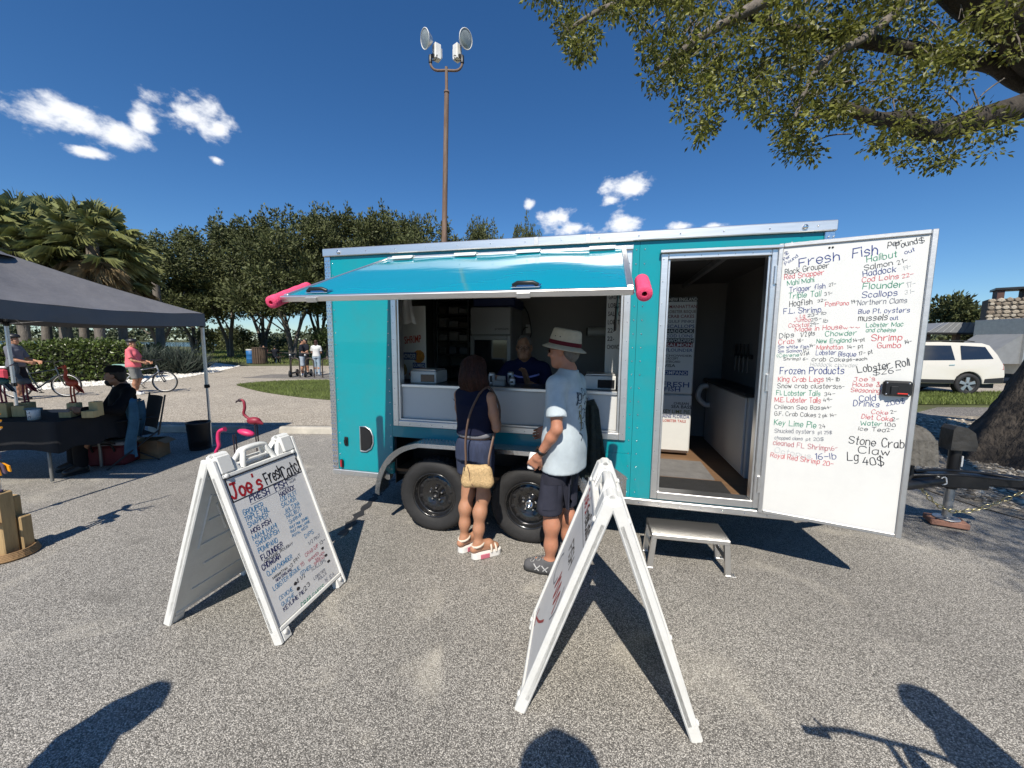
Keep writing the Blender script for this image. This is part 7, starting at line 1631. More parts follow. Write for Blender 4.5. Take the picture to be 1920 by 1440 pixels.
def spiky(px, Y, hw, h, seed, lab, n=260):
    g = np.random.default_rng(seed); X = at(px, 640, Y).x; o = empty('palmetto', (X, Y, 0), 0, lab, 'bush', 'spiky palmettos beside the hedge'); V = []; F = []; k = 0; R_ = hw / FPX * Y
    for i in range(n):
        a = g.random() * 6.28; q = sqrt(g.random()) * R_; c = vec(cos(a) * q, sin(a) * q * .6, h * .45 * (1 - .6 * q / R_) * g.random()); d = unit(vec(g.normal() * .7, g.normal() * .7, .5 + g.random() * .8)); L = h * (.4 + .5 * g.random()); w = unit(np.cross(d, g.normal(size=3))) * .03
        V.append(np.array([c - w, c + w, c + d * L - vec(0, 0, .1 * L)])); F.append((k, k + 1, k + 2)); k += 3
    link('leaves', np_mesh('leaves', np.concatenate(V), np.array(F), material('palmetto_leaf', (.045, .06, .045), .6, 0, .2, 1, island=.4)), o)
spiky(318, 19.0, 52, 1.6, 91, 'dark grey green palmetto clump between the hedge and the lake', 2600); spiky(262, 18.2, 30, 1.7, 92, 'palmetto with tall spikes behind the end of the hedge', 700)
# ------------------------------------------------------------------ the big tree whose limbs reach over the trailer
bt = empty('shade_tree', (7.85, 5.45, 0), 0, 'huge dark trunked shade tree with limbs reaching over the trailer', 'tree'); BT = Vector((7.85, 5.45, 0))
b = MB(); tk = spline([(-.15, -.05, -.1), (-.10, -.02, .25), (.18, .0, 1.0), (.52, .02, 1.9), (.95, .1, 3.2), (1.2, .1, 4.4), (1.3, .0, 6.5)], 18)
n_ = 96; V = []
for i, p in enumerate(tk):
    z = p.z; r = .60 + .42 * math.exp(-max(z, 0) * 2.2) - .03 * z
    for j in range(n_):
        a = 2 * pi * j / n_; rr_ = r * (1 + .10 * sin(5 * a + .6) * math.exp(-max(z, 0) * 1.4) + .035 * sin(9 * a + z * 2) + .045 * abs(sin(19 * a + 1.1 * sin(z * 3.1 + a * 2) + .8 * sin(z * 7 - a * 5))) * (.6 + .4 * sin(z * 9 + 13 * sin(a * 3))) + .012 * sin(41 * a + z * 17)); V.append((p.x + rr_ * cos(a), p.y + rr_ * sin(a), z))
b.add(V, [(i * n_ + j, i * n_ + (j + 1) % n_, (i + 1) * n_ + (j + 1) % n_, (i + 1) * n_ + j) for i in range(len(tk) - 1) for j in range(n_)], 0, True); b.build('trunk', M_BARK, bt)
LIMBS = [([at(2080, 130, 5.3), at(1925, 196, 5.15), at(1840, 222, 5.0), at(1745, 247, 4.9), at(1700, 225, 4.85), at(1640, 222, 4.8), at(1560, 190, 4.7)], .17, .05), ([at(2060, 180, 5.4), at(1960, 90, 5.2), at(1900, 40, 5.1), at(1830, 0, 5.0), at(1740, -60, 4.9), at(1600, -60, 4.7)], .30, .12),
         ([at(2060, 200, 5.6), at(1925, 150, 5.5), at(1870, 120, 5.5), at(1800, 110, 5.4), at(1640, 80, 5.2), at(1500, 60, 5.1), at(1380, 20, 5.0)], .15, .04), ([at(1600, -60, 4.7), at(1480, -20, 4.6), at(1330, 60, 4.5), at(1230, 130, 4.4)], .09, .02), ([at(1500, -60, 5.0), at(1300, -10, 5.0), at(1150, 10, 4.9), at(1060, 60, 4.8)], .08, .015), ([at(1740, -60, 4.9), at(1650, 50, 4.6), at(1540, 120, 4.4), at(1490, 220, 4.3)], .06, .015),
         ([Vector((8.7, 5.4, 4.5)), Vector((8.0, 3.6, 5.7)), Vector((6.8, 1.6, 6.2)), Vector((5.2, -.6, 6.4)), Vector((4.2, -2.2, 6.3))], .26, .05), ([Vector((8.7, 5.5, 4.8)), Vector((9.6, 3.4, 6.0)), Vector((10, .6, 6.6))], .24, .06)]
for P, r0, r1 in LIMBS:
    b = MB(); q = spline([tuple(p - BT) for p in P], 6); m = len(q) - 1; b.tube(q, [r0 + (r1 - r0) * i / m for i in range(m + 1)], 10); b.build('limb', M_BARK if r0 > .12 else M_BARKG, bt)
SIL = [(985, -60), (1000, 5), (1045, 12), (1050, 90), (1085, 128), (1112, 70), (1170, 45), (1205, 105), (1215, 160), (1268, 185), (1292, 255), (1335, 262), (1350, 210), (1420, 215), (1432, 262), (1500, 305), (1532, 300), (1528, 240), (1570, 222), (1620, 250), (1655, 282), (1745, 330), (1785, 325), (1795, 275), (1855, 292), (1895, 245), (1880, 205), (1790, 215), (1760, 195), (1800, 160), (1850, 128), (1930, 110), (1990, 60), (1990, -60)]
g = np.random.default_rng(101); q = scatter(SIL, 640, 102); P = []; D = []
for i, (x, y) in enumerate(q):
    Y = 4.0 + 2.2 * g.random(); c = at(x, y, Y); m = int(66 * (1 if x < 1600 else .62)); pp, v = ball_pts(g, m, (c.x, c.y, c.z), (.15, .15, .13), .1); P.append(pp); D.append(v)
for k in range(330):                                       # the crown goes on above and beside the frame
    c = vec(3.4 + 6.2 * g.random(), -3.6 + 6.6 * g.random(), 5.3 + 2.2 * g.random()); pp, v = ball_pts(g, 60, c, (.34, .34, .25), .2); P.append(pp); D.append(v)
for k in range(190):
    c = vec(2.9 + 3.8 * g.random(), -3.2 + 3.6 * g.random(), 5.4 + 1.6 * g.random()); pp, v = ball_pts(g, 110, c, (.30, .30, .22), .2); P.append(pp); D.append(v)
P = np.concatenate(P) - np.array(BT); D = np.concatenate(D); v_, f_ = leaf_faces(P, np.full(len(P), .054), g, .52, .0, D, .25); link('crown', np_mesh('crown', v_, f_, M_OVER), bt)
b = MB(); rt = random.Random(8)
for i in range(0, len(q), 4):                              # twigs
    x, y = q[i]; p = at(x, y, 4.9); e = at(x + rt.uniform(-60, 90), y - rt.uniform(20, 80), 5.0); b.tube(spline([tuple(p - BT), tuple((p + e) / 2 - BT + Vector((0, 0, .05))), tuple(e - BT)], 3), [.004] * 3 + [.009] * 4, 4, caps=False)
o = b.build('twigs', M_BARKG, bt); o['kind'] = 'stuff'
bush('cedar_tree', 1795, 27, 533, 52, 111, 'dark spreading tree between the open door and the stone chimney', M_OAK, 5200, .3)
# ------------------------------------------------------------------ lamp pole
PY = 11.0; pb = at(831, 640, PY); pt_ = at(837, 132, PY); lp = empty('lamp_pole', (pb.x, PY, 0), 0, 'tall brown lamp pole with two floodlights behind the trailer', 'lamp pole'); o_ = Vector((pb.x, PY, 0))
M_RUST = material('weathered_brown_pole', (.16, .10, .07), .8, 0, .35, 3, .5, 30, stretch=(3, 3, .4), dirt=(.30, .26, .22), dirt_amt=.6, dscale=4); topz = pt_.z
b = MB(); b.tube([(0, 0, -.05), (.02, 0, 3), (pt_.x - o_.x, 0, topz - .55)], [.085, .078, .062], 12); b.tube([(pt_.x - o_.x, 0, topz - .58), (pt_.x - o_.x, 0, topz + .08)], .040, 10); b.lathe([(.0, 0), (.072, 0), (.072, .05), (0, .06)], 12, M=Matrix.Translation((pt_.x - o_.x, 0, topz - .56))); b.build('pole', M_RUST, lp)
lx, lz = pt_.x - o_.x, topz
b = MB(); b.tube(spline([(lx - .42, 0, lz + .24), (lx - .40, 0, lz + .10), (lx - .28, 0, lz), (lx, 0, lz), (lx + .28, 0, lz), (lx + .40, 0, lz + .10), (lx + .42, 0, lz + .24)], 5), .032, 8); b.build('bracket', M_RUST, lp)
M_LENS = material('lamp_glass', (.30, .33, .32), .12, 0, .35, 6, coat=.6); M_LIGHTW = material('white_housing', (.72, .72, .70), .5)
for sx, yw in ((-1, -52), (1, 50)):
    fl_ = empty('floodlight', (lx + sx * .42, 0, lz + .24), radians(yw), parent=lp); tilt = Matrix.Translation((0, -.14, .46)) @ Matrix.Rotation(radians(104), 4, 'X') @ Matrix.Scale(.82, 4)
    b = MB(); b.lathe([(.05, -.26), (.12, -.20), (.20, -.10), (.262, -.01), (.27, .0), (.262, .012)], 26, M=tilt @ Matrix.Diagonal((1, 1, 1, 1))); b.build('reflector', M_ALU_DULL, fl_)
    b = MB(); b.lathe([(.258, .004), (.20, .02), (.10, .03), (0, .033)], 26, M=tilt); b.build('lens', M_LENS, fl_); b = MB(); b.tube([tilt @ Vector((.264 * cos(a), .264 * sin(a), .008)) for a in [2 * pi * k / 24 for k in range(25)]], .012, 6); b.build('lens_ring', M_LIGHTW, fl_)
    b = MB(); b.box(-.09, .09, .10, .28, .08, .46, .015); b.box(-.05, .05, .28, .33, .16, .40, .01); b.build('ballast_box', M_LIGHTW, fl_); b = MB(); b.tube([(0, 0, -.06), (0, 0, .10), (0, .10, .16)], .05, 8); b.build('knuckle', M_DKST, fl_); b = MB(); b.tube(spline([(0, .02, .02), (-sx * .16, .05, -.06), (-sx * .20, .10, .06), (-sx * .08, .14, .14)], 5), .010, 5); b.build('cable', M_BLACK, fl_)
# ================================================================== bicycles
def bicycle(loc, rz, label, col, r=.34, lean_=0.0, steer=0.0, group=None, bags=None):
    """heads along +X; origin on the ground below the bottom bracket"""
    o = empty('bicycle', loc, rz, label, 'bicycle', group); o.rotation_euler = (lean_, 0, rz); M_F = material('bike_' + '_'.join('%d' % int(c * 100) for c in col), col, .35, .2, .05, coat=.3)
    RX, FX = -.45, .60
    for x, nm in ((RX, 'wheel'), (FX, 'wheel')):
        w = empty('wheel', (x, 0, r), parent=o)
        if x > 0: w.rotation_euler = (0, 0, steer)
        b = MB(); b.tube([((r - .018) * cos(a), 0, (r - .018) * sin(a)) for a in [2 * pi * k / 40 for k in range(41)]], .019, 8, caps=False); b.build('tyre', M_RUBBER, w)
        b = MB(); b.tube([((r - .045) * cos(a), 0, (r - .045) * sin(a)) for a in [2 * pi * k / 40 for k in range(41)]], .010, 6, caps=False); b.build('rim', M_ALU_DULL, w)
        b = MB()
        for k in range(20): a = 2 * pi * k / 20; b.tube([(.018 * cos(a + .6), .02 * (-1) ** k, .018 * sin(a + .6)), ((r - .045) * cos(a), 0, (r - .045) * sin(a))], .0016, 3, caps=False)
        q = b.build('spokes', M_STEEL, w); q['kind'] = 'stuff'
        b = MB(); b.tube([(0, -.04, 0), (0, .04, 0)], .018, 8); b.build('hub', M_DKST, w)
    b = MB(); bb, st, ht, hb = Vector((0, 0, .28)), Vector((-.17, 0, .72)), Vector((.42, 0, .80)), Vector((.46, 0, .66)); rx = Vector((RX, 0, r)); fx = Vector((FX, 0, r))
    for p, q, rr in ((bb, st, .016), (st * .93 + bb * .07, ht, .016), (bb, hb, .020), (bb, rx + Vector((0, .05, 0)), .010), (bb, rx - Vector((0, .05, 0)), .010), (st * .9 + bb * .1, rx + Vector((0, .05, 0)), .009), (st * .9 + bb * .1, rx - Vector((0, .05, 0)), .009), (ht + Vector((-.01, 0, .06)), hb, .019)): b.tube([p, q], rr, 7)
    b.build('frame', M_F, o)
    b = MB(); b.tube([hb, hb * .7 + fx * .3 + Vector((0, .05, 0)), fx + Vector((0, .055, 0))], .014, 6); b.tube([hb, hb * .7 + fx * .3 - Vector((0, .05, 0)), fx - Vector((0, .055, 0))], .014, 6); b.build('fork', M_BLACK, o)
    b = MB(); b.tube([st, st + Vector((-.03, 0, .14))], .013, 6); b.build('seat_post', M_ALU_DULL, o); b = MB(); b.prism([(-.14, -.075), (-.10, -.085), (.02, -.03), (.14, -.018), (.14, .018), (.02, .03), (-.10, .085), (-.14, .075)], .86, .905, 'z', M=Matrix.Translation((-.20, 0, 0))); b.build('saddle', M_BLACK, o)
    b = MB(); b.tube([ht + Vector((-.01, 0, .06)), Vector((.39, 0, .98)), Vector((.46, 0, 1.02))], .013, 6); b.tube(spline([(.40, -.31, 1.03), (.44, -.16, 1.04), (.46, 0, 1.02), (.44, .16, 1.04), (.40, .31, 1.03)], 3), .012, 6); b.build('handlebar', M_DKST, o)
    for y in (-.27, .27): b = MB(); b.tube([(.405, y - .05, 1.032), (.40, y + .05, 1.032)], .017, 7); b.tube([(.43, y * .85, 1.03), (.50, y * .95, 1.0)], .006, 5); b.build('grip', M_BLACK, o)
    b = MB(); b.lathe([(.085, -.004), (.095, -.004), (.095, .004), (.085, .004), (.085, -.004)], 24, M=Matrix.Translation((0, -.05, .28)) @ Matrix.Rotation(radians(90), 4, 'X')); b.tube([(0, -.06, .28), (.11, -.07, .16)], .010, 5); b.box(.08, .16, -.15, -.07, .15, .17, .004); b.tube([(0, .06, .28), (-.11, .07, .40)], .010, 5); b.box(-.16, -.08, .07, .15, .39, .41, .004); b.build('crank', M_DKST, o)
    b = MB(); b.tube([(0, -.05, .37), (RX, -.05, r + .04)], .005, 4); b.tube([(0, -.05, .19), (RX, -.05, r - .04)], .005, 4); b.build('chain', M_DKST, o)
    if bags:
        b = MB(); b.box(-.62, -.26, -.07, .07, .73, .745, .003); b.tube([(-.60, -.07, .74), (RX, -.06, r)], .006, 5); b.tube([(-.60, .07, .74), (RX, .06, r)], .006, 5); b.build('carrier_rack', M_DKST, o)
        b = MB(); b.box(-.68, -.24, -.13, .13, .75, .90, .05); b.build('rack_bag', material('mint_cloth', (.20, .36, .31), .8, 0, .15, 8, .4, 20, bdist=.03), o)
    return o
def relative(o, dx, dy, dz=0.0):
    c, s = cos(o.rotation_euler.z), sin(o.rotation_euler.z); return Vector((o.location.x + dx * c - dy * s, o.location.y + dx * s + dy * c, o.location.z + dz))
walk = dict(kneeL=(-.08, .10, .50), ankL=(-.08, -.02, .10), toeL=(-.09, .14, .05), kneeR=(.08, .06, .50), ankR=(.08, .02, .085), toeR=(.09, .17, .03), elL=(-.24, .10, 1.10), wrL=(-.18, .34, 1.03), elR=(.24, .10, 1.10), wrR=(.16, .34, 1.03))
SH_W = (material('white_shoe', (.68, .68, .66), .6), material('white_shoe_sole', (.6, .6, .58), .7)); SH_K = (M_BLACK, M_BLACK)
bp1 = gnd(262, 739); bk1 = bicycle((bp1.x - .15, bp1.y + .25, .006), radians(17), 'silver bicycle with mint bag wheeled by the woman in pink', (.45, .46, .48), bags=True)
wp_ = relative(bk1, .05, -.42)
person('woman in pink shirt, grey shorts and helmet walking beside the silver bicycle', wp_, bk1.rotation_euler.z - pi / 2, 1.66, walk, 'tan', cloth('coral_pink', (.78, .17, .20)), cloth('stone_grey', (.20, .20, .19)), SH_W, ('short', MATS['grey_hair']), ('helmet', M_BLACK), h=.016, female=True, sleeve=.45, shirt_hem=.88, short_hem=.52, hands=True, hh=.007, belly=1.15, build=1.12)
bp2 = gnd(52, 752); bk2 = bicycle((bp2.x - .35, bp2.y + .55, .006), radians(20), 'dark bicycle beside the man in grey at the picture edge', (.04, .06, .07), bags=False)
person('man in grey shirt, dark shorts and cap standing with the dark bicycle', relative(bk2, -.15, -.40), bk2.rotation_euler.z - pi / 2, 1.76, walk, 'tan', cloth('slate_grey', (.14, .145, .17)), cloth('black_shorts', (.012, .012, .016)), SH_K, ('short', MATS['dark_hair']), ('helmet', M_BLACK), h=.016, sleeve=.5, shirt_hem=.90, short_hem=.48, hh=.007)
bgb = empty('pannier_bag', relative(bk2, -.62, -.16, .55), bk2.rotation_euler.z, 'red and white pannier bag hung on the dark bicycle', 'bag'); b = MB(); b.box(-.16, .16, -.09, .03, 0, .30, .05); b.build('bag_body', material('raspberry_cloth', (.50, .05, .08), .8, 0, .3, 4), bgb); b = MB(); b.box(-.165, .165, -.095, .035, .302, .36, .025); b.build('bag_lid', M_WHITE, bgb)
# bicycle rack: hoops, each its own; two scooters and three people
M_HOOP = material('brown_hoop', (.06, .045, .035), .5, .3, .1)
def scooter(loc, rz, lab):
    o = empty('kick_scooter', loc, rz, lab, 'scooter', 'dark scooters parked at the hoops')
    for x in (-.42, .42):
        w = empty('wheel', (x, 0, .16), parent=o); b = MB(); b.lathe([(.05, -.035), (.13, -.04), (.155, -.03), (.16, 0), (.155, .03), (.13, .04), (.05, .035)], 20, M=Matrix.Rotation(radians(90), 4, 'X')); b.build('tyre', M_RUBBER, w); b = MB(); b.lathe([(.0, -.03), (.06, -.036), (.06, .036), (0, .03)], 12, M=Matrix.Rotation(radians(90), 4, 'X')); b.build('rim', M_STEEL, w)
    b = MB(); b.box(-.34, .26, -.09, .09, .14, .20, .02); b.build('deck', M_BLACK, o); b = MB(); b.tube([(.30, 0, .18), (.40, 0, .35), (.30, 0, 1.08)], .03, 8); b.build('stem', M_BLACK, o); b = MB(); b.tube([(.28, -.27, 1.10), (.30, 0, 1.08), (.28, .27, 1.10)], .016, 7); b.build('handlebar', M_BLACK, o); b = MB(); b.ball((.34, 0, 1.0), .05, (1, 1, 1), 10); b.build('headlamp', M_STEEL, o)
for i, px in enumerate((547.5, 576, 609)):
    p = gnd(px, 709); hp = empty('rack_hoop', (p.x, 17.35, .008), 0, 'brown steel bicycle hoop, %s one from the trailer corner' % ('third', 'second', 'nearest')[i], 'bike rack', 'steel hoops of the bicycle rack'); b = MB(); w_ = .19; b.tube([(-w_, 0, -.02)] + [(-w_ * cos(a), 0, .68 + w_ * sin(a)) for a in [pi * k / 10 for k in range(11)]] + [(w_, 0, -.02)], .028, 8); b.build('hoop', M_HOOP, hp)
    b = MB(); b.box(-w_ - .06, -w_ + .06, -.06, .06, 0, .008); b.build('floor_flange', M_HOOP, hp); b = MB(); b.box(w_ - .06, w_ + .06, -.06, .06, 0, .008); b.build('floor_flange', M_HOOP, hp)
scooter((at(550, 700, 17.7).x, 17.75, .008), radians(-80), 'dark scooter parked at the hoop farthest from the trailer'); scooter((at(577, 700, 17.7).x, 17.75, .008), radians(-78), 'dark scooter parked at the middle hoop')
chat = dict(elL=(-.22, .04, 1.12), wrL=(-.10, .22, 1.08), elR=(.22, .04, 1.12), wrR=(.10, .22, 1.08))
def far_person(px, Y, rz, H, lab, top, bottom, hair, skin='tan', grp=None, hem=.46, pose=chat, shoes=SH_W, female=False, hat=None):
    p = at(px, 640, Y); return person(lab, (p.x, Y, .008), rz, H, pose, skin, top, bottom, shoes, hair, hat, h=.024, sleeve=.42, shirt_hem=.93, short_hem=hem, hands=False, female=female, group=grp)
far_person(565, 18.3, radians(-70), 1.72, 'person in black shirt and pale shorts leaning by the scooters', cloth('black_tee', (.012, .014, .02)), cloth('pale_shorts', (.35, .40, .46)), ('short', MATS['dark_hair'])); far_person(572, 19.2, radians(150), 1.74, 'person in black standing behind the one in pale shorts', cloth('black_tee', (.01, .01, .014)), cloth('black_shorts', (.012, .012, .016)), ('short', MATS['dark_hair']), 'mid'); far_person(592, 18.4, radians(10), 1.70, 'person in white top and light jeans seen from behind by the hoops', cloth('white_tee', (.62, .62, .60)), cloth('light_jeans', (.30, .38, .45)), ('long', MATS['auburn_hair']), hem=.1, female=True)
# picnic corner: blue barrel, slatted bin, table and diners
pb_ = at(472, 680, 27.5); bl = empty('trash_barrel', (pb_.x, 27.5, 0), 0, 'blue trash barrel beside the slatted bin near the oak', 'barrel'); b = MB(); b.lathe([(0, .01), (.29, .01), (.31, .05), (.30, .3), (.31, .32), (.30, .35), (.30, .62), (.31, .64), (.30, .67), (.31, .90), (.29, .92), (.28, .86), (0, .86)], 22); b.build('barrel', material('barrel_blue', (.02, .13, .34), .5), bl); b = MB(); b.lathe([(.26, .88), (.33, .96), (.30, 1.02), (.0, .98)], 16); b.build('bin_liner', M_BAG, bl)
ps = at(488, 680, 27.2); sl = empty('slatted_bin', (ps.x, 27.2, 0), .2, 'brown slatted timber bin beside the blue barrel', 'bin'); M_BRN = material('brown_slat', (.09, .06, .04), .8, 0, .3)
for k in range(20):
    a = 2 * pi * k / 20; b = MB(); b.box(-.055, .055, -.012, .012, .03, 1.12, .004); q = b.build('slat', M_BRN, sl); q.location = (.45 * cos(a), .45 * sin(a), 0); q.rotation_euler = (0, 0, a + pi / 2)
b = MB(); b.lathe([(.30, 1.12), (.48, 1.12), (.48, 1.16), (.30, 1.16)], 20); b.build('bin_rim', M_BRN, sl)
pt2 = at(505, 680, 28.5); pc = empty('picnic_table', (pt2.x, 28.5, 0), .3, 'picnic table in the oak shade behind the slatted bin', 'picnic table')
for k in range(5): b = MB(); b.box(-.9, .9, -.36 + k * .147, -.225 + k * .147, .72, .755, .004); b.build('table_plank', M_BRN, pc)
for y in (-.72, .60): b = MB(); b.box(-.9, .9, y, y + .13, .42, .455, .004); b.build('bench_plank', M_BRN, pc); b = MB(); b.box(-.9, .9, y + .14, y + .26, .42, .455, .004); b.build('bench_plank', M_BRN, pc)
for x in (-.6, .6):
    b = MB(); b.tube([(x, -.65, 0), (x, -.2, .72)], .035, 6); b.tube([(x, .65, 0), (x, .2, .72)], .035, 6); b.tube([(x, -.72, .40), (x, .72, .40)], .03, 6); b.build('leg', M_STEEL, pc)
dine = dict(hipL=(-.09, -.05, .47), kneeL=(-.12, .34, .48), ankL=(-.12, .36, .085), toeL=(-.12, .48, .03), hipR=(.09, -.05, .47), kneeR=(.12, .34, .48), ankR=(.12, .36, .085), toeR=(.12, .48, .03), shL=(-.19, -.02, .95), elL=(-.25, .18, .78), wrL=(-.10, .36, .80), shR=(.19, -.02, .95), elR=(.25, .18, .78), wrR=(.10, .36, .80), head=(0, .04, 1.17)); lean_d = dict(neck=(0, -.02, 1.0), chest=(0, -.03, .84), belly=(0, -.04, .66))
for (dx, dy, rz, c, lab) in ((.55, -.58, .3, (.012, .014, .02), 'diner in black sitting at the trailer side of the picnic table'), (-.45, .55, pi + .3, (.20, .03, .05), 'diner in maroon sitting on the far bench of the picnic table'), (-.35, -.58, .3, (.03, .02, .02), 'diner in dark brown sitting behind the slatted bin')):
    q = relative(pc, dx, dy); person(lab, q, rz, 1.72, dine, 'mid', cloth('diner_%d' % int(c[0] * 1000), c), cloth('dark_trousers', (.02, .02, .03)), SH_K, ('short', MATS['dark_hair']), None, h=.028, lean=lean_d, sleeve=.42, short_hem=.1, hands=False)
# ================================================================== right-hand background: SUV, chimney, pavilion, box trailer
SUV = empty('parked_suv', (14.15, 14.1, .004), radians(-9), 'white SUV parked beyond the grass strip behind the open door', 'SUV')
M_CAR = material('pearl_white_paint', (.62, .59, .52), .25, 0, .03, 1, coat=.8); M_GLS = material('tinted_glass', (.012, .013, .014), .05, 0, 0, coat=1.0, spec=.8); M_TRIM = material('car_trim', (.02, .02, .02), .5)
# side profile (x forward is -X: nose to the left), length 4.9
prof = [(2.42, .42), (2.44, .70), (2.40, .98), (2.34, 1.08), (2.22, 1.38), (2.05, 1.68), (1.85, 1.755), (.6, 1.79), (-.25, 1.765), (-.55, 1.70), (-1.25, 1.13), (-2.05, 1.02), (-2.36, .90), (-2.45, .70), (-2.42, .40)]
def arch(cx, r=.41): return [(cx + r * cos(a), .38 + r * sin(a) * 1.02) for a in [pi * k / 10 for k in range(11)]]
def loft_car(b, pf, w0, w1, zs, zt):
    n = len(pf); 
    def wid(z): t = min(max((z - zs) / (zt - zs), 0), 1); return w0 + (w1 - w0) * t ** 1.6
    V = [(x, -wid(z), z) for x, z in pf] + [(x, wid(z), z) for x, z in pf]; b.add(V, [(i, (i + 1) % n, n + (i + 1) % n, n + i) for i in range(n)], 0, False); return V, n
body = [(2.42, .42), (2.44, .70), (2.40, .98), (2.34, 1.08), (2.22, 1.38), (2.05, 1.68), (1.85, 1.755), (.6, 1.79), (-.25, 1.765), (-.55, 1.70), (-1.25, 1.13), (-2.05, 1.02), (-2.36, .90), (-2.45, .70), (-2.42, .40)] + arch(-1.50)[::-1] + arch(1.42)[::-1]
b = MB(); V, n = loft_car(b, body, .96, .74, 1.0, 1.80); b.add(V, [tuple(range(n))]); b.add(V, [tuple(range(n, 2 * n))[::-1]])
bm = bmesh.new(); me = b.mesh('body', M_CAR); bm.from_mesh(me); bmesh.ops.remove_doubles(bm, verts=bm.verts, dist=1e-4); bmesh.ops.recalc_face_normals(bm, faces=bm.faces); bmesh.ops.bevel(bm, geom=[e for e in bm.edges if len(e.link_faces) == 2 and e.calc_face_angle(0) > .5], offset=.03, segments=3, affect='EDGES', profile=.6); bm.to_mesh(me); bm.free(); me.polygons.foreach_set('use_smooth', [True] * len(me.polygons)); link('body', me, SUV)
def side_pane(pts, nm, mat, y_out=.004):
    for sgn in (-1, 1):
        b = MB(); V = []
        for x, z in pts: t = min(max((z - 1.0) / .8, 0), 1); w = .96 + (.74 - .96) * t ** 1.6; V.append((x, sgn * (w + y_out), z))
        b.add(V, [tuple(range(len(V)))[::sgn]]); b.build(nm, mat, SUV)
for pts in ([(-.05, 1.16), (-.05, 1.66), (-.50, 1.62), (-1.02, 1.19)], [(.03, 1.16), (.03, 1.67), (.92, 1.67), (.98, 1.18)], [(1.16, 1.19), (1.20, 1.67), (1.90, 1.63), (2.08, 1.24)]): side_pane(pts, 'side_window', M_GLS)
for x in (-.01, 1.06): side_pane([(x - .006, .48), (x - .006, 1.14), (x + .006, 1.14), (x + .006, .48)], 'door_gap', M_TRIM, .003)
for x in (.80, -.20): side_pane([(x, 1.00), (x + .16, 1.005), (x + .16, 1.035), (x, 1.03)], 'door_handle', M_CHROME, .02)
side_pane([(-1.05, .40), (1.0, .40), (1.0, .52), (-1.05, .52)], 'sill_trim', M_TRIM, .008); side_pane([(2.20, .88), (2.385, .88), (2.345, 1.08), (2.20, 1.06)], 'tail_lamp', M_REDLENS, .008); side_pane([(1.86, .42), (2.40, .44), (2.41, .62), (1.88, .56)], 'bumper_trim', M_TRIM, .006)
for y in (-.66, .66): b = MB(); b.tube([(1.7, y, 1.80), (1.5, y, 1.83), (-.1, y, 1.83), (-.3, y, 1.80)], .018, 6); b.build('roof_rail', M_TRIM, SUV)
for x in (-1.50, 1.42):
    for sg in (-1, 1):
        w = empty('wheel', (x, sg * .86, .37), parent=SUV); Mw = Matrix.Rotation(radians(90 * sg), 4, 'X') if sg > 0 else Matrix.Rotation(radians(90), 4, 'X')
        Mw = Matrix.Rotation(radians(90 if sg < 0 else -90), 4, 'X'); b = MB(); b.lathe([(.24, -.10), (.30, -.12), (.35, -.10), (.37, -.05), (.37, .05), (.35, .10), (.30, .115), (.255, .10)], 30, M=Mw); b.build('tyre', M_RUBBER, w); b = MB(); b.lathe([(.255, .09), (.24, .095), (.225, .04), (.06, .03), (0, .03)], 30, M=Mw); rm = b.build('rim', M_DKST, w)
        for k in range(5):
            a = 2 * pi * k / 5 + .3; b = MB(); b.prism([(.03, -.035), (.235, -.055), (.235, .055), (.03, .035)], .045, .085, 'z', M=Mw @ Matrix.Rotation(a, 4, 'Z')); b.build('rim_spoke', M_ALU, rm)
b = MB(); b.box(-2.3, 2.3, -.8, .8, .24, .42); b.build('underbody', M_TRIM, SUV)
# stone chimney and pavilion roof
SX = at(1843, 640, 21).x; cm = empty('stone_chimney', (SX + 2.2 * cos(.72), 21 - 2.2 * sin(.72), 0), -.72, 'wide fieldstone chimney wall with a dark louvred top', 'chimney')
M_MORT = material('dark_mortar', (.10, .085, .07), .95, 0, .3, 6); b = MB(); b.box(-2.2, 3.0, 0, 1.4, 0, 4.15); b.build('chimney_core', M_MORT, cm)
M_STONE = [material('fieldstone_%d' % i, c, .9, 0, .25, 4, .6, 18, bdist=.03) for i, c in enumerate(((.40, .34, .26), (.30, .25, .19), (.50, .44, .35), (.24, .19, .14)))]
rs_ = random.Random(17); protos = []
for k in range(6):
    b = MB(); n = 7; pr = []
    ring = [(cos(2 * pi * j / n) * rs_.uniform(.7, 1.0), sin(2 * pi * j / n) * rs_.uniform(.55, .85)) for j in range(n)]; b.add([(x, 0, z) for x, z in ring] + [(x * .72, -.38, z * .72) for x, z in ring], [(j, (j + 1) % n, n + (j + 1) % n, n + j) for j in range(n)] + [tuple(range(n, 2 * n))]); me = b.mesh('stone', M_STONE[k % 4]); 
    for mm in M_STONE: pass
    protos.append(me)
cnt = 0; z = .35
while z < 4.1 and cnt < 290:
    x = -2.25 + rs_.uniform(0, .1); rowh = rs_.uniform(.17, .23)
    while x < .9 and cnt < 290:
        w = rs_.uniform(.20, .34)
        if z > 1.3: q = link('stone', rs_.choice(protos), cm, (x + w / 2, -.005, z + rs_.uniform(-.02, .02)), (0, rs_.uniform(-.3, .3), 0)); q.scale = (w * .56, .12, rowh * .68); cnt += 1
        x += w
    z += rowh
z = 1.5
while z < 4.1 and cnt < 298: z += .5
b = MB(); b.box(-2.0, 3.0, .1, 1.3, 4.62, 4.74, .01); b.build('louvre_cap', M_DKST, cm)
for x in (-1.9, -1.0, -.1, .8, 1.7): b = MB(); b.box(x, x + .25, .2, 1.2, 4.152, 4.618); b.build('louvre_pier', material('louvre_brown', (.09, .045, .035), .7), cm)
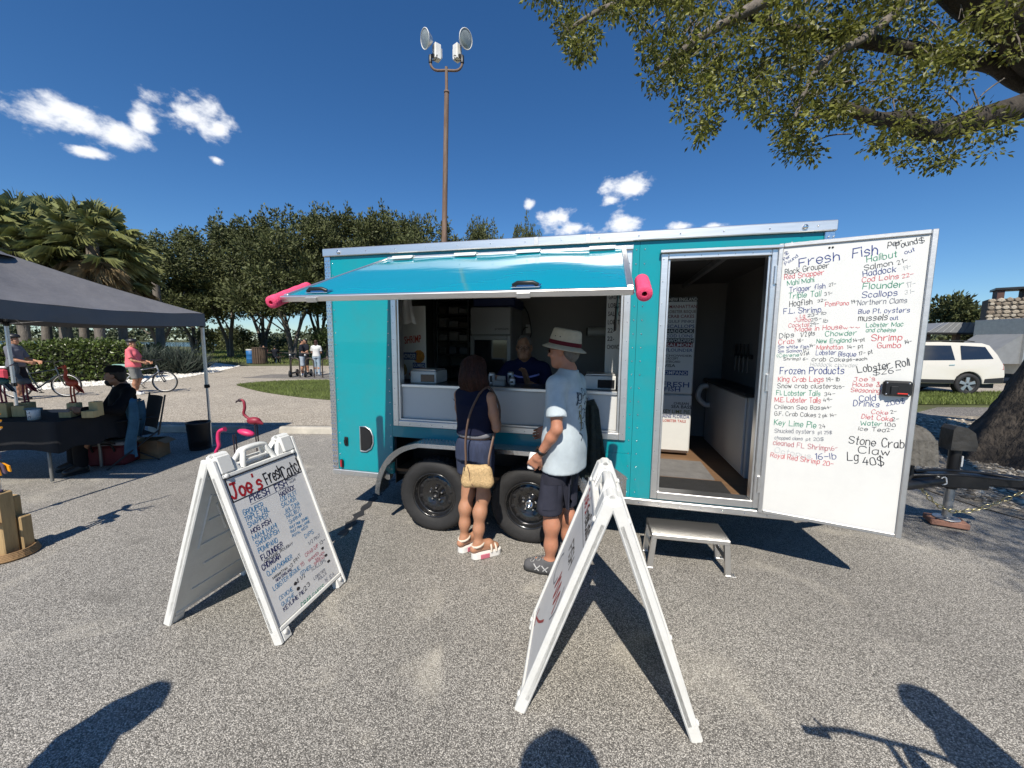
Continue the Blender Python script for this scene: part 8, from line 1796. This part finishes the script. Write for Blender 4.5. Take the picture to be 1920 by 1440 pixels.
PX = at(1775, 640, 24).x; pv = empty('pavilion', (PX, 24, 0), radians(-6), 'low metal roofed park pavilion behind the white SUV', 'pavilion'); M_ROOF = material('grey_metal_roof', (.26, .27, .28), .5, .3, .1)
b = MB(); b.prism([(-2.6, 2.42), (2.9, 2.42), (2.4, 3.0), (-1.4, 3.0)], -1.6, 1.6, 'y'); b.build('roof', M_ROOF, pv)
for k in range(14): b = MB(); x = -2.5 + k * .38; b.tube([(x, -1.62, 2.43), (x * .75 + .12, -1.62, 2.99)], .02, 4); b.build('roof_seam', M_ROOF, pv)
b = MB(); b.box(-2.6, 2.9, -1.64, -1.58, 2.30, 2.42, .01); b.build('fascia', M_DKST, pv)
for x in (-2.2, -.6, 1.0, 2.5): b = MB(); b.box(x - .12, x + .12, -1.3, -1.06, 0, 2.4); b.build('post', material('pavilion_post', (.12, .09, .07), .8), pv)
BX = at(1880, 640, 16.5).x + 1.1; bt2 = empty('cargo_trailer', (BX, 16.6, 0), radians(-4), 'grey enclosed cargo trailer in front of the stone chimney', 'trailer'); b = MB(); b.box(0, 4.5, 0, 2.0, .45, 2.85, .03); b.build('box_body', material('grey_gelcoat', (.26, .27, .28), .5, 0, .04), bt2); b = MB(); b.box(-.02, .03, -.02, 2.02, .45, 2.87, .01); b.build('corner_trim', M_ALU_DULL, bt2); b = MB(); b.prism([(-.01, .9), (-.01, 2.2), (-1.3, 1.25), (-1.9, 1.2), (-1.9, .9)], .1, 1.9, 'y'); b.build('nose_cover', material('grey_cover', (.20, .21, .22), .7), bt2)
for x in (1.6, 2.5): b = MB(); b.lathe([(0, -.1), (.33, -.1), (.35, 0), (.33, .1), (0, .1)], 20, M=Matrix.Translation((x, .05, .35)) @ Matrix.Rotation(radians(90), 4, 'X')); b.build('wheel', M_RUBBER, bt2)
# generator and crate on the tongue
gn = empty('generator', tw(4.62, .80, .537), TR, 'black open frame generator on the trailer tongue behind the door', 'generator')
for y in (-.2, .2): b = MB(); b.tube(spline([(-.28, y, .02), (-.28, y, .38), (-.20, y, .46), (.20, y, .46), (.28, y, .38), (.28, y, .02), (-.28, y, .02)], 4), .018, 7); b.build('frame_tube', M_BLACK, gn)
b = MB(); b.box(-.22, .05, -.16, .16, .04, .30, .02); b.build('engine', M_BLACK, gn); b = MB(); b.box(-.24, .24, -.18, .18, .32, .44, .04); b.build('fuel_tank', M_DKST, gn)
for k in range(7): b = MB(); b.box(.06, .25, -.185, -.165, .05 + k * .036, .065 + k * .036, .002); b.build('grille_bar', M_DKST, gn)
b = MB(); b.lathe([(0, 0), (.11, 0), (.13, .02), (.13, .10), (0, .12)], 20, M=Matrix.Translation((.155, -.05, .18)) @ Matrix.Rotation(radians(90), 4, 'X')); b.build('alternator', M_DKST, gn)
b = MB(); b.grid(lambda s, t: (-.25 + .5 * s, -.26 + .52 * t, .0 + .02 * sin(s * 5) + .008 * sin(s * 75) - .10 * abs(2 * t - 1) ** 3), 48, 12); b.grid(lambda s, t: (-.25 + .5 * s + .02 * sin(t * 6), -.26 - .05 * t, -.10 - .25 * t + .02 * sin(s * 17)) if False else (-.25 + .5 * s, -.26 - .04 * t - .008 * sin(s * 75), -.10 - .2 * t), 48, 6)
tag(b.build('ribbed_cover', material('corrugated_mat', (.10, .095, .085), .85, 0, .3, 14, .6, 30, bdist=.03), loc=tw(4.80, .80, 1.04), rot=(0, 0, TR)), 'grey ribbed cover draped over the generator', 'cover')
# ================================================================== the people behind the viewpoint whose shadows fall into the picture
def bystander(loc, rz, H, lab, pose=None, hat=None, h=.02, c=(.12, .12, .14)): return person(lab, loc, rz, H, pose, 'tan', cloth('bystander_%d' % int(c[2] * 100), c), cloth('dark_trousers', (.02, .02, .03)), SH_K, ('short', MATS['dark_hair']), hat, h=h, sleeve=.45, short_hem=.1, hands=False)
def caster(px, py, z): d = gnd(px, py); t = z / -SUN_DIR.z; return Vector((d.x - SUN_DIR.x * t, d.y - SUN_DIR.y * t, 0))
q = caster(285, 1300, 1.70); bystander((q.x, q.y, .002), radians(-75), 1.74, 'bystander out of frame whose shadow falls at the lower corner on the tent side', None, c=(.10, .12, .2))
q = caster(1722, 1304, 1.68); bystander((q.x, q.y, .002), radians(70), 1.72, 'cyclist out of frame whose shadow falls at the lower corner on the door side', dict(elL=(-.28, .12, 1.12), wrL=(-.26, .36, 1.05)), c=(.2, .1, .1))
bicycle((q.x - .42, q.y - .10, .004), radians(72), 'bicycle out of frame casting the handlebar shadow beside the cyclist', (.02, .02, .02))
pho = bystander((-.03, -.175, .002), 0, 1.855, 'photographer standing right behind the viewpoint', dict(elL=(-.27, .02, 1.28), wrL=(-.10, .03, 1.50), elR=(.27, .02, 1.28), wrR=(.10, .03, 1.50), head=(0, -.0, 1.655)), ('cap', M_CLOTH_BLACK), h=.018, c=(.15, .15, .15))

b = MB(); b.lathe([(.09, 0), (.135, -.006), (.165, -.016), (.165, -.020), (.13, -.012), (.09, -.006)], 24, M=Matrix.Translation(Vector(pho[4] * pho[3]) + Vector((0, -.03, .075)))); b.build('hat_brim', M_CLOTH_BLACK, pho[0])  # unseen brim, added to widen the shadow of the head
